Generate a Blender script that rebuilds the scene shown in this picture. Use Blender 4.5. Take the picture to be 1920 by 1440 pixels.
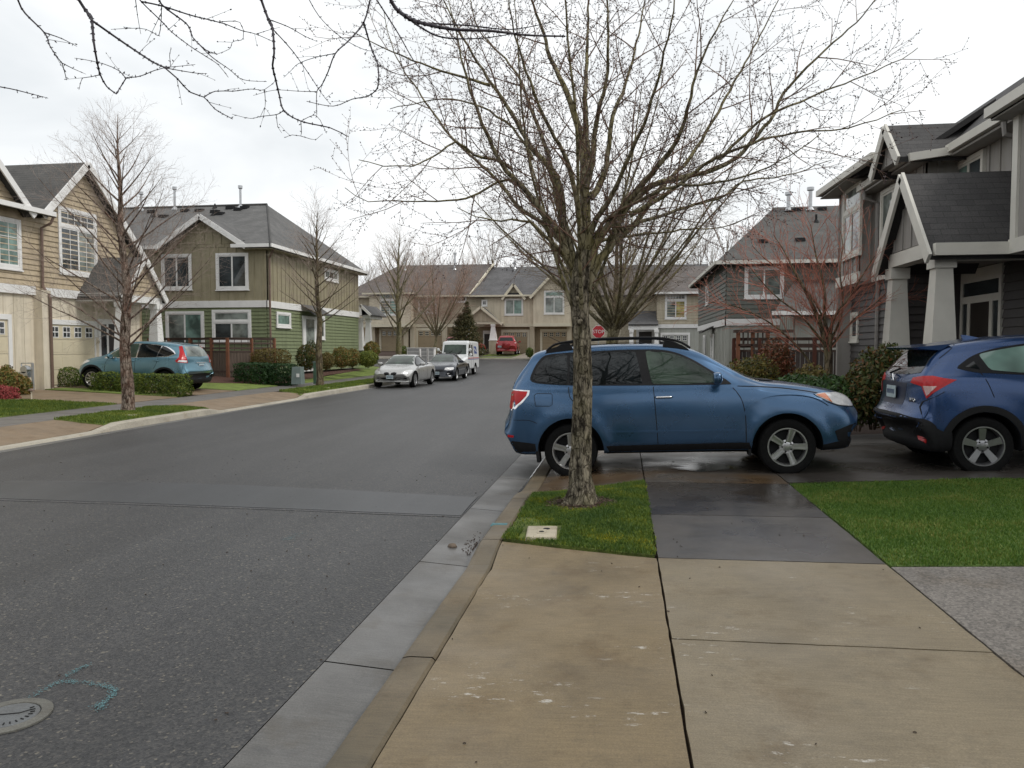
import bpy, bmesh, math, random
import numpy as np
from mathutils import Vector, Matrix
from mathutils.bvhtree import BVHTree
from mathutils.geometry import delaunay_2d_cdt, barycentric_transform

for o in list(bpy.data.objects):
    bpy.data.objects.remove(o)
R = math.radians
scene = bpy.context.scene
COL = scene.collection

# ------------------------------------------------------------ camera
FPX = 1423.0
YAW = R(8.3)
PITCH = math.atan(69 / FPX)
EYE = 1.55
cam_data = bpy.data.cameras.new('camera')
cam = bpy.data.objects.new('camera', cam_data)
COL.objects.link(cam)
cam.location = (0, 0, EYE)
cam.rotation_euler = (math.pi / 2 - PITCH, 0, YAW)
cam_data.sensor_width = 36
cam_data.lens = 36 * FPX / 1920
cam_data.clip_end = 3000
cam_data.clip_start = 0.05
scene.camera = cam

# ------------------------------------------------------------ sky and sun (overcast)
SUN_EL, SUN_AZ = 50, 98
world = bpy.data.worlds.new("World")
scene.world = world
world.use_nodes = True
nt = world.node_tree
nt.nodes.clear()
wout = nt.nodes.new('ShaderNodeOutputWorld')
bg = nt.nodes.new('ShaderNodeBackground')
sky = nt.nodes.new('ShaderNodeTexSky')
sky.sky_type = 'NISHITA'
sky.sun_disc = False
sky.sun_elevation = R(SUN_EL)
sky.sun_rotation = R(SUN_AZ)
sky.air_density = 1.0
sky.dust_density = 3.0
tc = nt.nodes.new('ShaderNodeTexCoord')
mp = nt.nodes.new('ShaderNodeMapping')
mp.inputs['Scale'].default_value = (1, 1, 3.2)
no = nt.nodes.new('ShaderNodeTexNoise')
no.inputs['Scale'].default_value = 2.2
no.inputs['Detail'].default_value = 5
no.inputs['Roughness'].default_value = 0.5
no.inputs['Distortion'].default_value = 0.4
rp = nt.nodes.new('ShaderNodeValToRGB')
rp.color_ramp.elements[0].position = 0.36
rp.color_ramp.elements[0].color = (6.5, 6.75, 6.9, 1)
rp.color_ramp.elements[1].position = 0.60
rp.color_ramp.elements[1].color = (8.5, 8.6, 8.6, 1)
mixn = nt.nodes.new('ShaderNodeMix')
mixn.data_type = 'RGBA'
mixn.inputs[0].default_value = 0.93
nt.links.new(tc.outputs['Generated'], mp.inputs['Vector'])
nt.links.new(mp.outputs['Vector'], no.inputs['Vector'])
nt.links.new(no.outputs['Fac'], rp.inputs['Fac'])
nt.links.new(sky.outputs['Color'], mixn.inputs[6])
nt.links.new(rp.outputs['Color'], mixn.inputs[7])
nt.links.new(mixn.outputs[2], bg.inputs['Color'])
bg.inputs['Strength'].default_value = 0.1
nt.links.new(bg.outputs['Background'], wout.inputs['Surface'])

sd = bpy.data.lights.new('sun', 'SUN')
sd.energy = 1.25
sd.angle = R(16)
sd.color = (1.0, 0.97, 0.92)
sun = bpy.data.objects.new('sun', sd)
COL.objects.link(sun)
az = R(SUN_AZ)
sv = Vector((math.sin(az) * math.cos(R(SUN_EL)), math.cos(az) * math.cos(R(SUN_EL)), math.sin(R(SUN_EL))))
sun.rotation_euler = sv.to_track_quat('Z', 'Y').to_euler()
scene.view_settings.view_transform = 'Standard'
scene.view_settings.look = 'None'
scene.view_settings.exposure = 0.44
scene.view_settings.gamma = 1.0

# ------------------------------------------------------------ measuring helpers
def ray(px, py):
    x = (px - 960) / FPX
    y = -(py - 720) / FPX
    f = math.cos(PITCH) + y * math.sin(PITCH)
    u = -math.sin(PITCH) + y * math.cos(PITCH)
    s, c = math.sin(YAW), math.cos(YAW)
    return (-s * f + c * x, c * f + s * x, u)

def onY(px, py, Y):
    d = ray(px, py); t = Y / d[1]
    return Vector((d[0] * t, Y, EYE + d[2] * t))

def onX(px, py, X):
    d = ray(px, py); t = X / d[0]
    return Vector((X, d[1] * t, EYE + d[2] * t))

def onZ(px, py, Z):
    d = ray(px, py); t = (Z - EYE) / d[2]
    return Vector((d[0] * t, d[1] * t, Z))

def lerp(a, b, t): return a + (b - a) * t
def clamp(v, a=0.0, b=1.0): return max(a, min(b, v))
def smooth(t):
    t = clamp(t); return t * t * (3 - 2 * t)
def pl(xs, ys, v):
    if v <= xs[0]: return ys[0]
    for i in range(1, len(xs)):
        if v <= xs[i]:
            return lerp(ys[i-1], ys[i], (v - xs[i-1]) / (xs[i] - xs[i-1]))
    return ys[-1]

# ------------------------------------------------------------ materials
MATS = {}
def nodes_of(name):
    m = bpy.data.materials.new(name)
    m.use_nodes = True
    t = m.node_tree
    b = t.nodes['Principled BSDF']
    return m, t, b

def tex_noise(t, scale, detail=4, rough=0.55, stretch=None, coord='Object'):
    c = t.nodes.new('ShaderNodeTexCoord')
    n = t.nodes.new('ShaderNodeTexNoise')
    n.inputs['Scale'].default_value = scale
    n.inputs['Detail'].default_value = detail
    n.inputs['Roughness'].default_value = rough
    src = c.outputs[coord]
    if stretch:
        q = t.nodes.new('ShaderNodeMapping')
        q.inputs['Scale'].default_value = stretch
        t.links.new(src, q.inputs['Vector'])
        src = q.outputs['Vector']
    t.links.new(src, n.inputs['Vector'])
    return n

def ramp(t, src, stops):
    r = t.nodes.new('ShaderNodeValToRGB')
    el = r.color_ramp.elements
    while len(el) < len(stops): el.new(0.5)
    for e, (p, c) in zip(el, stops):
        e.position = p
        e.color = (*c, 1) if len(c) == 3 else c
    t.links.new(src, r.inputs['Fac'])
    return r

def mix(t, fac, a, b, mode='MIX'):
    n = t.nodes.new('ShaderNodeMix'); n.data_type = 'RGBA'; n.blend_type = mode
    if isinstance(fac, float): n.inputs[0].default_value = fac
    else: t.links.new(fac, n.inputs[0])
    for i, s in ((6, a), (7, b)):
        if isinstance(s, tuple): n.inputs[i].default_value = (*s, 1) if len(s) == 3 else s
        else: t.links.new(s, n.inputs[i])
    return n.outputs[2]

def bump(t, b, h, strength, dist=0.01):
    n = t.nodes.new('ShaderNodeBump')
    n.inputs['Strength'].default_value = strength
    n.inputs['Distance'].default_value = dist
    t.links.new(h, n.inputs['Height'])
    t.links.new(n.outputs['Normal'], b.inputs['Normal'])

def sc(c, k): return tuple(clamp(x * k, 0, 1) for x in c)

def mat(name, col, rough=0.6, var=0.12, scale=6.0, bmp=0.0, bscale=60.0, metal=0.0, coat=0.0, stretch=None, spec=0.5, dist=0.005, big=0.0):
    streak = 'siding' in name
    if name in MATS: return MATS[name]
    m, t, b = nodes_of(name)
    n = tex_noise(t, scale, 5, 0.6, stretch)
    r = ramp(t, n.outputs['Fac'], [(0.3, sc(col, 1 - var)), (0.7, sc(col, 1 + var))])
    out = r.outputs['Color']
    if big:
        n3 = tex_noise(t, 0.7, 3)
        r3 = ramp(t, n3.outputs['Fac'], [(0.35, (1 - big,) * 3), (0.65, (1.0,) * 3)])
        out = mix(t, 1.0, out, r3.outputs['Color'], 'MULTIPLY')
    if streak:
        n4 = tex_noise(t, 2.0, 5, .65, (2.2, 2.2, .25))
        r4 = ramp(t, n4.outputs['Fac'], [(0.36, (.84, .83, .80)), (0.56, (1.0,) * 3)])
        out = mix(t, 1.0, out, r4.outputs['Color'], 'MULTIPLY')
    t.links.new(out, b.inputs['Base Color'])
    b.inputs['Roughness'].default_value = rough
    b.inputs['Metallic'].default_value = metal
    b.inputs['Coat Weight'].default_value = coat
    b.inputs['Coat Roughness'].default_value = 0.04
    b.inputs['Specular IOR Level'].default_value = spec
    if bmp:
        n2 = tex_noise(t, bscale, 4)
        bump(t, b, n2.outputs['Fac'], bmp, dist)
    MATS[name] = m
    return m

def paint(name, col, flake=0.5, rough=0.32):
    if name in MATS: return MATS[name]
    m, t, b = nodes_of(name)
    n = tex_noise(t, 2.5, 3)
    r = ramp(t, n.outputs['Fac'], [(0.3, sc(col, 0.96)), (0.7, sc(col, 1.04))])
    d = tex_noise(t, 3.0, 4)
    rr = ramp(t, d.outputs['Fac'], [(0.3, (rough - .02,) * 3), (0.75, (rough + .06,) * 3)])
    t.links.new(r.outputs['Color'], b.inputs['Base Color'])
    t.links.new(rr.outputs['Color'], b.inputs['Roughness'])
    b.inputs['Metallic'].default_value = flake
    b.inputs['Coat Weight'].default_value = .7
    b.inputs['Coat Roughness'].default_value = 0.14
    MATS[name] = m
    return m

def glass(name, col=(0.02, 0.025, 0.028), rough=0.03, spec=0.8):
    """dark window pane, glossy"""
    if name in MATS: return MATS[name]
    m, t, b = nodes_of(name)
    n = tex_noise(t, 1.3, 3)
    r = ramp(t, n.outputs['Fac'], [(0.38, sc(col, 0.45)), (0.62, sc(col, 1.7))])
    t.links.new(r.outputs['Color'], b.inputs['Base Color'])
    b.inputs['Roughness'].default_value = rough
    b.inputs['Specular IOR Level'].default_value = spec
    w = tex_noise(t, 0.8, 2)
    bump(t, b, w.outputs['Fac'], 0.05, 0.05)
    MATS[name] = m
    return m

def leaf_mat(name, cols, rough=0.55, nscale=2.5, nk=1.0, ri=0.55):
    if name in MATS: return MATS[name]
    m, t, b = nodes_of(name)
    g = t.nodes.new('ShaderNodeNewGeometry')
    n = tex_noise(t, nscale, 3)
    a = t.nodes.new('ShaderNodeMath'); a.operation = 'MULTIPLY_ADD'
    a.inputs[1].default_value = ri
    t.links.new(g.outputs['Random Per Island'], a.inputs[0])
    s = t.nodes.new('ShaderNodeMath'); s.operation = 'MULTIPLY_ADD'; s.inputs[1].default_value = 0.45 * nk; s.inputs[2].default_value = .225 * (1 - nk)
    t.links.new(n.outputs['Fac'], s.inputs[0])
    t.links.new(s.outputs[0], a.inputs[2])
    k = len(cols)
    r = ramp(t, a.outputs[0], [(0.15 + 0.7 * i / max(1, k - 1), c) for i, c in enumerate(cols)])
    t.links.new(r.outputs['Color'], b.inputs['Base Color'])
    b.inputs['Roughness'].default_value = rough
    b.inputs['Specular IOR Level'].default_value = 0.3
    tr = t.nodes.new('ShaderNodeBsdfTranslucent')
    t.links.new(r.outputs['Color'], tr.inputs['Color'])
    ms = t.nodes.new('ShaderNodeMixShader'); ms.inputs[0].default_value = 0.25
    o = t.nodes['Material Output']
    t.links.new(b.outputs[0], ms.inputs[1]); t.links.new(tr.outputs[0], ms.inputs[2])
    t.links.new(ms.outputs[0], o.inputs['Surface'])
    MATS[name] = m
    return m

def shingle_mat(name, col, col2):
    if name in MATS: return MATS[name]
    m, t, b = nodes_of(name)
    uv = t.nodes.new('ShaderNodeTexCoord')
    br = t.nodes.new('ShaderNodeTexBrick')
    br.inputs['Scale'].default_value = 1.0
    br.inputs['Mortar Size'].default_value = 0.006
    br.inputs['Mortar Smooth'].default_value = 0.1
    br.inputs['Brick Width'].default_value = 0.27
    br.inputs['Row Height'].default_value = 0.14
    br.inputs['Bias'].default_value = 0.0
    br.inputs['Color1'].default_value = (*col, 1)
    br.inputs['Color2'].default_value = (*col2, 1)
    br.inputs['Mortar'].default_value = (*sc(col, 0.5), 1)
    t.links.new(uv.outputs['UV'], br.inputs['Vector'])
    n = tex_noise(t, 1.1, 4)
    r = ramp(t, n.outputs['Fac'], [(0.3, (0.75,) * 3), (0.7, (1.15,) * 3)])
    c1 = mix(t, 1.0, br.outputs['Color'], r.outputs['Color'], 'MULTIPLY')
    n2 = tex_noise(t, 45, 3)
    r2 = ramp(t, n2.outputs['Fac'], [(0.3, (0.7,) * 3), (0.7, (1.25,) * 3)])
    c2 = mix(t, 1.0, c1, r2.outputs['Color'], 'MULTIPLY')
    t.links.new(c2, b.inputs['Base Color'])
    b.inputs['Roughness'].default_value = 0.9
    # saw-tooth height up the slope gives every course its lower edge
    sp = t.nodes.new('ShaderNodeSeparateXYZ')
    t.links.new(uv.outputs['UV'], sp.inputs[0])
    md = t.nodes.new('ShaderNodeMath'); md.operation = 'DIVIDE'; md.inputs[1].default_value = 0.14
    fr = t.nodes.new('ShaderNodeMath'); fr.operation = 'FRACT'
    iv = t.nodes.new('ShaderNodeMath'); iv.operation = 'SUBTRACT'; iv.inputs[0].default_value = 1.0
    t.links.new(sp.outputs[1], md.inputs[0]); t.links.new(md.outputs[0], fr.inputs[0]); t.links.new(fr.outputs[0], iv.inputs[1])
    ad = t.nodes.new('ShaderNodeMath'); ad.operation = 'ADD'
    t.links.new(iv.outputs[0], ad.inputs[0]); t.links.new(br.outputs['Fac'], ad.inputs[1])
    ad.inputs[1].default_value = 0
    bump(t, b, iv.outputs[0], 1.0, 0.035)
    MATS[name] = m
    return m

def concrete(name, col, wet=0.0, stain=0.25, scrape=False, agg=0.0, tint=None):
    if name in MATS: return MATS[name]
    m, t, b = nodes_of(name)
    n = tex_noise(t, 1.6, 6, 0.62)
    r = ramp(t, n.outputs['Fac'], [(0.28, sc(col, 1 - stain)), (0.5, col), (0.75, sc(col, 1 + stain * .6))])
    fine = tex_noise(t, 130, 3, 0.7)
    rf = ramp(t, fine.outputs['Fac'], [(0.3, (0.72,) * 3), (0.7, (1.24,) * 3)])
    c = mix(t, 1.0, r.outputs['Color'], rf.outputs['Color'], 'MULTIPLY')
    if tint:
        n5 = tex_noise(t, 0.9, 3)
        r5 = ramp(t, n5.outputs['Fac'], [(0.42, (0, 0, 0)), (0.62, (1, 1, 1))])
        c = mix(t, r5.outputs['Color'], c, tint)
    # dark blotches
    n4 = tex_noise(t, 5.5, 4, 0.6)
    r4 = ramp(t, n4.outputs['Fac'], [(0.58, (1, 1, 1)), (0.78, (0.76, 0.77, 0.79))])
    c = mix(t, 1.0, c, r4.outputs['Color'], 'MULTIPLY')
    nb_ = tex_noise(t, 30, 3, 0.6, (.25, 3.0, 1))
    rb_ = ramp(t, nb_.outputs['Fac'], [(0.35, (.88,) * 3), (0.65, (1.1,) * 3)])
    c = mix(t, 1.0, c, rb_.outputs['Color'], 'MULTIPLY')
    nd = tex_noise(t, 2.2, 7, 0.7, None)
    rd_ = ramp(t, nd.outputs['Fac'], [(0.33, (.76, .71, .64)), (0.47, (1, 1, 1))])
    c = mix(t, 1.0, c, rd_.outputs['Color'], 'MULTIPLY')
    if agg:
        vo = t.nodes.new('ShaderNodeTexVoronoi'); vo.inputs['Scale'].default_value = 70
        tcn = t.nodes.new('ShaderNodeTexCoord'); t.links.new(tcn.outputs['Object'], vo.inputs['Vector'])
        ra = ramp(t, vo.outputs['Color'], [(0.2, (1 - agg,) * 3), (0.8, (1 + agg,) * 3)])
        c = mix(t, 1.0, c, ra.outputs['Color'], 'MULTIPLY')
    if scrape:
        # pale scrape marks left by wheels: short streaks across the walk
        ns = tex_noise(t, 7.0, 6, 0.8, (0.8, 3.0, 1))
        rs = ramp(t, ns.outputs['Fac'], [(0.60, (0, 0, 0)), (0.63, (1, 1, 1))])
        nm = tex_noise(t, 0.9, 2, 0.5, (1, 2.2, 1))
        rm = ramp(t, nm.outputs['Fac'], [(0.55, (0, 0, 0)), (0.60, (1, 1, 1))])
        f = mix(t, 1.0, rs.outputs['Color'], rm.outputs['Color'], 'MULTIPLY')
        c = mix(t, f, c, (0.40, 0.38, 0.34))
    t.links.new(c, b.inputs['Base Color'])
    if wet:
        nw = tex_noise(t, 1.2, 3)
        rw = ramp(t, nw.outputs['Fac'], [(0.35, (0.55 - .5 * wet,) * 3), (0.65, (0.75 - .35 * wet,) * 3)])
        t.links.new(rw.outputs['Color'], b.inputs['Roughness'])
    else:
        b.inputs['Roughness'].default_value = 0.85
    bump(t, b, fine.outputs['Fac'], 0.35 * (1 - wet * .6), 0.003)
    MATS[name] = m
    return m

def asphalt(name, col, patch=False):
    if name in MATS: return MATS[name]
    m, t, b = nodes_of(name)
    n = tex_noise(t, 0.45, 4)
    r = ramp(t, n.outputs['Fac'], [(0.3, sc(col, 0.86)), (0.7, sc(col, 1.12))])
    tcn = t.nodes.new('ShaderNodeTexCoord')
    vo = t.nodes.new('ShaderNodeTexVoronoi'); vo.inputs['Scale'].default_value = 85
    t.links.new(tcn.outputs['Object'], vo.inputs['Vector'])
    va = ramp(t, vo.outputs['Color'], [(0.05, (0.30, 0.30, 0.32)), (0.5, (0.85, 0.85, 0.86)), (0.84, (1.5, 1.42, 1.30)), (0.94, (3.8, 3.4, 2.6))])
    c = mix(t, 1.0 if not patch else 0.35, r.outputs['Color'], va.outputs['Color'], 'MULTIPLY')
    f2 = tex_noise(t, 260, 3, 0.7)
    rf = ramp(t, f2.outputs['Fac'], [(0.3, (0.75,) * 3), (0.7, (1.25,) * 3)])
    c = mix(t, 0.8, c, rf.outputs['Color'], 'MULTIPLY')
    # streaks along the lane
    ns = tex_noise(t, 1.0, 4, 0.6, (1.6, 0.12, 1))
    rs = ramp(t, ns.outputs['Fac'], [(0.38, (0.82,) * 3), (0.65, (1.16,) * 3)])
    c = mix(t, 1.0, c, rs.outputs['Color'], 'MULTIPLY')
    no_ = tex_noise(t, 1.7, 5, .6)
    ro_ = ramp(t, no_.outputs['Fac'], [(0.62, (1, 1, 1)), (0.72, (.68, .68, .69))])
    c = mix(t, 1.0, c, ro_.outputs['Color'], 'MULTIPLY')
    t.links.new(c, b.inputs['Base Color'])
    b.inputs['Roughness'].default_value = 0.5 if not patch else 0.42
    b.inputs['Specular IOR Level'].default_value = 0.4
    bump(t, b, vo.outputs['Distance'], 0.5 if not patch else 0.12, 0.004)
    MATS[name] = m
    return m

def bark_mat(name, dark, light, moss, mossamt=0.5, vs=5.0, scale=14):
    if name in MATS: return MATS[name]
    m, t, b = nodes_of(name)
    n = tex_noise(t, scale, 6, 0.65, (1, 1, 1.0 / vs))
    r = ramp(t, n.outputs['Fac'], [(0.40, dark), (0.5, lerp(Vector(dark), Vector(light), .55)[:]), (0.62, light)])
    vc = t.nodes.new('ShaderNodeTexVoronoi'); vc.feature = 'DISTANCE_TO_EDGE'; vc.inputs['Scale'].default_value = scale * 1.1
    cm = t.nodes.new('ShaderNodeMapping'); cm.inputs['Scale'].default_value = (1, 1, 1.0 / (vs * .9)); cc = t.nodes.new('ShaderNodeTexCoord')
    nz = tex_noise(t, 9, 4); mv = t.nodes.new('ShaderNodeMix'); mv.data_type = 'RGBA'; mv.blend_type = 'LINEAR_LIGHT'; mv.inputs[0].default_value = .05
    t.links.new(cc.outputs['Object'], mv.inputs[6]); t.links.new(nz.outputs['Color'], mv.inputs[7]); t.links.new(mv.outputs[2], cm.inputs['Vector']); t.links.new(cm.outputs['Vector'], vc.inputs['Vector'])
    rv = ramp(t, vc.outputs['Distance'], [(0.0, (.36, .33, .29)), (0.06, (.82, .82, .82)), (.16, (1.05, 1.05, 1.05))])
    n2 = tex_noise(t, 3.5, 4)
    r2 = ramp(t, n2.outputs['Fac'], [(0.5 - .1 * mossamt, (0, 0, 0)), (0.68, (mossamt,) * 3)])
    c = mix(t, r2.outputs['Color'], r.outputs['Color'], moss)
    c = mix(t, 1.0, c, rv.outputs['Color'], 'MULTIPLY')
    t.links.new(c, b.inputs['Base Color'])
    b.inputs['Roughness'].default_value = 0.9
    b.inputs['Specular IOR Level'].default_value = 0.2
    hs = mix(t, .5, n.outputs['Fac'], rv.outputs['Color'])
    bump(t, b, hs, 1.0, 0.03)
    MATS[name] = m
    return m

# ------------------------------------------------------------ mesh builder and scene tree
ORIGIN = {}
class MB:
    def __init__(s):
        s.v = []; s.f = []; s.uv = []; s.mi = []
    def face(s, pts, uv=None, mi=0):
        i = len(s.v)
        s.v.extend(tuple(p) for p in pts)
        s.f.append(tuple(range(i, i + len(pts))))
        s.uv.append(uv); s.mi.append(mi)
    def poly(s, idx, uv=None, mi=0):
        s.f.append(tuple(idx)); s.uv.append(uv); s.mi.append(mi)
    def box(s, a, b, mi=0):
        x0, x1 = sorted((a[0], b[0])); y0, y1 = sorted((a[1], b[1])); z0, z1 = sorted((a[2], b[2]))
        i = len(s.v)
        s.v.extend([(x0,y0,z0),(x1,y0,z0),(x1,y1,z0),(x0,y1,z0),(x0,y0,z1),(x1,y0,z1),(x1,y1,z1),(x0,y1,z1)])
        for q in ((0,3,2,1),(4,5,6,7),(0,1,5,4),(1,2,6,5),(2,3,7,6),(3,0,4,7)):
            s.poly([i + k for k in q], mi=mi)
    def hexa(s, p, mi=0):
        """8 corners: 4 bottom (ccw), 4 top"""
        i = len(s.v); s.v.extend(tuple(q) for q in p)
        for q in ((0,3,2,1),(4,5,6,7),(0,1,5,4),(1,2,6,5),(2,3,7,6),(3,0,4,7)):
            s.poly([i + k for k in q], mi=mi)
    def bar(s, p, q, w, h, up=(0, 0, 1), mi=0):
        p = Vector(p); q = Vector(q)
        d = (q - p).normalized(); up = Vector(up)
        sd_ = d.cross(up)
        if sd_.length < 1e-4: sd_ = d.cross(Vector((1, 0, 0)))
        sd_.normalize(); u = sd_.cross(d)
        a = sd_ * w / 2; b = u * h / 2
        s.hexa([p - a - b, p + a - b, q + a - b, q - a - b, p - a + b, p + a + b, q + a + b, q - a + b], mi)
    def tube(s, pts, rad, n=6, caps=True, mi=0):
        pts = [Vector(p) for p in pts]
        if len(pts) < 2: return
        if not hasattr(rad, '__len__'): rad = [rad] * len(pts)
        base = len(s.v)
        d = (pts[1] - pts[0]).normalized()
        ref = Vector((0, 0, 1)) if abs(d.z) < 0.9 else Vector((1, 0, 0))
        a = d.cross(ref).normalized()
        m = len(pts)
        for k, p in enumerate(pts):
            if k == 0: d = pts[1] - pts[0]
            elif k == m - 1: d = pts[-1] - pts[-2]
            else: d = pts[k+1] - pts[k-1]
            if d.length < 1e-9: d = Vector((0, 0, 1))
            d.normalize()
            a = a - d * a.dot(d)
            if a.length < 1e-6: a = d.orthogonal()
            a.normalize(); b = d.cross(a)
            r = rad[k]
            for j in range(n):
                t = 2 * math.pi * j / n
                c_, s_ = math.cos(t) * r, math.sin(t) * r
                s.v.append((p.x + a.x*c_ + b.x*s_, p.y + a.y*c_ + b.y*s_, p.z + a.z*c_ + b.z*s_))
        for k in range(m - 1):
            o = base + k * n
            for j in range(n):
                j2 = (j + 1) % n
                s.poly((o + j, o + j2, o + n + j2, o + n + j), mi=mi)
        if caps:
            s.poly([base + j for j in reversed(range(n))], mi=mi)
            s.poly([base + (m - 1) * n + j for j in range(n)], mi=mi)
    def lathe(s, prof, n=24, axis='z', c=(0, 0, 0), mi=0, a0=0):
        """prof: [(r, h)]"""
        base = len(s.v); m = len(prof)
        for (r, h) in prof:
            for j in range(n):
                t = a0 + 2 * math.pi * j / n
                x, y = r * math.cos(t), r * math.sin(t)
                p = (x, y, h) if axis == 'z' else ((x, h, y) if axis == 'y' else (h, x, y))
                s.v.append((p[0] + c[0], p[1] + c[1], p[2] + c[2]))
        for k in range(m - 1):
            o = base + k * n
            for j in range(n):
                j2 = (j + 1) % n
                s.poly((o + j, o + j2, o + n + j2, o + n + j), mi=mi)
    def prism(s, pts, vec, mi=0):
        """closed polygon pts extruded by vec"""
        n = len(pts); i = len(s.v); v = Vector(vec)
        s.v.extend(tuple(p) for p in pts); s.v.extend(tuple(Vector(p) + v) for p in pts)
        s.poly([i + k for k in reversed(range(n))], mi=mi)
        s.poly([i + n + k for k in range(n)], mi=mi)
        for k in range(n):
            k2 = (k + 1) % n
            s.poly((i + k, i + k2, i + n + k2, i + n + k), mi=mi)
    def slab(s, pts, th=0.12, mi=0, uvo=(0, 0)):
        """roof plane: pts 3d, first edge = eave; uv in metres"""
        P = [Vector(p) for p in pts]
        e = (P[1] - P[0]).normalized()
        nrm = (P[1] - P[0]).cross(P[2] - P[0]).normalized()
        if nrm.z < 0: nrm = -nrm
        up = nrm.cross(e).normalized()
        if up.z < 0: up = -up
        uv = [((p - P[0]).dot(e) + uvo[0], (p - P[0]).dot(up) + uvo[1]) for p in P]
        i = len(s.v); n = len(P)
        s.v.extend(tuple(p) for p in P)
        s.v.extend(tuple(p - Vector((0, 0, th))) for p in P)
        s.poly(list(range(i, i + n)), uv, mi)
        s.poly([i + n + k for k in reversed(range(n))], None, mi)
        for k in range(n):
            k2 = (k + 1) % n
            s.poly((i + k, i + n + k, i + n + k2, i + k2), None, mi)
    def build(s, name, mats, parent=None, world=True, smooth_=False, fixn=True, angle=None):
        me = bpy.data.meshes.new(name)
        v = s.v
        if parent is not None and world:
            ox, oy, oz = ORIGIN.get(parent.name, (0, 0, 0))
            v = [(a - ox, b - oy, c - oz) for a, b, c in s.v]
        me.from_pydata(v, [], s.f)
        if any(u is not None for u in s.uv):
            ul = me.uv_layers.new(name='UVMap')
            flat = []
            for f, u in zip(s.f, s.uv):
                if u is None: flat.extend([0.0, 0.0] * len(f))
                else:
                    for w in u: flat.extend(w)
            ul.data.foreach_set('uv', flat)
        if not isinstance(mats, (list, tuple)): mats = [mats]
        for m in mats: me.materials.append(m)
        if len(mats) > 1: me.polygons.foreach_set('material_index', s.mi)
        me.validate(); me.update()
        if fixn and len(s.f) < 60000:
            bm = bmesh.new(); bm.from_mesh(me)
            bmesh.ops.recalc_face_normals(bm, faces=bm.faces)
            bm.to_mesh(me); bm.free()
        if smooth_:
            me.polygons.foreach_set('use_smooth', [True] * len(me.polygons))
            if angle: me.set_sharp_from_angle(angle=R(angle))
        o = bpy.data.objects.new(name, me)
        COL.objects.link(o)
        if parent is not None:
            o.parent = parent
            if world: ORIGIN[o.name] = ORIGIN.get(parent.name, (0, 0, 0))
            else: ORIGIN[o.name] = (0, 0, 0)
        return o

def tag(o, label=None, cat=None, group=None, kind=None):
    if label: o['label'] = label
    if cat: o['category'] = cat
    if group: o['group'] = group
    if kind: o['kind'] = kind
    return o

def thing(name, label, cat, loc=(0, 0, 0), rz=0.0, group=None):
    o = bpy.data.objects.new(name, None)
    o.empty_display_size = 0.3
    COL.objects.link(o)
    o.location = loc
    o.rotation_euler = (0, 0, rz)
    ORIGIN[o.name] = tuple(loc)
    tag(o, label, cat, group)
    return o

def copy_tree(o, parent=None):
    c = o.copy(); COL.objects.link(c)
    if parent is not None: c.parent = parent
    for ch in list(o.children): copy_tree(ch, c)
    return c

def center_mesh(o, loc):
    """give a top-level mesh its origin at loc"""
    me = o.data
    me.transform(Matrix.Translation(-Vector(loc)))
    o.location = loc
    return o

def text_mesh(body, size, depth=0.004):
    cu = bpy.data.curves.new('t', 'FONT')
    cu.body = body; cu.size = size; cu.extrude = depth
    cu.align_x = 'CENTER'; cu.align_y = 'CENTER'
    ob = bpy.data.objects.new('t', cu)
    COL.objects.link(ob)
    dg = bpy.context.evaluated_depsgraph_get()
    me = bpy.data.meshes.new_from_object(ob.evaluated_get(dg))
    bpy.data.objects.remove(ob)
    return me

def text_part(name, body, size, matrix, material, parent, depth=0.004):
    me = text_mesh(body, size, depth)
    me.transform(matrix)
    me.materials.clear(); me.materials.append(material)
    o = bpy.data.objects.new(name, me); COL.objects.link(o); o.parent = parent
    return o

def tri_fill(poly, step):
    """triangles inside a 2d polygon with interior grid points"""
    pts = []
    n = len(poly)
    for i in range(n):
        a = poly[i]; b = poly[(i + 1) % n]
        L = math.hypot(b[0] - a[0], b[1] - a[1]); k = max(1, int(L / step))
        for j in range(k):
            t = j / k; pts.append((lerp(a[0], b[0], t), lerp(a[1], b[1], t)))
    nb = len(pts)
    x0 = min(p[0] for p in pts); x1 = max(p[0] for p in pts)
    y0 = min(p[1] for p in pts); y1 = max(p[1] for p in pts)
    nx = int((x1 - x0) / step); ny = int((y1 - y0) / step)
    bx = [p[0] for p in pts]; by = [p[1] for p in pts]
    B = np.array(pts)
    def inside(x, y):
        c = False; j = nb - 1
        for i in range(nb):
            if (by[i] > y) != (by[j] > y) and x < (bx[j] - bx[i]) * (y - by[i]) / (by[j] - by[i]) + bx[i]: c = not c
            j = i
        return c
    allp = list(pts)
    for i in range(1, nx + 1):
        for j in range(1, ny + 1):
            x = x0 + i * step; y = y0 + j * step
            if inside(x, y) and np.min(np.abs(B[:, 0] - x) + np.abs(B[:, 1] - y)) > step * .5:
                allp.append((x, y))
    r = delaunay_2d_cdt([Vector(p) for p in allp], [], [list(range(nb))], 1, 1e-6)
    return [tuple(p) for p in r[0]], [tuple(f) for f in r[2]], nb

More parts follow.
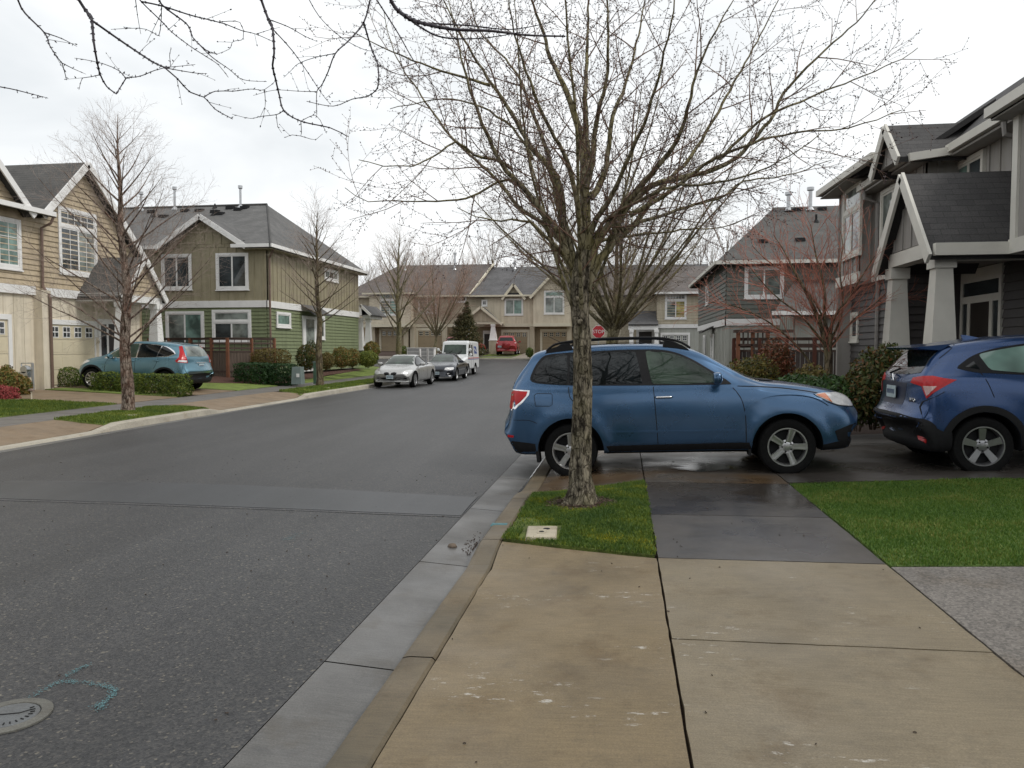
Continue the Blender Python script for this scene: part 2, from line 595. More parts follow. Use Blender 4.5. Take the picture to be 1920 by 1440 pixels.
def drape(name, polys, zf, material, step=0.6, skirt=0.0, parent=None, off=0.0, chip=0.0):
    mb = MB(); rc = random.Random(len(polys))
    for poly in polys:
        v, f, nb = tri_fill(poly, step)
        if chip: v = [(x + rc.gauss(0, chip), y + rc.gauss(0, chip)) if i_ < nb else (x, y) for i_, (x, y) in enumerate(v)]
        i = len(mb.v)
        mb.v.extend((x, y, zf(x, y) + off) for x, y in v)
        for t in f:
            a, b, c = t
            ar = (v[b][0]-v[a][0])*(v[c][1]-v[a][1]) - (v[b][1]-v[a][1])*(v[c][0]-v[a][0])
            if ar < 0: t = (a, c, b)
            mb.poly([i + k for k in t])
        if skirt:
            # boundary edges
            cnt = {}
            for t in f:
                for k in range(3):
                    e = (t[k], t[(k + 1) % 3]); key = (min(e), max(e))
                    cnt[key] = cnt.get(key, 0) + 1
            low = {}
            for (a, b), c_ in cnt.items():
                if c_ == 1:
                    for k in (a, b):
                        if k not in low:
                            low[k] = len(mb.v); x, y, z = mb.v[i + k]; mb.v.append((x, y, z - skirt))
                    mb.poly((i + a, i + b, low[b], low[a]))
    return mb.build(name, material, parent, fixn=False)
# ============================================================ GROUND
def zroad(Y): return pl([-20, 15, 35, 46, 60, 72, 95, 400], [-.10, -.10, -.17, -.15, .55, 1.0, 1.5, 2.5], Y)
def XL(Y): return -9.6 - .03 * (pl([0, 10, 36, 400], [0, 10, 36, 36], Y) - 10)
def G(X, Y):
    """height of the plots either side of the street"""
    b = zroad(Y) + .10
    if X > 1.85: return b + .045 * min(X - 1.85, 6.5)
    if X > -5: return b
    L = max(0.0, XL(Y) - 3.3 - X)
    k = pl([24, 31], [.028, .11], Y) if Y < 50 else .03
    return b + .06 + k * min(L, 5.0)

m_soil = mat('mulch soil', (.045, .026, .018), .95, .45, 30, 1.0, 60, dist=.02)
m_far = mat('far ground', (.07, .075, .035), .95, .4, .6)
m_lawn = mat('lawn turf', (.075, .13, .018), .9, .35, 3.0, .8, 120, dist=.02)
m_moss = leaf_mat('grass blades', [(.055, .12, .02), (.085, .165, .025), (.12, .19, .03), (.23, .23, .06)], .6, 1.6, 2.2, .5)
m_asph = asphalt('asphalt', (.036, .036, .037))
m_patch = asphalt('asphalt patch', (.032, .034, .037), True)
m_seal = asphalt('crack sealer', (.046, .046, .048))
m_tan = concrete('tan concrete', (.158, .118, .064), .3, .26, True)
m_walk = concrete('walk concrete', (.165, .134, .086), .3, .2, True)
m_wet = concrete('wet concrete', (.055, .048, .042), .66, .3)
m_wet2 = concrete('soaked concrete', (.042, .035, .029), .86, .3)
m_wetbrown = concrete('wet brown concrete', (.085, .055, .030), .72, .3, tint=(.07, .062, .055))
m_drv = concrete('aggregate concrete', (.135, .122, .108), 0.1, .18, agg=.35)
m_ldrv = concrete('left drive concrete', (.19, .135, .082), 0.1, .22)
m_lwalk = concrete('grey walk concrete', (.125, .115, .105), 0.2, .2)
m_gut = concrete('gutter concrete', (.100, .097, .092), .45, .32)
m_curb = concrete('curb concrete', (.13, .10, .06), .1, .3, tint=(.085, .07, .045))
m_dark = mat('black plastic', (.010, .010, .011), .65, .2, 20, spec=.22)

# base sheet to the horizon
mb = MB()
xs = [-600, -300, -120, -60, -40] + list(np.arange(-30, 31, 1.5)) + [40, 60, 120, 300, 600]
ys = [-200, -60, -20] + list(np.arange(-10, 100, 2.0)) + [130, 200, 350, 900]
def gz(x, y):
    z = G(x, y) - .05
    if XL(y) - 1.0 < x < -.3: z = zroad(y) - .22
    if 49 < y < 64: z = zroad(y) - .15
    return z
for j, y in enumerate(ys):
    for i, x in enumerate(xs): mb.v.append((float(x), float(y), gz(x, y)))
nx = len(xs)
for j in range(len(ys) - 1):
    for i in range(nx - 1):
        a = j * nx + i; mb.poly((a, a + 1, a + nx + 1, a + nx))
tag(mb.build('ground', m_soil, fixn=False), kind='structure')

# road sheet
zr = lambda x, y: zroad(y) + .03 * (1 - (abs(x + 5.5) / 4.2) ** 2) * (1 if y < 46 else 0)
yy = list(np.arange(-8, 50.1, 2.0))
road = [(-1.54, y) for y in yy] + [(-1.54, 52), (60, 52), (60, 60.5), (-60, 60.5), (-60, 52), (XL(50) , 52)] + [(XL(y), y) for y in reversed(yy)]
tag(drape('road', [road], zr, m_asph, 1.0), kind='structure')
# trench patch across the road, laid on the asphalt
pp = [(-1.56, 7.18), (-1.56, 8.10), (-4.4, 8.28), (-6.6, 8.25), (-7.3, 8.16), (-7.75, 7.95), (-7.9, 7.65), (-7.7, 7.35), (-6.8, 7.18), (-3.9, 7.16)]
_cy = 7.7
tag(drape('road_patch', [[(x - (.06 if x < -7 else 0), _cy + (y - _cy) * 1.14 + .012 * math.sin(x * 3)) for x, y in pp]], zr, m_seal, .3, .004, off=.003, chip=.006), kind='structure')
tag(drape('road_patch', [pp], zr, m_patch, .3, .006, off=.006, chip=.006), kind='structure')
# gutter and curbs, right side
def cfull(Y):   # 1 = full kerb height
    a = smooth((Y - 5.2) / .75) * (1 - smooth((Y - 7.75) / .9))
    b = smooth((Y - 12.6) / .8) * (1 - smooth((Y - 50) / .5))
    c_ = .30 * (1 - smooth((Y - 5.0) / .8))
    return max(a, b, c_)
def ctop(Y): return zroad(Y) + .015 + .095 * cfull(Y)
YS = list(np.arange(-4, 8.9, .15)) + list(np.arange(9, 51, .5))
def extrude_y(name, prof, ys_, m, cuts=()):
    mbx = MB()
    prev = None
    for y in ys_:
        P = [(x, y, z) for x, z in prof(y)]
        if prev and not any(prev[0][1] <= c < y for c in cuts):
            for k in range(len(P) - 1):
                mbx.face((prev[k], prev[k+1], P[k+1], P[k]))
        prev = P
    bmw = mbx.build(name, m, fixn=False, smooth_=True, angle=40)
    return bmw
def densify(ys_, cuts):
    s = set(float(y) for y in ys_)
    for c in cuts: s |= {c, c + .012}
    return sorted(s)
gc = [1.85, 3.72, 5.6, 7.55, 9.4, 11.3, 13.2]
g = extrude_y('gutter', lambda y: [(-1.535, zroad(y) - .12), (-1.535, zroad(y) + .003), (-1.15, zroad(y) - .022), (-1.15, zroad(y) - .12)], densify(YS, gc), m_gut, gc)
tag(g, kind='structure')
kc = [3.75, 5.93, 7.6]
g = extrude_y('curb', lambda y: [(-1.148, zroad(y) - .12), (-1.148, zroad(y) - .022), (-1.125, lerp(zroad(y) - .01, ctop(y), .8)), (-1.105, ctop(y) - .004), (-1.08, ctop(y)), (-.965, ctop(y) + .002), (-.950, ctop(y) - .012), (-.948, zroad(y) - .12)], densify(YS, kc), m_curb, kc)
tag(g, kind='structure')
# left gutter and curb
def cfl(Y):
    if Y < 8.5: return 1 - smooth((Y - 7.6) / .8)
    return max(smooth((Y - 13.3) / .8) * (1 - smooth((Y - 17.5) / .9)), smooth((Y - 23.4) / .9) * (1 - smooth((Y - 48) / 1)))
YSL = list(np.arange(-4, 50.5, .3))
g = extrude_y('gutter', lambda y: [(XL(y) + .003, zroad(y) - .12), (XL(y) + .003, zroad(y) + .003), (XL(y) - .33, zroad(y) - .02), (XL(y) - .33, zroad(y) - .12)], YSL, m_gut)
tag(g, kind='structure')
m_curbl = concrete('pale curb concrete', (.36, .33, .27), .0, .25)
lct = lambda y: zroad(y) + .015 + .11 * cfl(y)
g = extrude_y('curb', lambda y: [(XL(y) - .332, zroad(y) - .12), (XL(y) - .332, zroad(y) - .02), (XL(y) - .36, lerp(zroad(y), lct(y), .8)), (XL(y) - .385, lct(y)), (XL(y) - .55, lct(y)), (XL(y) - .56, zroad(y) - .12)], YSL, m_curbl)
tag(g, kind='structure')

def rect(x0, x1, y0, y1): return [(x0, y0), (x1, y0), (x1, y1), (x0, y1)]
gp = .007
# right side slabs
SX0, SX1 = .262, 1.855
slabs_t = []; slabs_w = []; slabs_b = []; slabs_far = []
for y0, y1, L in ((-2.1, -.42, slabs_t), (-.42, 1.15, slabs_t), (1.15, 2.60, slabs_t), (2.60, 4.05, slabs_t), (4.05, 5.62, slabs_t), (5.62, 7.10, slabs_w), (7.10, 8.80, slabs_w), (8.80, 10.35, slabs_b), (10.35, 12.3, slabs_b)):
    L.append(rect(SX0 + gp, SX1 - gp, y0 + gp, y1 - gp))
y = 12.3
while y < 48: slabs_far.append(rect(SX0 + gp, SX1 - gp, y + gp, y + 1.5 - gp)); y += 1.5
zs = lambda x, y: zroad(y) + .10 + .012 * (x - .25)
tag(drape('sidewalk', slabs_t, zs, m_walk, .09, .06, chip=.0018), kind='structure')
tag(drape('sidewalk', slabs_w[:1], zs, m_wet, .12, .06, chip=.0018), kind='structure')
tag(drape('sidewalk', slabs_w[1:], zs, m_wet2, .12, .06, chip=.0018), kind='structure')
tag(drape('sidewalk', slabs_far, zs, m_wet, .5, .06), kind='structure')
tag(drape('sidewalk', slabs_b, zs, m_wetbrown, .5, .06), kind='structure')
def zap(x, y): return lerp(ctop(y) - .004, zs(SX0, y), clamp((x + .945) / (SX0 + .945)))
tag(drape('driveway_apron', [[(-.94, -2), (SX0 - gp, -2), (SX0 - gp, 5.60), (-.15, 5.72), (-.94, 5.90)]], zap, m_tan, .1, .06, chip=.0018), kind='structure')
tag(drape('driveway_apron', [[(-.94, 8.0), (-.55, 8.35), (SX0 - gp, 8.80), (SX0 - gp, 12.3), (-.94, 13.0)]], zap, m_wetbrown, .25, .06), kind='structure')
zd = lambda x, y: zs(SX1, y) + .045 * (x - SX1)
tag(drape('driveway', [rect(SX1 + gp, 8.2, -2, 5.55)], zd, m_drv, .6, .06), kind='structure')
tag(drape('driveway', [rect(SX1 + gp, 4.6, 8.9, 11.9), rect(4.61, 8.3, 8.9, 11.9)], zd, m_wet, .6, .06), kind='structure')
tag(drape('path', [[(3.2, 12.05), (8.0, 12.05), (8.0, 12.75), (6.4, 13.4), (3.2, 13.1)]], zd, m_lwalk, .5, .05), kind='structure')
# gravel strip beyond the drive
m_gravel = mat('gravel', (.085, .08, .072), .9, .7, 45, 1.0, 45, dist=.03)
tag(drape('gravel_strip', [rect(SX1 + .02, 6.5, 11.92, 12.04)], zd, m_gravel, .2, .03, off=-.005), kind='structure')

# right lawn and the planting island by the kerb
def scatter_grass(name, poly, n, h, zf, seed, m, holes=(), width=.004):
    rnd = np.random.RandomState(seed)
    P = np.array(poly)
    x0, y0 = P.min(0); x1, y1 = P.max(0)
    pts = []
    X = rnd.uniform(x0, x1, n * 3); Y = rnd.uniform(y0, y1, n * 3)
    ins = np.zeros(len(X), bool); j = len(P) - 1
    for i in range(len(P)):
        with np.errstate(divide='ignore', invalid='ignore'):
            cnd = ((P[i, 1] > Y) != (P[j, 1] > Y)) & (X < (P[j, 0] - P[i, 0]) * (Y - P[i, 1]) / (P[j, 1] - P[i, 1] + 1e-12) + P[i, 0])
        ins ^= cnd; j = i
    X = X[ins][:n]; Y = Y[ins][:n]
    X = X + rnd.normal(0, .012, len(X)); Y = Y + rnd.normal(0, .012, len(Y))
    for fn in holes:
        k = ~fn(X, Y, rnd); X = X[k]; Y = Y[k]
    N = len(X)
    Z = np.array([zf(a, b) for a, b in zip(X, Y)])
    cl = .5 + .5 * np.sin(X * 5.1 + np.sin(Y * 3.7) * 1.3) * np.cos(Y * 4.3 + np.sin(X * 2.9))
    hh = h * rnd.uniform(.35, 1.0, N) * (.65 + .5 * cl)
    a = rnd.uniform(0, 2 * np.pi, N); lean = rnd.uniform(.1, .9, N) * hh
    b = rnd.uniform(0, 2 * np.pi, N)
    w = width * rnd.uniform(.6, 1.3, N)
    dx, dy = np.cos(b) * w, np.sin(b) * w
    lx, ly = np.cos(a) * lean, np.sin(a) * lean
    V = np.empty((N, 5, 3))
    V[:, 0] = np.stack([X - dx, Y - dy, Z], 1); V[:, 1] = np.stack([X + dx, Y + dy, Z], 1)
    V[:, 2] = np.stack([X + dx * .8 + lx * .35, Y + dy * .8 + ly * .35, Z + hh * .6], 1)
    V[:, 3] = np.stack([X - dx * .8 + lx * .35, Y - dy * .8 + ly * .35, Z + hh * .6], 1)
    V[:, 4] = np.stack([X + lx, Y + ly, Z + hh], 1)
    V = V.reshape(-1, 3)
    me = bpy.data.meshes.new(name)
    nf = N * 2
    me.vertices.add(len(V)); me.vertices.foreach_set('co', V.ravel())
    loops = []
    base = np.arange(N) * 5
    q = np.stack([base, base + 1, base + 2, base + 3, base + 3, base + 2, base + 4], 1).ravel()
    me.loops.add(len(q)); me.loops.foreach_set('vertex_index', q.astype(np.int32))
    me.polygons.add(nf)
    st = np.stack([np.arange(N) * 7, np.arange(N) * 7 + 4], 1).ravel()
    me.polygons.foreach_set('loop_start', st.astype(np.int32))
    me.update(calc_edges=True); me.validate()
    me.materials.append(m)
    o = bpy.data.objects.new(name, me); COL.objects.link(o)
    return tag(o, kind='stuff')

def lab(o, l, c): o['label'] = l; o['category'] = c; return o
m_turf1 = mat('island turf', (.095, .125, .02), .95, .5, 7.0, 1.0, 90, dist=.02)
m_isl = leaf_mat('island grass blades', [(.045, .095, .02), (.08, .135, .022), (.13, .18, .022), (.38, .32, .015)], .6, 2.6, 2.4, .4)
island = [(-.935, 5.93), (.245, 5.66), (.25, 8.78), (-.55, 8.33), (-.93, 7.98)]
zi = lambda x, y: lerp(ctop(y), zs(SX0, y), clamp((x + .945) / 1.2)) + .012 + .02 * math.sin(x * 3 + 1.4) * math.sin((y - 5.9) * 1.1)
tag(drape('island_turf', [island], lambda x, y: zi(x, y), m_turf1, .15, .05), kind='structure')
TX, TY = -.40, 7.39
def hole_tree(X, Y, rnd): return np.hypot(X - TX, (Y - TY) * 1.15) < .27 + .12 * rnd.rand(len(X)) + .05 * np.sin(np.arctan2(Y - TY, X - TX) * 3)
def hole_box(X, Y, rnd): return (X > -.82) & (X < -.5) & (Y > 5.93) & (Y < 6.46)
def hole_bare(X, Y, rnd): return (np.hypot((X + .86), (Y - 6.5) * .6) < .16) & (rnd.rand(len(X)) < .8)
lab(scatter_grass('island_grass', island, 46000, .036, zi, 3, m_isl, (hole_tree, hole_box, hole_bare)), 'short mossy grass round the foot of the near street tree', 'grass')
zl = lambda x, y: G(x, y) + .012 + .012 * math.sin(x * 2.1) * math.sin(y * 1.7)
lawn_r = [(SX1 + .02, 5.60), (7.2, 5.60), (7.2, 8.86), (SX1 + .02, 8.86)]
tag(drape('lawn', [lawn_r], zl, m_lawn, .3, .05), kind='structure')
lab(scatter_grass('lawn_grass', [(SX1 + .02, 5.60), (4.9, 5.60), (4.9, 8.86), (SX1 + .02, 8.86)], 82000, .036, zl, 5, m_moss), 'green lawn grass right of the sidewalk between two driveways', 'grass')
# bark chips round the trunk
m_chip = leaf_mat('bark chips', [(.03, .02, .015), (.08, .05, .035), (.15, .11, .085)], .9, 20)
rnd = random.Random(7); mb = MB()
for i in range(1500):
    a = rnd.uniform(0, 6.283); r = rnd.uniform(.12, .36) ** 1.0
    x = TX + math.cos(a) * r; y = TY + math.sin(a) * r * .9; z = zi(x, y) + rnd.uniform(.004, .02)
    l = rnd.uniform(.006, .018); t = rnd.uniform(0, 6.28)
    d = Vector((math.cos(t) * l, math.sin(t) * l, rnd.uniform(-.004, .004))); e = Vector((-math.sin(t), math.cos(t), rnd.uniform(-.5, .5))) * l * .4
    c = Vector((x, y, z)); mb.face((c - d - e, c + d - e, c + d + e, c - d + e))
lab(tag(mb.build('bark_chips', m_chip, fixn=False), kind='stuff'), 'ring of brown bark chips at the foot of the near tree', 'mulch')

# left side plots
zll = lambda x, y: G(x, y) + .015
def XLo(d): return lambda y: XL(y) - d
def strip(y0, y1, d0, d1, taper0=0, taper1=0):
    """strip between offsets d0 (street side) and d1 behind the left kerb"""
    n = max(2, int((y1 - y0) / 1.5)); ysx = [lerp(y0, y1, i / n) for i in range(n + 1)]
    return [(XL(y_) - d0, y_) for y_ in ysx] + [(XL(y_) - d1, y_) for y_ in reversed(ysx)]
def zlw(x, y):
    L = clamp((XL(y) - .56 - x) / 1.25)
    return lerp(lct(y), zroad(y) + .16, L) if L < 1 else zroad(y) + .16
sl = []
y = -4.0
while y < 47: sl.append(strip(y + .01, y + 1.49, 1.83, 3.3)); y += 1.5
tag(drape('sidewalk', sl, lambda x, y: zroad(y) + .16, m_lwalk, .8, .06), kind='structure')
tag(drape('driveway_apron', [[(XL(7.6) - .57, 7.6), (XL(14.3) - .57, 14.3), (XL(14.4) - 1.82, 14.4), (XL(7.6) - 1.82, 7.6)], [(XL(17.4) - .57, 17.4), (XL(24.4) - .57, 24.4), (XL(24.5) - 1.82, 24.5), (XL(17.2) - 1.82, 17.2)]], zlw, m_ldrv, .5, .06), kind='structure')
plL = [[(XL(13.8) - .57, 13.8), (XL(18.0) - .57, 18.0), (XL(17.6) - 1.8, 17.6), (XL(14) - 1.82, 14.0)]]
plL2 = [[(XL(24) - .57, 23.9)] + [(XL(q) - .57, q) for q in range(25, 48, 2)] + [(XL(q) - 1.81, q) for q in range(47, 24, -2)]]
plL0 = [[(XL(0) - .57, -3), (XL(7.8) - .57, 7.8), (XL(7.8) - 1.8, 7.8), (XL(0) - 1.8, -3)]]
m_lawn2 = mat('left lawn turf', (.13, .175, .03), .9, .4, 2.2, .8, 60, dist=.03)
tag(drape('planting_strip', plL + plL2 + plL0, lambda x, y: zlw(x, y) + .015, m_lawn2, .6, .03), kind='structure')
lawnL = [[(XL(14.2) - 3.32, 13.9), (XL(18.4) - 3.32, 18.2), (-15.6, 18.2), (-16.8, 17.2), (-17.2, 15.2), (-16.5, 13.9)]]
lawnM = [[(XL(24.6) - 3.32, 24.9), (XL(28) - 3.32, 28.3), (-14.9, 29.2), (-17.0, 27.8), (-16.6, 25.0)]]
lawnN = [[(XL(30.3) - 3.32, 30.4), (XL(40) - 3.32, 40), (XL(46) - 3.32, 47), (-19.5, 47), (-15.4, 43.5), (-14.6, 36), (-14.3, 31.3)]]
hedge_g = [[(-13.4, 21.2), (-13.5, 22.2), (-18.6, 23.2), (-18.6, 22.2)]]
tag(drape('lawn', lawnL + lawnM + lawnN + hedge_g, zll, m_lawn2, .6, .03), kind='structure')
tag(drape('driveway', [[(XL(18.3) - 3.32, 18.25), (XL(21) - 3.32, 21.1), (-19.2, 21.9), (-19.2, 18.25)], [(XL(22.3) - 3.32, 22.25), (XL(24.7) - 3.32, 24.75), (-16.6, 24.85), (-19.2, 25.3), (-19.2, 23.1), (-18.0, 23.0), (-13.6, 22.2)]], lambda x, y: G(x, y) + .012, m_ldrv, .8, .03), kind='structure')
m_gl = leaf_mat('left grass blades', [(.06, .11, .02), (.11, .16, .025), (.17, .21, .03), (.30, .29, .06)], .6, 1.0, 2.0, .4)
lab(scatter_grass('strip_grass', plL[0], 16000, .06, lambda x, y: zlw(x, y) + .012, 8, m_gl, (), .009), 'grass blades in the strip round the flaking-barked tree', 'grass')
lab(scatter_grass('lawn_grass', lawnL[0], 26000, .06, zll, 9, m_gl, (), .010), 'grass blades on the left lawn by the red heather', 'grass')
lab(scatter_grass('strip_grass', plL2[0], 22000, .07, lambda x, y: zlw(x, y) + .012, 10, m_gl, (), .014), 'grass blades in the long strip beside the silver coupe', 'grass')
m_mulch = mat('bark mulch', (.075, .032, .02), .95, .5, 25, 1.0, 30, dist=.03)
tag(drape('planting_bed', [[(-16.3, 26.6), (-13.9, 28.6), (-13.9, 30.2), (-14.7, 36), (-15.3, 43.5), (-15.8, 43.5), (-15.7, 31), (-16.9, 30)]], zll, m_mulch, .8, off=.008), kind='structure')
# far drives and verge beyond the cross street
zf_ = lambda x, y: zroad(y) + .09
tag(drape('sidewalk', [rect(-55, 55, 62.0, 63.5)], zf_, m_lwalk, 4, .06), kind='structure')
tag(drape('curb', [rect(-55, 55, 60.5, 61.0)], zf_, m_curbl, 4, .1), kind='structure')
tag(drape('lawn', [rect(-55, 55, 61.0, 62.0), rect(-55, 55, 63.5, 67.5)], zf_, m_lawn2, 4, off=.01), kind='structure')
m_fdrv = concrete('far drive concrete', (.24, .21, .17), 0, .15)
tag(drape('driveway', [rect(-8.9, -4.6, 61.0, 69.8), rect(-4.2, -.8, 61.0, 69.8), rect(-21, -12.6, 61, 69.8)], lambda x, y: zf_(x, y) + .02, m_fdrv, 3, .1), kind='structure')

# thin water left along the kerb and under the parked wagon
m_water = bpy.data.materials.new('wet film'); m_water.use_nodes = True
_b = m_water.node_tree.nodes['Principled BSDF']; _b.inputs['Base Color'].default_value = (.05, .05, .048, 1); _b.inputs['Roughness'].default_value = .09; _b.inputs['Specular IOR Level'].default_value = .6
def puddle(pts, zf, off=.004, seed=1):
    rr = random.Random(seed); mbp = MB(); n = 90
    L = []; 
    for i in range(n + 1):
        t = i / n * (len(pts) - 1); k = min(int(t), len(pts) - 2); a, b = pts[k], pts[k + 1]; f = t - k
        x = lerp(a[0], b[0], f); y = lerp(a[1], b[1], f); w = lerp(a[2], b[2], f) * (.55 + .6 * rr.random())
        L.append((x, y, w))
    for x, y, w in L:
        for s_ in (-1, 1): mbp.v.append((x + s_ * w * .5 + rr.uniform(-.004, .004), y, zf(x + s_ * w * .5, y) + off))
    for i in range(n): a = 2 * i; mbp.poly((a, a + 1, a + 3, a + 2))
    return tag(mbp.build('water', m_water, fixn=False), kind='structure')
zg = lambda x, y: zroad(y) + .003 - .025 * clamp((x + 1.535) / .385)
puddle([(-1.155, 5.9, .005), (-1.165, 6.4, .02), (-1.17, 7.2, .035), (-1.165, 8.2, .03), (-1.16, 9.3, .025), (-1.16, 11, .01), (-1.16, 13, .004)], zg, .004, 2)

puddle([(.95, 9.55, .05), (1.0, 9.75, .65), (1.1, 9.95, .9), (1.05, 10.15, .6), (1.0, 10.3, .05)], zs, .004, 5)
# ============================================================ HOUSES
m_white = mat('white trim paint', (.74, .73, .71), .5, .06, 3)
m_cream = mat('cream trim paint', (.60, .55, .43), .55, .06, 3)
m_greytrim = mat('pale grey trim paint', (.60, .58, .52), .55, .06, 3)
m_tanlap = mat('tan siding', (.45, .365, .25), .65, .10, 2.5, stretch=(1, 1, 4))
m_creamwall = mat('cream siding', (.66, .59, .47), .65, .07, 2.5)
m_olive = mat('olive siding', (.29, .255, .165), .65, .08, 2.0)
m_green = mat('green siding', (.175, .205, .105), .65, .06, 2.5, stretch=(1, 1, 4))
m_beige = mat('beige siding', (.62, .55, .43), .65, .06, 2.0)
m_brownwall = mat('brown siding', (.25, .19, .115), .65, .08, 2.0)
m_tan2 = mat('dull tan siding', (.45, .395, .295), .65, .08, 2.0)
m_gmid = mat('mid grey siding', (.128, .134, .116), .65, .08, 2.5)
m_gpale = mat('pale grey siding', (.35, .355, .32), .65, .06, 2.0)
m_rgrey = mat('warm grey siding', (.285, .27, .25), .6, .07, 1.5)
m_rdark = mat('charcoal siding', (.062, .056, .055), .6, .10, 2.5)
m_door = mat('dark front door', (.03, .024, .02), .4, .2, 4)
m_shR = shingle_mat('dark shingles', (.060, .057, .056), (.044, .042, .042))
m_shG = shingle_mat('grey shingles', (.125, .122, .118), (.095, .094, .092))
m_shA = shingle_mat('brown grey shingles', (.088, .084, .078), (.066, .064, .060))
m_shF = shingle_mat('far shingles', (.105, .102, .104), (.085, .082, .084))
m_shB = shingle_mat('far brown shingles', (.125, .105, .095), (.10, .085, .078))
m_gls = glass('window glass', (.035, .042, .045))
m_glsb = glass('window glass over pale blinds', (.16, .18, .165), .06, .6)
m_glsg = glass('window glass with green tint', (.12, .19, .165), .05, .7)
m_glsy = glass('window glass with painted yellow light', (.38, .34, .13), .08, .5)  # yellow room light is put into the pane's base colour
m_metal = mat('galvanised metal', (.45, .46, .47), .35, .1, 8, metal=.8)
m_pipe = mat('brown downspout', (.16, .105, .08), .5, .1, 5)
m_gpipe = mat('grey downspout', (.22, .205, .19), .5, .1, 5)

def pt(ax, a, s, u, z, off=0.0):
    return Vector((a + s * off, u, z)) if ax == 'x' else Vector((u, a + s * off, z))

def clip(poly, f):
    """keep the part of a 2d polygon where f(p) >= 0 (f linear)"""
    out = []
    n = len(poly)
    for i in range(n):
        p, q = poly[i], poly[(i + 1) % n]
        a, b = f(p), f(q)
        if a >= 0: out.append(p)
        if (a > 0 and b < 0) or (a < 0 and b > 0):
            t = a / (a - b); out.append((lerp(p[0], q[0], t), lerp(p[1], q[1], t)))
    return out

def wall(parent, ax, a, s, poly, m, style='lap', pitch=None, name='wall', mb=None, thick=.12):
    own = mb is None
    if own: mb = MB()
    if ax == 'x':
        lo, hi = min(p[0] for p in poly), max(p[0] for p in poly)
        poly = [(clamp(u, lo + .005, hi - .005), z) for u, z in poly]
    mb.prism([pt(ax, a, s, u, z, 0) for u, z in poly], pt(ax, 0, s, 0, 0, -thick))
    us = [p[0] for p in poly]; zs_ = [p[1] for p in poly]
    if style == 'lap':
        pitch = pitch or .17
        z = min(zs_)
        while z < max(zs_) - .01:
            c = clip(clip(poly, lambda p: p[1] - z), lambda p: z + pitch - p[1])
            if len(c) >= 3:
                off = lambda zz: lerp(.036, .004, clamp((zz - z) / pitch))
                mb.face([pt(ax, a, s, u, zz, off(zz)) for u, zz in c])
                low = [p for p in c if abs(p[1] - z) < 1e-6]
                if len(low) >= 2:
                    u0 = min(p[0] for p in low); u1 = max(p[0] for p in low)
                    mb.face([pt(ax, a, s, u0, z, .004), pt(ax, a, s, u1, z, .004), pt(ax, a, s, u1, z, .036), pt(ax, a, s, u0, z, .036)])
            z += pitch
    elif style == 'batten':
        pitch = pitch or .41
        u = min(us) + pitch * .5
        while u < max(us):
            c = clip(clip(poly, lambda p: p[0] - u + .022), lambda p: u + .022 - p[0])
            if len(c) >= 3: mb.prism([pt(ax, a, s, q, z, .001) for q, z in c], pt(ax, 0, s, 0, 0, .022))
            u += pitch
    elif style == 'groove':
        pitch = pitch or .41
        u = min(us) + pitch
        prev = min(us)
        while prev < max(us):
            c = clip(clip(poly, lambda p: p[0] - prev - .008), lambda p: u - .008 - p[0])
            if len(c) >= 3: mb.prism([pt(ax, a, s, q, z, .001) for q, z in c], pt(ax, 0, s, 0, 0, .015))
            prev = u; u += pitch
    if own: return mb.build(name, m, parent)

def board(mb, ax, a, s, u0, u1, z0, z1, o0, o1):
    mb.box(pt(ax, a, s, u0, z0, o0), pt(ax, a, s, u1, z1, o1))

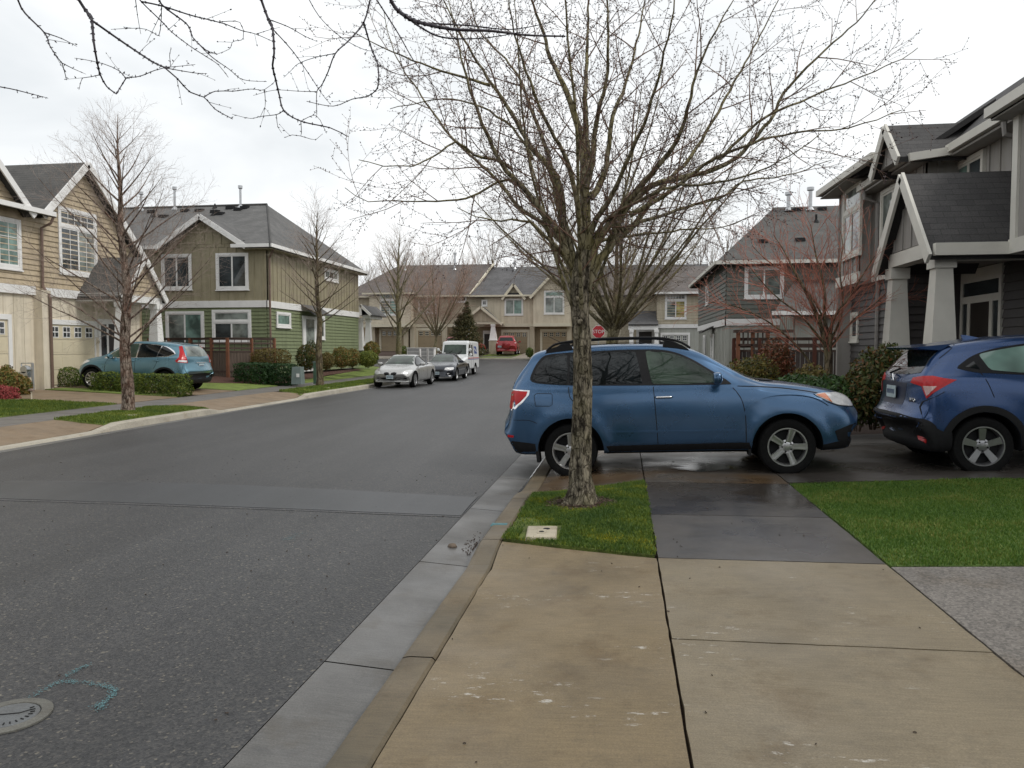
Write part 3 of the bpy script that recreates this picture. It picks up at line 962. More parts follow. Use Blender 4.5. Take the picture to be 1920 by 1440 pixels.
def window(parent, ax, a, s, u0, u1, z0, z1, trim=None, tw=.11, transom=None, vert=1, grid=None, glass_mats=None, name='window', base=.03, tgrid=None, split=None):
    trim = trim or m_white
    u0, u1 = sorted((u0, u1)); z0, z1 = sorted((z0, z1))
    mb = MB()
    o = base
    for (a0, a1, b0, b1) in ((u0, u1, z1 - tw, z1), (u0, u1, z0, z0 + tw), (u0, u0 + tw, z0 + tw, z1 - tw), (u1 - tw, u1, z0 + tw, z1 - tw)):
        board(mb, ax, a, s, a0, a1, b0, b1, 0, o + .03)
    board(mb, ax, a, s, u0 - .03, u1 + .03, z0 - .045, z0 - .001, 0, o + .055)
    U0, U1, Z0, Z1 = u0 + tw, u1 - tw, z0 + tw, z1 - tw
    fw = .045
    rows = [(Z0, Z1)]
    if transom:
        zt = Z1 - transom
        board(mb, ax, a, s, U0, U1, zt - .05, zt + .05, 0, o + .026)
        rows = [(Z0, zt - .05), (zt + .05, Z1)]
    for ri, (a0, a1) in enumerate(rows):
        for b in ((U0, U1, a0, a0 + fw), (U0, U1, a1 - fw, a1), (U0, U0 + fw, a0 + fw, a1 - fw), (U1 - fw, U1, a0 + fw, a1 - fw)):
            board(mb, ax, a, s, *b, 0, o + .012)
        if ri == 0 or not transom:
            for k in range(1, vert + 1):
                uc = lerp(U0, U1, k / (vert + 1))
                board(mb, ax, a, s, uc - .035, uc + .035, a0 + fw, a1 - fw, 0, o + .016)
        g_ = tgrid if (transom and ri == 1) else grid
        if g_:
            for k in range(1, g_[0]):
                uc = lerp(U0 + fw, U1 - fw, k / g_[0]); board(mb, ax, a, s, uc - .011, uc + .011, a0 + fw, a1 - fw, 0, o + .007)
            for k in range(1, g_[1]):
                zc = lerp(a0 + fw, a1 - fw, k / g_[1]); board(mb, ax, a, s, U0 + fw, U1 - fw, zc - .011, zc + .011, 0, o + .005)
    w = mb.build(name, trim, parent)
    gm = glass_mats or [m_gls]
    mb = MB(); mats = []
    k = 0
    for ri, (a0, a1) in enumerate(rows):
        nn = vert + 1 if (ri == 0 or not transom) else 1
        for q in range(nn):
            b0 = lerp(U0, U1, q / nn); b1 = lerp(U0, U1, (q + 1) / nn)
            mb2 = MB(); board(mb2, ax, a, s, b0 + .01, b1 - .01, a0 + .01, a1 - .01, .002, o)
            mm = gm[k % len(gm)]; k += 1
            if mm not in mats: mats.append(mm)
            i = len(mb.v); mb.v.extend(mb2.v)
            for f in mb2.f: mb.poly([i + t for t in f], mi=mats.index(mm))
    mb.build('pane', mats, w)
    return w

def garage(parent, ax, a, s, u0, u1, z0, z1, m, trim, name='garage_door', nw=4, tw=.14):
    u0, u1 = sorted((u0, u1))
    mb = MB()
    for (a0, a1, b0, b1) in ((u0 - tw, u1 + tw, z1, z1 + tw * 1.2), (u0 - tw, u0, z0, z1), (u1, u1 + tw, z0, z1)):
        board(mb, ax, a, s, a0, a1, b0, b1, 0, .07)
    fr = mb.build('door_frame', trim, parent)
    mb = MB()
    n = 4; h = (z1 - z0) / n
    for k in range(n):
        board(mb, ax, a, s, u0, u1, z0 + k * h + .006, z0 + (k + 1) * h - .006, 0, .03)
        if k < n - 1:
            for q in range(nw):
                c0 = lerp(u0, u1, q / nw) + .06; c1 = lerp(u0, u1, (q + 1) / nw) - .06
                board(mb, ax, a, s, c0, c1, z0 + k * h + .08, z0 + (k + 1) * h - .08, 0, .036)
    d = mb.build(name, m, parent)
    w_ = (u1 - u0) / nw
    for q in range(nw):
        mb = MB(); mg = MB()
        uc = lerp(u0, u1, (q + .5) / nw); zc = z1 - h * .5
        sw, sh = w_ * .27, h * .32
        board(mb, ax, a, s, uc - sw - .03, uc + sw + .03, zc - sh - .03, zc + sh + .03, 0, .04)
        for i in (-1, 1):
            for j in (-1, 1):
                board(mg, ax, a, s, uc + i * sw * .12, uc + i * sw, zc + j * sh * .12, zc + j * sh, .03, .045)
        mg.build('pane', m_gls, mb.build('window', trim, d))
    return d

def fascia(parent, segs, m, h=.2, w=.06, name='fascia'):
    mb = MB()
    for p, q in segs: mb.bar(p, q, w, h)
    return mb.build(name, m, parent)

def gable_x(parent, X0, X1, yc, hw, zf, zp, m_sh, trim, ov=.25, wallm=None, style='lap', zb=None, name='roof', e=.22):
    """gable roof with its ridge along X from face X0 (street side) back to X1; half width hw at height zf, peak zp"""
    sgn = 1 if X0 > X1 else -1
    xf = X0 + sgn * ov
    sl = (zp - zf) / hw
    mb = MB()
    for k in (-1, 1):
        mb.slab([(xf, yc + k * (hw + e), zf - sl * e), (X1, yc + k * (hw + e), zf - sl * e), (X1, yc, zp), (xf, yc, zp)], .10)
    mb.build(name, m_sh, parent)
    segs = [((xf + sgn * .03, yc + k * (hw + e + .02), zf - sl * (e + .02) - .06), (xf + sgn * .03, yc, zp - .05)) for k in (-1, 1)]
    fascia(parent, segs, trim, .2, .05)
    if wallm:
        wall(parent, 'x', X0, sgn, [(yc - hw, zf), (yc + hw, zf), (yc, zp - .12)], wallm, style)

def gable_y(parent, Y0, Y1, xc, hw, zf, zp, m_sh, trim, ov=.3, wallm=None, style='batten', e=.25, name='roof', hip_y1=None):
    """gable with ridge along Y, face at Y0 looking to -Y"""
    yf = Y0 - ov; sl = (zp - zf) / hw
    mb = MB()
    for k in (-1, 1):
        mb.slab([(xc + k * (hw + e), yf, zf - sl * e), (xc + k * (hw + e), Y0 + .6, zf - sl * e), (xc, Y1, zp), (xc, yf, zp)], .10)
    mb.build(name, m_sh, parent)
    fascia(parent, [((xc + k * (hw + e + .02), yf - .03, zf - sl * (e + .02) - .06), (xc, yf - .03, zp - .05)) for k in (-1, 1)], trim, .22, .05)
    if wallm: wall(parent, 'y', Y0, -1, [(xc - hw, zf), (xc + hw, zf), (xc, zp - .12)], wallm, style)

def gutter_run(parent, segs, trim, name='gutter'):
    mb = MB()
    for p, q in segs: mb.bar(p, q, .12, .15)
    return mb.build(name, trim, parent)

def column(parent, x, y, z0, z1, wt=.14, wb=.26, m=None, ped=None, pedh=.8):
    mb = MB()
    zb = z0 + (pedh if ped else 0)
    mb.hexa([(x - wb, y - wb, zb), (x + wb, y - wb, zb), (x + wb, y + wb, zb), (x - wb, y + wb, zb), (x - wt, y - wt, z1 - .2), (x + wt, y - wt, z1 - .2), (x + wt, y + wt, z1 - .2), (x - wt, y + wt, z1 - .2)])
    mb.box((x - wt - .04, y - wt - .04, z1 - .2), (x + wt + .04, y + wt + .04, z1))
    c = mb.build('column', m or m_white, parent)
    if ped:
        mb = MB(); mb.box((x - wb - .03, y - wb - .03, z0), (x + wb + .03, y + wb + .03, zb - .05)); mb.build('pedestal', ped, c)
        mb = MB(); mb.box((x - wb - .07, y - wb - .07, zb - .05), (x + wb + .07, y + wb + .07, zb)); mb.build('cap', m or m_white, c)
    return c

def vent_pipe(parent, x, y, z, h, r=.06, cap=True):
    mb = MB()
    mb.lathe([(0, z + h), (r, z + h), (r, z - .3)], 10, c=(x, y, 0))
    mb.lathe([(r + .12, z - .05), (r + .02, z + .10)], 10, c=(x, y, 0))
    if cap:
        mb.lathe([(0, z + h + .16), (r * 1.9, z + h + .16), (r * 1.9, z + h + .02), (r, z + h - .02)], 10, c=(x, y, 0))
    return mb.build('vent_pipe', m_metal if cap else m_dark, parent)

def roof_vents(parent, pts):
    for (x, y, z) in pts:
        mb = MB(); mb.hexa([(x-.2,y-.16,z-.05),(x+.2,y-.16,z-.05),(x+.2,y+.2,z),(x-.2,y+.2,z),(x-.18,y-.14,z+.10),(x+.18,y-.14,z+.10),(x+.18,y+.18,z+.14),(x-.18,y+.18,z+.14)])
        mb.build('roof_vent', m_dark, parent)

# ---------------------------------------------- House A: tan and cream, far left
A = thing('tan_house', 'tan two-storey house with cream garage level at the left edge, blue-grey crossover parked before it', 'house', (-19.2, 23, .25))
XA = -19.2
zbA, zbandA, zeA = .1, 3.38, 5.95
ypk, zpk = 24.9, 8.02
# upper walls
wall(A, 'x', XA, 1, [(13.5, zbandA), (22.9, zbandA), (22.9, zeA), (13.5, zeA)], m_tanlap, 'lap', .175)
wall(A, 'x', XA, 1, [(22.9, zbandA), (28.2, zbandA), (28.2, 4.75), (ypk, zpk - .12), (22.9, 6.05)], m_tanlap, 'lap', .175)
wall(A, 'y', 28.2, 1, [(-28, zbA), (XA, zbA), (XA, 4.8), (-28, 4.8)], m_tanlap, 'lap')
wall(A, 'y', 13.5, -1, [(-28, zbA), (XA, zbA), (XA, zeA), (-28, zeA)], m_tanlap, 'lap')
# lower walls
wall(A, 'x', XA - .02, 1, [(13.5, zbA), (28.2, zbA), (28.2, zbandA - .02), (13.5, zbandA - .02)], m_creamwall, 'groove')
mb = MB()
board(mb, 'x', XA, 1, 13.5, 22.55, zbandA - .12, zbandA + .16, 0, .09)
board(mb, 'x', XA, 1, 22.95, 28.2, zbandA - .12, zbandA + .16, 0, .09)
mb.build('band', m_white, A)
mb = MB(); board(mb, 'x', XA, 1, 22.55, 22.95, zbA, zbandA + .05, 0, .30); mb.build('pilaster', m_creamwall, A)
# main roof behind
mb = MB()
mb.slab([(XA + .45, 13.0, zeA + .02), (XA + .45, 23.1, zeA + .02), (-24, 23.1, 8.1), (-24, 13.0, 8.1)], .12)
mb.slab([(XA + .3, 28.45, 4.75), (-28, 28.45, 4.75), (-28, ypk, 8.12), (XA + .3, ypk, 8.12)], .12)
mb.slab([(XA + .3, 22.75, 5.93), (-28, 22.75, 5.93), (-28, ypk, 8.125), (XA + .3, ypk, 8.125)], .12)
mb.build('roof', m_shA, A)
fascia(A, [((XA + .33, 28.47, 4.68), (XA + .33, ypk, 8.05)), ((XA + .33, 22.7, 5.86), (XA + .33, ypk, 8.05))], m_white, .24, .05)
gutter_run(A, [((XA + .5, 13, zeA), (XA + .5, 23.0, zeA))], m_white)
# second gable further left
gable_x(A, XA + .12, -25, 19.6, 2.35, 6.05, 8.4, m_shA, m_white, .3, m_tanlap)
window(A, 'x', XA, 1, 23.70, 25.62, 4.10, 6.40, vert=1, transom=.55, tgrid=(5, 2), grid=(4, 4), glass_mats=[m_gls, m_glsb, m_gls])
window(A, 'x', XA, 1, 20.0, 22.05, 4.02, 5.62, vert=1, grid=(5, 3), glass_mats=[m_glsb, m_glsg])
window(A, 'x', XA, 1, 15.0, 17.0, 4.02, 5.62, vert=1, grid=(5, 3), glass_mats=[m_glsb, m_glsg])
m_gdc = mat('cream garage door', (.60, .53, .38), .5, .04, 3)
garage(A, 'x', XA, 1, 23.12, 25.35, .27, 2.33, m_gdc, m_white, nw=4)
garage(A, 'x', XA, 1, 18.2, 21.4, .27, 2.42, m_gdc, m_white, nw=5)
mb = MB()
mb.tube([(XA + .5, 22.95, zeA - .05), (XA + .42, 22.9, zeA - .3), (XA + .12, 22.85, zeA - .45), (XA + .1, 22.85, zbandA + .2)], .045, 6)
mb.tube([(XA + .1, 22.85, zbandA + .2), (XA + .36, 22.85, zbandA - .2), (XA + .36, 22.85, .2)], .045, 6)
mb.build('downspout', m_pipe, A)
# porch of A
PXA = -17.5
gable_x(A, PXA, XA - .6, 25.75, 1.22, 3.42, 4.85, m_shA, m_white, .15, m_tanlap, e=.08)
mb = MB()
board(mb, 'x', PXA, 1, 24.5, 26.95, 3.18, 3.46, -.25, .03)
for yy_ in (24.5, 26.7): mb.box((PXA - .2, yy_, 3.18), (XA, yy_ + .25, 3.46))
mb.build('porch_beam', m_white, A)
mb = MB(); mb.box((XA, 24.5, 3.40), (PXA, 26.9, 3.44)); mb.build('porch_ceiling', m_white, A)
column(A, PXA - .1, 24.72, .15, 3.18, .13, .25)
column(A, PXA - .1, 26.72, .15, 3.18, .13, .27)
mb = MB(); mb.box((XA + .02, 24.2, .1), (PXA + .3, 27.2, .33)); mb.build('porch_step', m_lwalk, A)
mb = MB(); board(mb, 'x', XA, 1, 26.1, 27.05, .33, 2.42, 0, .05); mb.build('front_door', m_door, A)
mb = MB()
for q in ((25.55, 26.1, .33, 2.6), (27.05, 27.2, .33, 2.6), (26.1, 27.05, 2.42, 2.6)): board(mb, 'x', XA, 1, *q, 0, .07)
mb.build('door_frame', m_white, A)
mb = MB(); board(mb, 'x', XA, 1, 25.68, 25.98, .5, 2.4, .07, .075); mb.build('sidelight', m_gls, A)
# small low roof between gable and porch
mb = MB(); mb.slab([(XA + .7, 26.4, 3.45), (XA + .7, 28.1, 3.45), (XA + .02, 28.1, 4.2), (XA + .02, 26.4, 4.2)], .08); mb.build('roof', m_shA, A)
mb = MB(); mb.lathe([(.05, 0), (.05, .12)], 10, 'x', (XA, 25.48, 1.75)); mb.box((XA, 25.4, 1.2), (XA + .08, 25.54, 1.9)); mb.build('meter_box', m_creamwall, A)

# ---------------------------------------------- House B: green and olive
B = thing('green_house', 'olive and green two-storey house with hipped grey roof and rear fence', 'house', (-19, 37, .5))
YB, XB, YB2 = 31.8, -15.6, 43.6
zb2, zbandB, zeB = .35, 3.45, 6.0
XW = -29
wall(B, 'y', YB, -1, [(XW, zbandB), (XB, zbandB), (XB, zeB), (XW, zeB)], m_olive, 'batten', .42)
wall(B, 'y', YB + .03, -1, [(XW, zb2), (XB - .03, zb2), (XB - .03, zbandB), (XW, zbandB)], m_green, 'lap', .165)
wall(B, 'x', XB, 1, [(YB, zbandB), (YB2, zbandB), (YB2, zeB), (YB, zeB)], m_olive, 'batten', .42)
wall(B, 'x', XB - .03, 1, [(YB + .03, zb2), (YB2, zb2), (YB2, zbandB), (YB + .03, zbandB)], m_green, 'lap', .165)
wall(B, 'y', YB2, 1, [(XW, zb2), (XB - .05, zb2), (XB - .05, zeB), (XW, zeB)], m_olive, 'batten')
mb = MB()
board(mb, 'y', YB, -1, XW, XB + .05, zbandB - .13, zbandB + .17, 0, .05)
board(mb, 'x', XB, 1, YB - .05, YB2, zbandB - .13, zbandB + .17, 0, .052)
mb.build('band', m_white, B)
e = .42
zr_ = 8.96; ymid = (YB + YB2) / 2; xr = -18.4
mb = MB()
xn1 = onY(455, 462, YB).x; xn0 = onY(297, 465, YB).x
zrn = zeB + (zr_ - zeB) * (e + .25) / (ymid - YB + e)
th_ = (XB + e - xn1) / (XB + e - xr); hy, hz = lerp(YB - e, ymid, th_), lerp(zeB, zr_, th_)
mb.slab([(xn1, YB - e, zeB), (XB + e, YB - e, zeB), (xn1, hy, hz)], .14)
mb.slab([(xn0, YB + .25, zrn), (xn1, YB + .25, zrn), (xn1, hy, hz), (xr, ymid, zr_ - .002), (xn0, ymid, zr_ - .002)], .14)
mb.slab([(XW, YB - e, zeB), (xn0, YB - e, zeB), (xn0, ymid, zr_ - .001), (XW, ymid, zr_ - .001)], .14)
mb.slab([(XB + e, YB - e, zeB), (XB + e, YB2 + e, zeB), (xr, ymid, zr_)], .14)
mb.slab([(XB + e, YB2 + e, zeB), (XW, YB2 + e, zeB), (XW, ymid, zr_), (xr, ymid, zr_)], .14)
mb.build('roof', m_shG, B)
mb = MB(); mb.tube([(XW, ymid, zr_ + .02), (xr, ymid, zr_ + .02)], .07, 6); mb.tube([(xr, ymid, zr_), (XB + e, YB - e, zeB + .02)], .05, 5); mb.build('ridge_cap', m_shG, B)
gutter_run(B, [((xn1 - .3, YB - e - .04, zeB - .02), (XB + e + .04, YB - e - .04, zeB - .02)), ((XB + e + .04, YB - e - .1, zeB - .02), (XB + e + .04, YB2 + e, zeB - .02)), ((-29, YB - e - .04, zeB - .02), (xn0 + .3, YB - e - .04, zeB - .02))], m_white)
mb = MB(); mb.box((xn1, YB - e, zeB - .16), (XB + e, YB, zeB - .13)); mb.box((XW, YB - e, zeB - .16), (xn0, YB, zeB - .13)); mb.box((XB, YB, zeB - .16), (XB + e, YB2 + e, zeB - .13)); mb.build('soffit', m_olive, B)
pk = onY(376, 403, YB - .35)
fl_ = onY(461, 462, YB - .35)
wall(B, 'y', YB, -1, [(xn0, zeB - .02), (xn1, zeB - .02), (xn1, zeB + .16), (xn0, zeB + .16)], m_olive, 'batten', .42)
gable_y(B, YB - .02, YB + 2.9, pk.x, (fl_.x - pk.x) - .2, zeB + .14, pk.z - .02, m_shG, m_white, .42, m_olive, 'batten', e=.22)
def bw(px0, py0, px1, py1, **k):
    p = onY(px0, py0, YB); q = onY(px1, py1, YB)
    window(B, 'y', YB, -1, p.x, q.x, q.z, p.z, **k)
bw(303, 477, 361, 543, glass_mats=[m_gls, m_gls])
bw(405, 475, 467, 543, glass_mats=[m_gls, m_gls])
bw(311, 584, 384, 650, glass_mats=[m_glsb, m_glsg])
bw(398, 581, 472, 640, transom=.42, glass_mats=[m_gls, m_glsb, m_glsb])
def bwx(px0, py0, px1, py1, **k):
    p = onX(px0, py0, XB); q = onX(px1, py1, XB)
    window(B, 'x', XB, 1, p.y, q.y, onX(px0, py1, XB).z, p.z, **k)
bwx(517, 584, 544, 613, vert=0, glass_mats=[m_glsg])
bwx(597, 592, 608, 636, vert=0, glass_mats=[m_glsb])
bwx(607, 502, 633, 524, vert=2, glass_mats=[m_glsb, m_gls, m_glsb])
p = onX(566, 584, XB); q = onX(594, 584, XB)
mb = MB(); board(mb, 'x', XB, 1, p.y, q.y, zb2, p.z - .2, .0, .06); fr_ = mb.build('door_frame', m_white, B)
mb = MB(); board(mb, 'x', XB, 1, p.y + .35, q.y - .5, zb2 + .15, p.z - .35, .0, .075); mb.build('side_door', m_glsb, B)
mb = MB(); mb.slab([(XB + .7, p.y - .2, p.z - .1), (XB + .7, q.y + .2, p.z - .1), (XB + .03, q.y + .2, p.z + .35), (XB + .03, p.y - .2, p.z + .35)], .07); mb.build('awning', m_shG, B)
mb = MB(); mb.tube([(XB + e, YB - .1, zeB - .1), (XB + .09, YB + .12, zeB - .5), (XB + .09, YB + .12, zb2)], .05, 6); mb.build('downspout', m_pipe, B)
for (px, py) in ((478, 345),): pass
def roofz(y): return zeB + (zr_ - zeB) * clamp((y - YB + e) / (ymid - YB + e))
for (px, pyb, h, cap) in ((328, 395, 1.0, True), (451, 380, .95, True), (265, 385, .8, True), (289, 415, .35, False), (400, 400, .28, False), (403, 385, .22, False)):
    y = ymid - .3 if pyb < 396 else ymid - 1.6
    p = onY(px, pyb, y); vent_pipe(B, p.x, y, roofz(y), h, .06 if cap else .04, cap)
roof_vents(B, [(onY(px, 400, y).x, y, roofz(y)) for px, y in ((285, 36.9), (347, 36.9), (374, 36.9), (403, 36.6), (432, 37.2), (447, 36.9), (459, 37.2), (306, 36.0), (412, 36.2))])
# front porch of B, seen past its far end
pa_, pb_ = onY(676, 640, 44.2).x, onY(691, 640, 44.6).x
pc_ = (pa_ + pb_) / 2
mb = MB()
mb.slab([(pb_ + .45, 43.7, 3.5), (pb_ + .45, 46.8, 3.5), (pc_, 46.8, 4.1), (pc_, 43.7, 4.1)], .08)
mb.slab([(XB + .1, 46.8, 3.5), (XB + .1, 43.7, 3.5), (pc_, 43.7, 4.1), (pc_, 46.8, 4.1)], .08)
mb.build('roof', m_shG, B)
fascia(B, [((pb_ + .47, 43.66, 3.45), (pc_, 43.66, 4.05)), ((XB + .1, 43.66, 3.45), (pc_, 43.66, 4.05))], m_white, .14)
for (x, y) in ((pa_, 44.2), (pb_, 44.6)):
    column(B, x, y, .45, 3.3, .12, .21, ped=m_green, pedh=.95)
mb = MB(); mb.box((XB + .1, 44.0, 3.28), (pb_ + .3, 46.4, 3.48)); mb.build('porch_beam', m_white, B)

# ---------------------------------------------- far row across the end of the street
YE = 70.0
def exz(px, py, Y=YE): return onY(px, py, Y)
E_ = thing('beige_row_house', 'long beige row house with brown garage doors closing off the far end of the street', 'house', (-10, YE, 1.0))
zE0 = 1.0
zEb = exz(900, 610).z; zEe = exz(1000, 554).z; zEr = exz(1000, 500, YE + 5.5).z
xl = exz(640, 600).x; xm = exz(888, 600).x; xr2 = exz(1330, 600).x
xj = exz(1025, 600).x
wall(E_, 'y', YE, -1, [(xl, zE0 - .3), (xr2, zE0 - .3), (xr2, zEb), (xl, zEb)], m_brownwall, 'lap', .3)
wall(E_, 'y', YE - .4, -1, [(xm + 1.1, zEb), (xr2, zEb), (xr2, zEe), (xm + 1.1, zEe)], m_beige, 'batten', .45)
wall(E_, 'y', YE - .0, -1, [(xl, zEb), (xm + 1.1, zEb), (xm + 1.1, zEe), (xl, zEe)], m_tan2, 'lap', .25)
wall(E_, 'x', xr2, 1, [(YE - .4, zE0 - .3), (YE + 11, zE0 - .3), (YE + 11, zEe), (YE - .4, zEe)], m_tan2, 'lap', .25)
mb = MB(); board(mb, 'y', YE - .4, -1, xm + 1.1, xr2, zEb - .16, zEb + .14, 0, .06); board(mb, 'y', YE, -1, xl, xm + 1.1, zEb - .16, zEb + .14, 0, .06); mb.build('band', m_cream, E_)
mb = MB()
mb.slab([(xm - .3, YE - .9, zEe), (xr2 + .4, YE - .9, zEe), (xr2 + .4, YE + 5.5, zEr), (xm + .95, YE + 5.5, zEr)], .15)
mb.slab([(xr2 + .4, YE + 12, zEe), (xm, YE + 12, zEe), (xm, YE + 5.5, zEr), (xr2 + .4, YE + 5.5, zEr)], .15)
mb.build('roof', m_shF, E_)
zEr2 = exz(800, 497, YE + 5.5).z
xh0 = exz(690, 552).x; xh1 = exz(748, 500, YE + 5.5).x
mb = MB()
mb.slab([(xl, YE - .5, zEe + .05), (xm - .2, YE - .5, zEe + .05), (xm + 1.0, YE + 5.5, zEr2), (xh1, YE + 5.5, zEr2)], .15)
mb.slab([(xm + 1.0, YE + 12, zEe), (xl, YE + 12, zEe), (xh1, YE + 5.5, zEr2), (xm + 1.0, YE + 5.5, zEr2)], .15)
mb.build('roof', m_shB, E_)
fascia(E_, [((xm - .2, YE - .62, zEe + .1), (xm + 1.0, YE + 5.45, zEr2 + .03))], m_cream, .2, .12)
gutter_run(E_, [((xm - .3, YE - .95, zEe - .06), (xr2 + .4, YE - .95, zEe - .06)), ((xl, YE - .55, zEe), (xm - .3, YE - .55, zEe))], m_cream)
def ew(px0, py0, px1, py1, Y, **k):
    p = exz(px0, py0, Y); q = exz(px1, py1, Y); window(E_, 'y', Y, -1, p.x, q.x, q.z, p.z, trim=m_white, **k)
ew(946, 560, 981, 591, YE - .4, glass_mats=[m_glsb, m_glsg])
ew(903, 562, 914, 574, YE - .4, vert=0, grid=(2, 2))
ew(784, 556, 819, 588, YE, glass_mats=[m_glsb, m_glsb])
ew(846, 555, 875, 567, YE, vert=2, grid=(2, 1))
# projecting bays with gables
def bay(x0, x1, Y, m, style, peak=None, sh=m_shF, zt=None):
    zt = zt or zEe
    wall(E_, 'y', Y, -1, [(x0, zEb), (x1, zEb), (x1, zt), (x0, zt)], m, style, .45 if style == 'batten' else .25)
    wall(E_, 'x', x0, -1, [(Y, zEb), (YE, zEb), (YE, zt), (Y, zt)], m, style)
    wall(E_, 'x', x1, 1, [(Y, zEb), (YE, zEb), (YE, zt), (Y, zt)], m, style)
    mb = MB(); board(mb, 'y', Y, -1, x0, x1, zEb - .16, zEb + .14, 0, .06); mb.box((x0, Y, zEb - .1), (x1, YE, zEb - .02)); mb.build('band', m_cream, E_)
    if peak: gable_y(E_, Y, YE + 2.5, (x0 + x1) / 2, (x1 - x0) / 2, zt, peak, sh, m_cream, .4, m, style)
x0, x1 = exz(1000, 600, YE - 1.2).x, exz(1070, 600, YE - 1.2).x
bay(x0, x1, YE - 1.2, m_beige, 'batten', exz(1035, 514, YE - 1.5).z)
ew(1020, 545, 1058, 589, YE - 1.2, transom=.45, glass_mats=[m_glsb, m_glsb, m_glsg])
x0, x1 = exz(947, 550, YE - .6).x, exz(980, 550, YE - .6).x
gable_y(E_, YE - .42, YE + 1.5, (x0 + x1) / 2, (x1 - x0) / 2, zEe - .02, exz(963, 532, YE - .8).z, m_shF, m_cream, .45, m_beige, 'batten')
x0, x1 = exz(693, 600, YE - 1.2).x, exz(770, 600, YE - 1.2).x
bay(x0, x1, YE - 1.2, m_beige, 'lap')
mb = MB()
zh = zEe + .25
mb.slab([(x0 - .5, YE - 1.7, zh), (x1 + .5, YE - 1.7, zh), (x1 - .8, YE + 3, zh + 2.2), (x0 + 1.2, YE + 3, zh + 2.2)], .14)
mb.slab([(x1 + .5, YE - 1.7, zh), (x1 + .5, YE + 3, zh), (x1 - .8, YE + 3, zh + 2.2)], .14)
mb.build('roof', m_shB, E_)
gutter_run(E_, [((x0 - .5, YE - 1.75, zh - .05), (x1 + .5, YE - 1.75, zh - .05))], m_cream)
ew(712, 548, 749, 591, YE - 1.2, transom=.6, glass_mats=[m_glsb, m_glsg, m_glsg])
# far left wing beyond the green house
def eg(px0, px1, py0, Y):
    a = exz(px0, py0, Y); b = exz(px1, py0, Y)
    garage(E_, 'y', Y, -1, a.x, b.x, zE0 - .05, a.z, m_gdb, m_cream, tw=.2)
m_gdb = mat('brown garage door', (.30, .235, .145), .55, .05, 3)
eg(944, 989, 623, YE); eg(1017, 1063, 622, YE); eg(715, 757, 620, YE); eg(784, 829, 620, YE)
for px in (702, 764, 776, 836, 999, 1068):
    x = exz(px, 600, YE).x; mb = MB(); mb.box((x - .22, YE - .55, zE0 - .2), (x + .22, YE, zEb - .1)); mb.build('pilaster', m_tan2, E_)
# entry with porch gable
xp = exz(915, 600, YE - 2.2).x
gable_y(E_, YE - 2.4, YE - .2, xp - .6, 1.7, exz(930, 603, YE - 2.4).z, exz(905, 575, YE - 2.6).z, m_shF, m_cream, .25, m_tan2, 'batten')
for px in (925, 880):
    column(E_, exz(px, 640, YE - 2.3).x, YE - 2.3, zE0 - .1, exz(925, 608, YE - 2.3).z, .17, .32, m_white, m_tan2, 1.3)
mb = MB(); mb.box((xp - 2.4, YE - 2.4, exz(925, 608, YE - 2.3).z), (xp + 1.2, YE - .4, exz(925, 604, YE - 2.3).z)); mb.build('porch_beam', m_cream, E_)
p = exz(906, 620, YE); mb = MB(); mb.box((p.x, YE - .08, zE0 - .1), (exz(919, 620, YE).x, YE, p.z)); mb.build('door_frame', m_white, E_)
mb = MB(); mb.box((p.x + .12, YE - .1, zE0 - .05), (p.x + .7, YE - .02, p.z - .3)); mb.build('front_door', m_door, E_)
for (px, h) in ((853, 1.5), (760, 1.0), (965, .5)):
    y = YE + 4.6; vent_pipe(E_, exz(px, 500, y).x, y, zEr - .25, h, .09)

# House F: closer tan house right of the street's end
YF = 57.0
Fh = thing('tan_corner_house', 'dull tan house with a yellow-lit upstairs window seen beyond the second street tree', 'house', (8, YF, .7))
zF0 = .55; zFb = onY(1270, 612, YF).z; zFe = onY(1270, 549, YF).z
x0, x1 = onY(1232, 600, YF).x, onY(1400, 600, YF).x
wall(Fh, 'y', YF, -1, [(x0, zFb), (x1, zFb), (x1, zFe), (x0, zFe)], m_tan2, 'lap', .2)
wall(Fh, 'x', x0, -1, [(YF, zFb), (YF + 8, zFb), (YF + 8, zFe), (YF, zFe)], m_tan2, 'lap', .2)
wall(Fh, 'y', YF + .03, -1, [(x0, zF0), (x1, zF0), (x1, zFb), (x0, zFb)], m_gpale, 'groove')
xw = onY(1165, 600, YF).x
wall(Fh, 'y', YF + 2.2, -1, [(xw - 3, zF0), (x0, zF0), (x0, zFe), (xw - 3, zFe)], m_tan2, 'lap', .2)
mb = MB(); board(mb, 'y', YF, -1, x0, x1, zFb - .12, zFb + .16, 0, .06); mb.build('band', m_white, Fh)
mb = MB()
zFr = onY(1250, 500, YF + 6).z
mb.slab([(x0 - .5, YF - .5, zFe), (x1, YF - .5, zFe), (x1, YF + 6, zFr), (x0 + 1.5, YF + 6, zFr)], .14)
mb.slab([(x0 - .5, YF + 11, zFe), (x0 - .5, YF - .5, zFe), (x0 + 1.5, YF + 6, zFr)], .14)
mb.slab([(xw - 3.5, YF + 1.7, zFe), (x0 + .5, YF + 1.7, zFe), (x0 + 2, YF + 6.5, zFr - .3), (xw - 1, YF + 6.5, zFr - .3)], .14)
mb.build('roof', m_shB, Fh)
gutter_run(Fh, [((x0 - .5, YF - .55, zFe - .04), (x1, YF - .55, zFe - .04))], m_white)
p = onY(1247, 550, YF); q = onY(1287, 598, YF)
window(Fh, 'y', YF, -1, p.x, q.x, q.z, p.z, transom=.4, tgrid=(6, 2), glass_mats=[m_glsb, m_glsy, m_gls])
p = onY(1242, 628, YF); q = onY(1290, 628, YF)
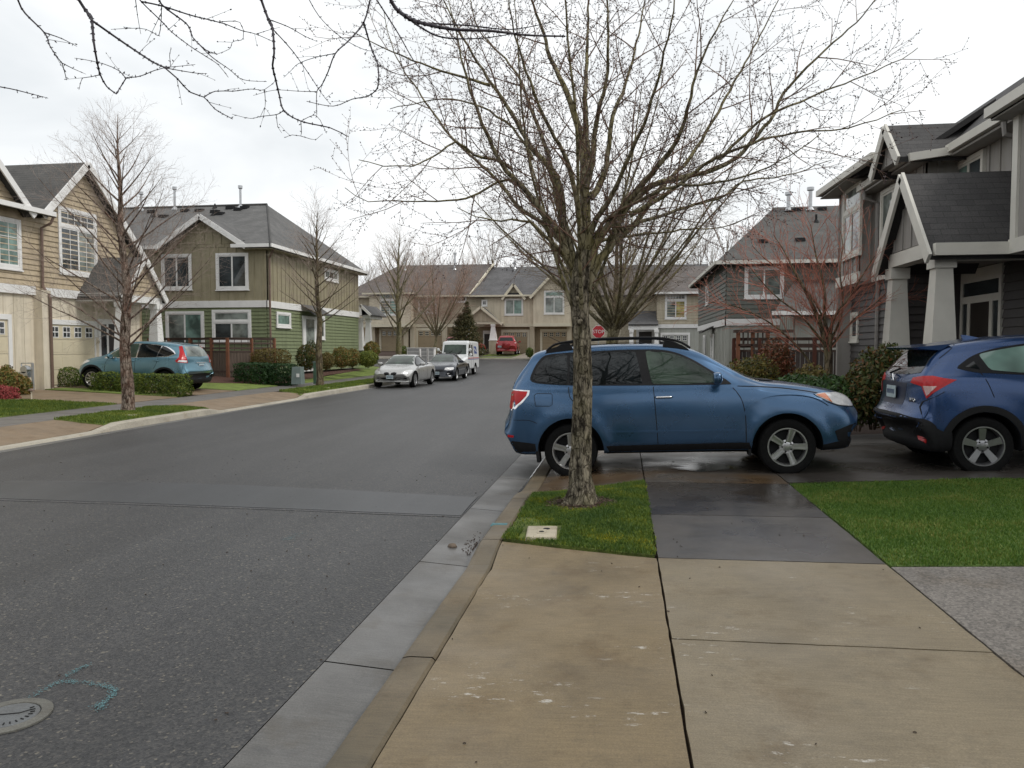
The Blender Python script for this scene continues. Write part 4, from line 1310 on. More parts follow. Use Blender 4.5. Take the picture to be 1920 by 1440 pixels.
garage(Fh, 'y', YF, -1, p.x, q.x, zF0, p.z, m_gpale, m_white)
a = onY(1178, 608, YF - .5); b = onY(1234, 608, YF - .5); zt = onY(1200, 590, YF + 1).z
mb = MB(); mb.slab([(a.x, YF - .7, a.z), (b.x, YF - .7, a.z), (b.x, YF + 1.6, zt + .3), (a.x, YF + 1.6, zt + .3)], .1); mb.build('roof', m_shF, Fh)
mb = MB(); mb.box((a.x, YF - .6, a.z - .4), (b.x, YF - .4, a.z - .1)); mb.build('porch_beam', m_white, Fh)
for px in (1184, 1231): column(Fh, onY(px, 620, YF - .5).x, YF - .5, zF0, a.z - .4, .12, .22)
p = onY(1198, 622, YF + 2.2); q = onY(1222, 622, YF + 2.2)
mb = MB(); mb.box((p.x - .2, YF + 2.1, zF0), (q.x + .2, YF + 2.2, p.z + .2)); mb.build('door_frame', m_white, Fh)
mb = MB(); mb.box((p.x, YF + 2.07, zF0 + .1), (q.x, YF + 2.15, p.z)); mb.build('front_door', m_door, Fh)

# ---------------------------------------------- House D: grey, behind the maple
YD = 33.6
XD = onY(1361, 600, YD).x
D_ = thing('grey_house', 'mid grey lap-sided house with pale grey ground floor behind the red-twigged maple', 'house', (XD + 4, YD + 5, .2))
zDb = onY(1400, 604, YD).z; zDe = onY(1400, 492, YD).z
XD2, YD2 = XD + 12, YD + 12
wall(D_, 'y', YD, -1, [(XD, zDb), (XD2, zDb), (XD2, zDe), (XD, zDe)], m_gmid, 'lap', .19)
wall(D_, 'y', YD + .03, -1, [(XD, .0), (XD2, .0), (XD2, zDb), (XD, zDb)], m_gpale, 'batten', .5)
wall(D_, 'x', XD, -1, [(YD, zDb), (YD2, zDb), (YD2, zDe), (YD, zDe)], m_gmid, 'lap', .19)
wall(D_, 'x', XD + .03, -1, [(YD, 0), (YD2, 0), (YD2, zDb), (YD, zDb)], m_gpale, 'batten', .5)
mb = MB(); board(mb, 'y', YD, -1, XD - .05, XD2, zDb - .14, zDb + .14, 0, .05); board(mb, 'x', XD, -1, YD - .05, YD2, zDb - .14, zDb + .14, 0, .052); mb.build('band', m_white, D_)
zDr = 8.5
xr3 = onY(1452, 388, YD + 6).x
mb = MB()
mb.slab([(XD - .45, YD - .45, zDe), (XD2, YD - .45, zDe), (XD2, YD + 6, zDr), (xr3, YD + 6, zDr)], .14)
mb.slab([(XD - .45, YD2 + .45, zDe), (XD - .45, YD - .45, zDe), (xr3, YD + 6, zDr)], .14)
mb.slab([(XD2, YD2 + .45, zDe), (XD - .45, YD2 + .45, zDe), (xr3, YD + 6, zDr), (XD2, YD + 6, zDr)], .14)
mb.build('roof', m_shA, D_)
gutter_run(D_, [((XD - .5, YD - .5, zDe - .04), (XD2, YD - .5, zDe - .04)), ((XD - .5, YD - .5, zDe - .04), (XD - .5, YD2 + .4, zDe - .04))], m_greytrim)
p = onY(1396, 500, YD); q = onY(1469, 559, YD)
window(D_, 'y', YD, -1, p.x, q.x, q.z, p.z, glass_mats=[m_glsb, m_glsb])
p = onX(1325, 527, XD); q = onX(1331, 545, XD)
window(D_, 'x', XD, -1, p.y, p.y - 1.2, zDe - 1.4, zDe - .4, vert=0, glass_mats=[m_glsb])
window(D_, 'x', XD, -1, YD + 4.2, YD + 5.2, .8, 2.2, vert=0, glass_mats=[m_glsb])
window(D_, 'x', XD, -1, YD + 8, YD + 8.8, .8, 2.2, vert=0, glass_mats=[m_glsb])
mb = MB(); mb.slab([(XD - .6, YD + 4.0, 2.3), (XD - .6, YD + 5.4, 2.3), (XD, YD + 5.4, 2.6), (XD, YD + 4.0, 2.6)], .07); mb.build('awning', m_shA, D_)
for (px, h) in ((1519, .9), (1478, .7)):
    vent_pipe(D_, onY(px, 400, YD + 5.4).x, YD + 5.4, zDr - .25, h, .09)
vent_pipe(D_, onY(1530, 430, YD + 3.9).x, YD + 3.9, zDr - 1.1, .35, .05, False)
roof_vents(D_, [(onY(px, 470, YD + y_).x, YD + y_, lerp(zDe, zDr, (y_ + .45) / 6.45)) for px, y_ in ((1430, 1.6), (1500, 1.7), (1480, 5.4), (1495, 5.5), (1540, 5.5))])
wall(D_, 'y', YD - 2.8, -1, [(onY(1490, 600, YD - 2.8).x, 0), (XD2, 0), (XD2, 2.85), (onY(1490, 600, YD - 2.8).x, 2.85)], m_gpale, 'batten', .5)
xw0 = onY(1490, 600, YD - 2.8).x
mb = MB(); mb.slab([(xw0 - .9, YD - 3.3, 2.85), (XD2, YD - 3.3, 2.85), (XD2, YD + .0, 4.4), (xw0 + .6, YD + .0, 4.4)], .12); mb.build('roof', m_shA, D_)
gutter_run(D_, [((xw0 - .95, YD - 3.35, 2.85), (XD2, YD - 3.35, 2.85))], m_white)
wall(D_, 'x', xw0, -1, [(YD - 2.8, 0), (YD, 0), (YD, 2.85), (YD - 2.8, 2.85)], m_gpale, 'batten')

# ---------------------------------------------- House R: near right, charcoal and warm grey
Rh = thing('charcoal_house', 'charcoal and warm grey house at the right edge with steep porch gable on tapered columns', 'house', (6.5, 15, .4))
def wr(pxa, pxb, zt, zb, X, **k):
    ya = onX(pxa, 600, X).y; yb = onX(pxb, 600, X).y
    window(Rh, 'x', X, -1, ya, yb, zb, zt, trim=m_greytrim, tw=.09, **k)
zR0, zRb, zRe = .2, 3.12, 5.32
XC, XBw, XS, XY = 5.6, 5.9, 6.5, 5.9
YC1, YC0 = 21.2, 19.25
# far bay C
wall(Rh, 'x', XC, -1, [(YC0, zRb), (YC1, zRb), (YC1, 5.62), (YC0, 5.62)], m_rgrey, 'batten', .4)
wall(Rh, 'y', YC1, 1, [(XC, 0), (12, 0), (12, 5.62), (XC, 5.62)], m_rgrey, 'batten', .4)
wall(Rh, 'y', YC0, -1, [(XC, zRb), (7, zRb), (7, 5.62), (XC, 5.62)], m_rgrey, 'batten', .4)
mb = MB()
mb.slab([(XC - .4, YC1 + .4, 5.70), (XC - .4, YC0 - 2.2, 5.60), (7.0, YC0 - 1.2, 6.35), (7.0, YC1 - 1.0, 6.5)], .12)
mb.slab([(12, YC1 + .4, 5.70), (XC - .4, YC1 + .4, 5.70), (7.0, YC1 - 1.0, 6.5), (12, YC1 - 1.0, 6.5)], .12)
# section B and recess roofs
mb.slab([(5.6, YC0, zRe + .02), (5.6, 16.1, zRe + .02), (7.1, 16.1, 6.35), (7.1, YC0, 6.35)], .12)
mb.slab([(6.15, 16.3, zRe + .02), (6.15, 7.0, zRe + .02), (7.5, 7.0, 6.68), (7.5, 19.6, 6.68)], .02)
mb.slab([(9.4, 7.0, 5.3), (9.4, 19.6, 5.3), (7.5, 19.6, 6.68), (7.5, 7.0, 6.68)], .12)
mb.build('roof', m_shR, Rh)
gutter_run(Rh, [((XC - .43, YC1 + .42, 5.66), (XC - .43, YC0 - 2.2, 5.56)), ((5.56, YC0 + .1, zRe), (5.56, 16.1, zRe)), ((5.4, 15.68, zRe - .14), (6.2, 15.68, zRe - .04)), ((6.13, 15.75, zRe), (6.13, 12.6, zRe))], m_greytrim)
mb = MB(); mb.box((5.58, 16.1, zRe - .14), (XBw + .1, YC0, zRe - .1)); mb.box((XC - .4, YC0 - .2, 5.50), (XC + .1, YC1 + .3, 5.53)); mb.box((6.15, 12.6, zRe - .14), (XS + .1, 16.1, zRe - .1)); mb.build('soffit', m_rgrey, Rh)
wall(Rh, 'x', XBw, -1, [(16.1, zRb), (YC0, zRb), (YC0, zRe), (16.1, zRe)], m_rgrey, 'batten', .4)
wall(Rh, 'y', 16.1, -1, [(XBw, zRb), (XS + .1, zRb), (XS + .1, zRe), (XBw, zRe)], m_rgrey, 'batten', .4)
wall(Rh, 'x', XS, -1, [(12.7, zRb), (16.1, zRb), (16.1, zRe), (12.7, zRe)], m_rgrey, 'batten', .4)
# small street gable over B
gable_x(Rh, 5.35, 7.3, 16.5, .74, 5.26, 6.02, m_shR, m_greytrim, .12, m_rgrey, 'batten', e=.05)
# big bay on the right
wall(Rh, 'x', XY, -1, [(7.5, 3.15), (12.7, 3.15), (12.7, 5.16), (7.5, 5.16)], m_rgrey, 'batten', .45)
wall(Rh, 'y', 12.7, 1, [(XY, 3.15), (8.2, 3.15), (8.2, 5.16), (XY, 5.16)], m_rgrey, 'batten', .45)
mb = MB(); board(mb, 'x', XY, -1, 12.56, 12.72, 3.15, 5.16, 0, .04); mb.box((XY - .03, 12.7, 3.15), (XY + .1, 12.74, 5.16)); mb.build('corner_trim', m_greytrim, Rh)
mb = MB(); board(mb, 'x', XY, -1, 7.5, 12.74, 2.98, 3.2, -.02, .05); mb.build('band', m_greytrim, Rh)
mb = MB(); mb.slab([(XY - .3, 7.0, 5.2), (XY - .3, 12.85, 5.2), (7.2, 12.85, 6.4), (7.2, 7.0, 6.4)], .14)
mb.build('roof', m_shR, Rh)
mb = MB(); mb.box((XY - .3, 7, 5.04), (XY, 12.85, 5.08)); mb.build('soffit', m_rgrey, Rh)
gutter_run(Rh, [((XY - .33, 7, 5.16), (XY - .33, 12.88, 5.16))], m_greytrim)
# lower storey
wall(Rh, 'x', 5.95, -1, [(16.85, 0), (YC1, 0), (YC1, zRb), (16.85, zRb)], m_rdark, 'lap', .16)
wall(Rh, 'y', 16.85, -1, [(5.75, 0), (6.95, 0), (6.95, zRb), (5.75, zRb)], m_rdark, 'lap', .16)
wall(Rh, 'x', 6.9, -1, [(11.8, 0), (16.85, 0), (16.85, zRb), (11.8, zRb)], m_rdark, 'lap', .16)
wall(Rh, 'y', 11.85, -1, [(6.9, 0), (9.6, 0), (9.6, zRb), (6.9, zRb)], m_rdark, 'lap', .16)
wall(Rh, 'x', 8.5, -1, [(7.4, 0), (11.8, 0), (11.8, zRb), (7.4, zRb)], m_rdark, 'lap', .16)
garage(Rh, 'x', 8.5, -1, 8.7, 11.4, .25, 2.45, m_rgrey, m_greytrim)
mb = MB(); mb.box((XY, 7.5, 2.99), (9.6, 12.7, 3.1)); mb.box((5.2, 12.86, 3.10), (6.88, 15.3, 3.14)); mb.box((5.8, 15.3, 3.11), (6.88, 16.84, 3.15)); mb.build('soffit', m_rgrey, Rh)
mb = MB(); board(mb, 'x', XC, -1, YC0, YC1, zRb - .02, zRb + .24, 0, .05); board(mb, 'x', XBw, -1, 16.1, YC0, zRb - .02, zRb + .24, 0, .05); mb.build('band', m_greytrim, Rh)
mb = MB(); mb.box((5.70, 16.76, 0.1), (5.82, 17.0, zRb)); mb.build('corner_trim', mat('dark trim', (.13, .12, .11), .6), Rh)
wr(1580, 1613, 5.55, 3.78, XC, transom=.55, vert=1, glass_mats=[m_gls, m_glsb, m_glsb])
wr(1650, 1695, 5.12, 3.84, XBw, vert=1, glass_mats=[m_gls, m_glsb])
wr(1785, 1840, 5.15, 3.9, XS, vert=1, glass_mats=[m_gls, m_glsg])
# downspouts
mb = MB(); mb.tube([(5.56, 19.0, zRe - .1), (5.58, 18.95, zRe - .3), (5.86, 18.9, zRe - .42), (5.86, 18.9, 3.2), (5.9, 18.9, 3.0), (5.9, 18.9, .2)], .05, 7); mb.build('downspout', m_gpipe, Rh); mb = MB()
mb.tube([(6.13, 13.6, zRe - .1), (6.15, 13.6, zRe - .3), (6.44, 13.55, zRe - .42), (6.44, 13.55, 3.6)], .05, 7); mb.build('downspout', m_gpipe, Rh); mb = MB()
mb.tube([(6.5, 12.85, 3.05), (6.8, 12.85, 2.85), (6.84, 12.85, .2)], .045, 7)
mb.build('downspout', m_gpipe, Rh)
# porch
PX = 4.92
gable_x(Rh, PX, 6.5, 14.08, 1.05, 3.28, 4.53, m_shR, m_greytrim, .16, m_rgrey, 'batten')
mb = MB(); mb.box((PX - .12, 12.70, 2.98), (6.9, 12.82, 3.17)); mb.build('gutter', m_greytrim, Rh)
mb = MB()
board(mb, 'x', PX, -1, 13.06, 15.14, 3.02, 3.26, -.22, .02)
mb.box((PX + .2, 12.95, 2.93), (6.9, 13.17, 3.08)); 
mb.build('porch_beam', m_greytrim, Rh)
column(Rh, PX + .13, 13.12, .25, 3.01, .125, .25, m_greytrim)
column(Rh, PX + .13, 15.1, .25, 3.01, .125, .25, m_greytrim)
mb = MB(); mb.box((PX - .1, 12.8, .0), (6.9, 16.8, .42)); mb.build('porch_step', m_lwalk, Rh)
# entry surround in the wall X=6.9
def yv(px, X=6.88): return onX(px, 500, X).y
y0, y1 = yv(1883), yv(1806)
mb = MB()
zT = 2.95
board(mb, 'x', 6.9, -1, y0, y1, zT - .12, zT + .14, 0, .06)
for a0, a1, zz_ in ((y0, y0 + .1, zT - .12), (y0 + .33, y0 + .45, 2.42), (y1 - .45, y1 - .33, 2.42), (y1 - .1, y1, zT - .12)): board(mb, 'x', 6.9, -1, a0, a1, .42, zz_, 0, .06)
board(mb, 'x', 6.9, -1, y0 + .1, y1 - .1, 2.42, 2.56, 0, .058)
mb.build('door_frame', m_greytrim, Rh)
mb = MB(); board(mb, 'x', 6.9, -1, y0 + .1, y1 - .1, 2.56, zT - .12, 0, .04)
board(mb, 'x', 6.9, -1, y0 + .1, y0 + .33, .42, 2.42, 0, .04); board(mb, 'x', 6.9, -1, y1 - .33, y1 - .1, .42, 2.42, 0, .04)
mb.build('sidelight', m_gls, Rh)
mb = MB(); board(mb, 'x', 6.9, -1, y0 + .45, y1 - .45, .42, 2.42, 0, .045); dd = mb.build('front_door', m_door, Rh)
mb = MB(); mb.lathe([(0, -.02), (.03, -.02), (.03, .03), (0, .03)], 10, 'x', (6.82, y1 - .55, 1.4)); mb.build('handle', m_metal, dd)
# small trim window and wall lamp on the dark wall
wr(1598, 1612, 2.45, 1.7, 5.95, vert=0)
# wall lamp
# ============================================================ TREES
def norm(v):
    return v.normalized() if v.length > 1e-9 else Vector((0, 0, 1))

def resample(pts, step):
    out = [Vector(pts[0])]
    # catmull-rom smoothing
    P = [Vector(p) for p in pts]
    P = [P[0]] + P + [P[-1]]
    for i in range(1, len(P) - 2):
        a, b, c, d = P[i-1], P[i], P[i+1], P[i+2]
        k = max(1, int((c - b).length / step))
        for j in range(1, k + 1):
            t = j / k
            out.append(.5 * ((2*b) + (c - a)*t + (2*a - 5*b + 4*c - d)*t*t + (3*b - a - 3*c + d)*t*t*t))
    return out

class Tree:
    def __init__(s, seed):
        s.r = random.Random(seed); s.wood = MB(); s.twig = MB(); s.bud = MB(); s.count = 0
    def path(s, start, d, L, n, jit, trop, droop=0.0):
        pts = [Vector(start)]; d = norm(Vector(d)); st = L / n
        for i in range(n):
            r = s.r
            d = norm(d + Vector((r.uniform(-1, 1), r.uniform(-1, 1), r.uniform(-1, 1))) * jit + Vector((0, 0, trop)) - Vector((0, 0, droop * i / n)))
            pts.append(pts[-1] + d * st)
        return pts
    def add(s, pts, r0, r1, sides, twig=False, power=1.0, mi=0):
        n = len(pts) - 1
        rad = [lerp(r0, r1, (i / n) ** power) for i in range(n + 1)]
        (s.twig if twig else s.wood).tube(pts, rad, sides, caps=False, mi=mi)
        return rad
    def budat(s, p, d, size):
        """small pointed bud"""
        r = s.r; d = norm(Vector(d)); a = d.orthogonal().normalized(); b = d.cross(a)
        l = size * r.uniform(.7, 1.3); w = l * .26
        i = len(s.bud.v); m = p + d * l * .42
        s.bud.v.extend([tuple(p), tuple(m + a * w), tuple(m + b * w - a * w * .5), tuple(m - b * w - a * w * .5), tuple(p + d * l)])
        for q in ((0, 2, 1), (0, 3, 2), (0, 1, 3), (4, 1, 2), (4, 2, 3), (4, 3, 1)): s.bud.poly([i + k for k in q])
    def grow(s, pts, rad, lev, spec):
        """spec[lev]: dict(per_m, ang, len, trop, jit, sides, t0)"""
        if lev >= len(spec): return
        q = spec[lev]; r = s.r
        L = sum((pts[i+1] - pts[i]).length for i in range(len(pts) - 1))
        n = int(L * q['per_m'] + r.random())
        n = min(n, q.get('max', 99))
        az_ = r.uniform(0, 6.28)
        for k in range(n):
            t = lerp(q.get('t0', .15), .98, (k + r.uniform(.1, .9)) / n)
            f = t * (len(pts) - 1); i = min(int(f), len(pts) - 2); fr = f - i
            p = pts[i].lerp(pts[i+1], fr); d = norm(pts[i+1] - pts[i]); rr = lerp(rad[i], rad[i+1], fr)
            az_ += 2.4 + r.uniform(-.5, .5)
            a = d.orthogonal().normalized(); b = d.cross(a)
            if q.get('flat'):   # alternate in one plane
                side = d.cross(Vector((0, 0, 1))); side = norm(side) * (1 if k % 2 else -1)
                o = norm(side + Vector((0, 0, r.uniform(-.35, .45))))
            else:
                o = a * math.cos(az_) + b * math.sin(az_)
            ang = R(q['ang'] + r.uniform(-q.get('angv', 12), q.get('angv', 12)))
            nd = norm(d * math.cos(ang) + o * math.sin(ang))
            ll = q['len'] * r.uniform(.55, 1.15) * (1 - q.get('tap', .55) * t)
            if nd.z < q.get('minz', -1): nd.z = q.get('minz', -1)
            r0 = min(rr * .62, q.get('rmax', 1)); r0 = max(r0, q.get('rmin', .0015))
            m = max(2, int(ll / q.get('step', .12)))
            c = s.path(p, nd, ll, min(m, 9), q['jit'], q['trop'], q.get('droop', 0))
            tw = q.get('twig', False)
            r1 = max(r0 * .35, q.get('rend', .0012))
            cr = s.add(c, r0, r1, q.get('sides', 3), tw)
            s.count += 1
            if q.get('bud'):
                nb = int(ll / q['bud'])
                for j in range(nb):
                    tt = (j + .5) / nb * (len(c) - 1); ii = min(int(tt), len(c) - 2)
                    pp = c[ii].lerp(c[ii+1], tt - ii); dd = norm(c[ii+1] - c[ii])
                    sd = dd.orthogonal(); sd.rotate(Matrix.Rotation(r.uniform(0, 6.28), 3, dd))
                    s.budat(pp, dd * .7 + sd, q.get('bsize', .014))
                s.budat(c[-1], c[-1] - c[-2], q.get('bsize', .014))
            s.grow(c, cr, lev + 1, spec)
    def finish(s, name, label, base, bark, twigm, budm=None, group=None, cat='tree'):
        t = thing(name, label, cat, base, 0, group)
        s.wood.build('trunk', bark, t, smooth_=True, fixn=False)
        c = s.twig.build('crown', twigm, t, smooth_=True, fixn=False)
        if s.bud.v and budm and s.bud is not s.twig: s.bud.build('buds', budm, c, fixn=False)
        return t

bk_main = bark_mat('grey green bark', (.035, .028, .020), (.27, .235, .175), (.11, .105, .035), .35, 4, 24)
bk_limb = bark_mat('mossy limb bark', (.10, .085, .05), (.27, .24, .16), (.19, .165, .05), .55, 3, 14)
bk_dark = bark_mat('dark moss bark', (.06, .045, .03), (.19, .15, .10), (.13, .12, .04), .5, 4, 10)
bk_birch = bark_mat('peeling bark', (.07, .04, .028), (.33, .27, .22), (.21, .10, .065), .5, 3, 16)
tw_brown = mat('brown twigs', (.19, .145, .095), .8, .3, 8)
tw_main = mat('red brown twigs', (.15, .085, .055), .75, .35, 6)
tw_pale = mat('pale twigs', (.32, .25, .21), .8, .25, 6)
tw_red = mat('red twigs', (.40, .15, .10), .7, .25, 6)
tw_or = mat('orange twigs', (.32, .20, .145), .8, .25, 6)
tw_far = mat('far grey twigs', (.34, .28, .26), .85, .2, 3)
bud_m = mat('dark buds', (.055, .035, .04), .6, .4, 10)

# ---------------- near street tree, limbs placed as they stand
T = Tree(11)
TB = Vector((TX, TY, .0))
def tp(px, py, dy=0.0): return onY(px, py, TY + dy)
tr_pts = [Vector((TX + .01, TY, -.06)), tp(1091, 925), tp(1089, 880), tp(1091, 800), tp(1092, 720), tp(1091, 640), tp(1087, 580), tp(1089, 520), tp(1098, 470)]
tr = resample(tr_pts, .05)
rndT = random.Random(5)
nsd = 44
base = len(T.wood.v)
ph = [rndT.uniform(0, 6.28) for _ in range(6)]
for k, p in enumerate(tr):
    z = p.z
    r0 = pl([-.06, .05, .2, .5, 1.2, 1.9, 2.3, 2.8], [.20, .150, .116, .098, .088, .084, .092, .070], z)
    for j in range(nsd):
        a = 2 * math.pi * j / nsd
        wob = .035 * math.sin(a * 3 + z * 2.1 + ph[0]) + .03 * math.sin(a * 5 - z * 3.0 + ph[1]) + .055 * math.sin(a * 9 + z * 1.3 + 1.6 * math.sin(z * 5)) * (1 if z < 2 else .4) + .035 * math.sin(a * 16 + z * 2.3 + 2 * math.sin(z * 9 + 1)) + rndT.uniform(-.035, .035)
        if z < .2: wob += .35 * max(0, math.sin(a * 4 + ph[3])) * (1 - z / .2)
        rr = r0 * (1 + wob)
        T.wood.v.append((p.x + math.cos(a) * rr, p.y + math.sin(a) * rr, p.z))
for k in range(len(tr) - 1):
    for j in range(nsd):
        j2 = (j + 1) % nsd; o = base + k * nsd
        T.wood.poly((o + j, o + j2, o + nsd + j2, o + nsd + j))
# knots
for (px, py, dy) in ((1088, 603, -.10), (1081, 560, -.1), (1093, 430, -.08)):
    p = tp(px, py, dy); T.wood.tube([p + Vector((0, .06, 0)), p + Vector((0, .0, 0)), p + Vector((0, -.008, 0))], [.035, .026, .012], 8)
main_spec = [
    dict(per_m=3.5, ang=46, len=.95, trop=.03, jit=.14, sides=4, t0=.10, step=.14, rmax=.0075, rmin=.0035, rend=.0018, tap=.45, twig=True, angv=14),
    dict(per_m=9, ang=44, len=.60, trop=.03, jit=.16, sides=3, t0=.12, step=.10, rmax=.003, rmin=.0019, rend=.0012, twig=True, bud=.06, bsize=.019),
    dict(per_m=7.5, ang=45, len=.18, trop=.06, jit=.15, sides=3, t0=.15, step=.07, rmax=.0018, rmin=.0012, rend=.0010, twig=True, bud=.038, bsize=.018),
]
limbs = [
    ([(1085, 545), (1072, 500), (1057, 462), (1053, 367), (1033, 317), (993, 273), (960, 213), (923, 160), (887, 103), (853, 43), (827, -10), (810, -60)], .036, .4),
    ([(1082, 520), (1066, 480), (1050, 440), (1033, 417), (990, 363), (950, 320), (938, 300), (913, 253), (887, 187), (870, 127), (857, 67), (840, 0)], .032, -.5),
    ([(1087, 530), (1070, 467), (1045, 380), (1040, 347), (1023, 277), (1000, 217), (977, 153), (947, 110), (917, 83), (890, 40), (880, -20)], .030, .9),
    ([(1095, 490), (1097, 420), (1097, 367), (1093, 287), (1077, 213), (1057, 160), (1033, 110), (1013, 43), (993, -10), (980, -80)], .050, .1),
    ([(1097, 330), (1100, 290), (1097, 200), (1100, 117), (1103, 0), (1102, -90)], .030, .5),
    ([(1099, 350), (1107, 320), (1120, 217), (1140, 133), (1140, 0), (1150, -80)], .026, -.4),
    ([(1108, 370), (1133, 327), (1150, 217), (1173, 160), (1193, 83), (1210, 0), (1222, -60)], .026, .6),
    ([(1100, 520), (1118, 455), (1160, 400), (1207, 343), (1257, 283), (1280, 243), (1300, 160), (1330, 80), (1380, -10)], .036, -.7),
    ([(1098, 540), (1110, 500), (1140, 470), (1173, 393), (1221, 350), (1280, 332), (1321, 323), (1380, 295), (1443, 226), (1470, 174), (1547, 94), (1617, 28), (1660, -30)], .034, .3),
    ([(1165, 430), (1200, 417), (1287, 389), (1356, 368), (1394, 340), (1470, 330), (1560, 300)], .018, .8),
    ([(1180, 405), (1240, 370), (1321, 310), (1370, 285), (1430, 262), (1490, 250), (1560, 243), (1620, 232), (1690, 205)], .020, -.6),
    ([(1083, 520), (1060, 480), (1040, 460), (993, 417), (923, 413), (890, 405), (857, 388)], .020, -.8),
    ([(1010, 385), (957, 337), (915, 352), (873, 373), (800, 377), (740, 376), (690, 378), (647, 353)], .014, -.3),
    ([(960, 318), (940, 303), (890, 290), (853, 267), (810, 295), (773, 312), (720, 310), (673, 298)], .013, -.9),
    ([(1100, 545), (1128, 480), (1190, 420), (1240, 350), (1290, 300), (1340, 220), (1390, 130), (1440, 40), (1480, -40)], .030, 1.2),
    ([(1085, 540), (1075, 490), (1030, 430), (975, 390), (925, 330), (850, 260), (790, 180), (740, 100), (720, 20)], .024, 1.1),
    ([(1095, 520), (1110, 430), (1140, 380), (1180, 290), (1215, 210), (1240, 120), (1262, 20), (1270, -60)], .028, -1.1),
    ([(1090, 500), (1085, 400), (1062, 300), (1030, 240), (985, 130), (960, 40), (950, -40)], .028, -1.0),
    ([(1103, 480), (1130, 420), (1190, 380), (1260, 350), (1330, 345), (1400, 330), (1480, 290), (1540, 250)], .018, -1.3),
    ([(1095, 505), (1120, 455), (1200, 440), (1290, 430), (1360, 425), (1420, 400)], .015, 1.0),
    ([(1000, 300), (960, 240), (900, 200), (830, 185), (770, 195), (730, 205)], .013, .2),
    ([(920, 160), (850, 140), (790, 120), (720, 90), (660, 60)], .012, -.4),
    ([(1350, 300), (1420, 230), (1500, 190), (1600, 150), (1690, 110), (1720, 90)], .014, .3),
]
for pts, r0, dy in limbs:
    n = len(pts)
    P = [tp(px, py, dy * smooth(i / (n - 1)) * 1.1) for i, (px, py) in enumerate(pts)]
    P = resample(P, .09)
    P = [p + Vector((rndT.uniform(-1, 1), rndT.uniform(-1, 1), rndT.uniform(-1, 1))) * .008 for p in P]
    r1 = .005
    rad = T.add(P, r0 * 1.45, .0035, 8 if r0 > .02 else 6, False, .62, 1)
    T.grow(P, rad, 0, main_spec)
# extra limbs for depth
for k in range(5):
    a = k * 2.4; p = tr[-12 - k % 8]
    d = Vector((math.cos(a) * .6, math.sin(a) * 1.0, 1.25))
    P = T.path(p, d, T.r.uniform(2.2, 3.6), 16, .07, .05)
    rad = T.add(P, .022, .004, 6, False, 1, 1)
    T.grow(P, rad, 0, main_spec)
T.finish('street_tree', 'bare mossy-limbed street tree in the grass island in front of the blue wagon', TB, [bk_main, bk_limb], tw_main, bud_m)

# ---------------- generic street trees
def street_tree(name, label, base, H, r0, fork, seed, bark, tw, n_limb=16, spread=34, group=None, lean=0.0, spec=None, leader=True, jit=.06, tr_sides=12, stem=None, lmul=1.0, rlim=.42):
    t = Tree(seed); r = t.r; B = Vector(base)
    top = H if leader else fork + .5
    n = 22
    P = [B + Vector((lean * (i / n) * H + .02 * math.sin(i * .9 + seed) + .09 * math.sin(i * .28 + seed) * i / n, .03 * math.cos(i * .7 + seed), -.08 + (top + .08) * i / n)) for i in range(n + 1)]
    rad = [max(.006, r0 * (1.35 if i == 0 else 1.0) * ((1 - (i / n)) ** .85 if leader else 1 - .5 * i / n)) for i in range(n + 1)]
    rad = [q * (1 + .05 * r.uniform(-1, 1)) for q in rad]
    t.wood.tube(P, rad, tr_sides, caps=False)
    for k in range(n_limb):
        f = (k + r.random() * .6) / n_limb
        z = lerp(fork, top * .93, f ** 1.15)
        i = clamp(z / top) * n; i0 = min(int(i), n - 1); p = P[i0].lerp(P[i0 + 1], i - i0)
        a = k * 2.4 + r.uniform(-.4, .4)
        ang = R(lerp(spread + 14, spread - 10, f) + r.uniform(-7, 7))
        d = Vector((math.cos(a) * math.sin(ang), math.sin(a) * math.sin(ang), math.cos(ang)))
        L = (H - z) * lerp(.62, .9, f) * r.uniform(.75, 1.1) * lmul if leader else (H - z) * r.uniform(.75, 1.08) * lmul
        L = max(L, .6)
        Q = t.path(p, d, L, 9, jit, .035)
        rr = max(.007, min(rad[i0] * .5, r0 * rlim))
        rd = t.add(Q, rr, .004, 5, False)
        t.grow(Q, rd, 0, spec)
    # twigs on the leader
    t.grow(P[int(n * .55):], rad[int(n * .55):], 0, spec)
    return t.finish(name, label, base, bark, tw, None, group)

def fine(per=3.0, l0=1.1, l1=.5, l2=None, trop=.05, rm=.005):
    s_ = [dict(per_m=per, ang=36, len=l0, trop=trop, jit=.10, sides=3, t0=.15, step=.2, rmax=rm * 1.6, rmin=rm, rend=rm * .5, twig=True, tap=.4),
          dict(per_m=per * 1.6, ang=38, len=l1, trop=trop, jit=.12, sides=3, t0=.1, step=.2, rmax=rm * .8, rmin=rm * .6, rend=rm * .4, twig=True)]
    if l2: s_.append(dict(per_m=per * 1.8, ang=40, len=l2, trop=trop, jit=.12, sides=3, t0=.1, step=.2, rmax=rm * .6, rmin=rm * .45, rend=rm * .35, twig=True))
    return s_

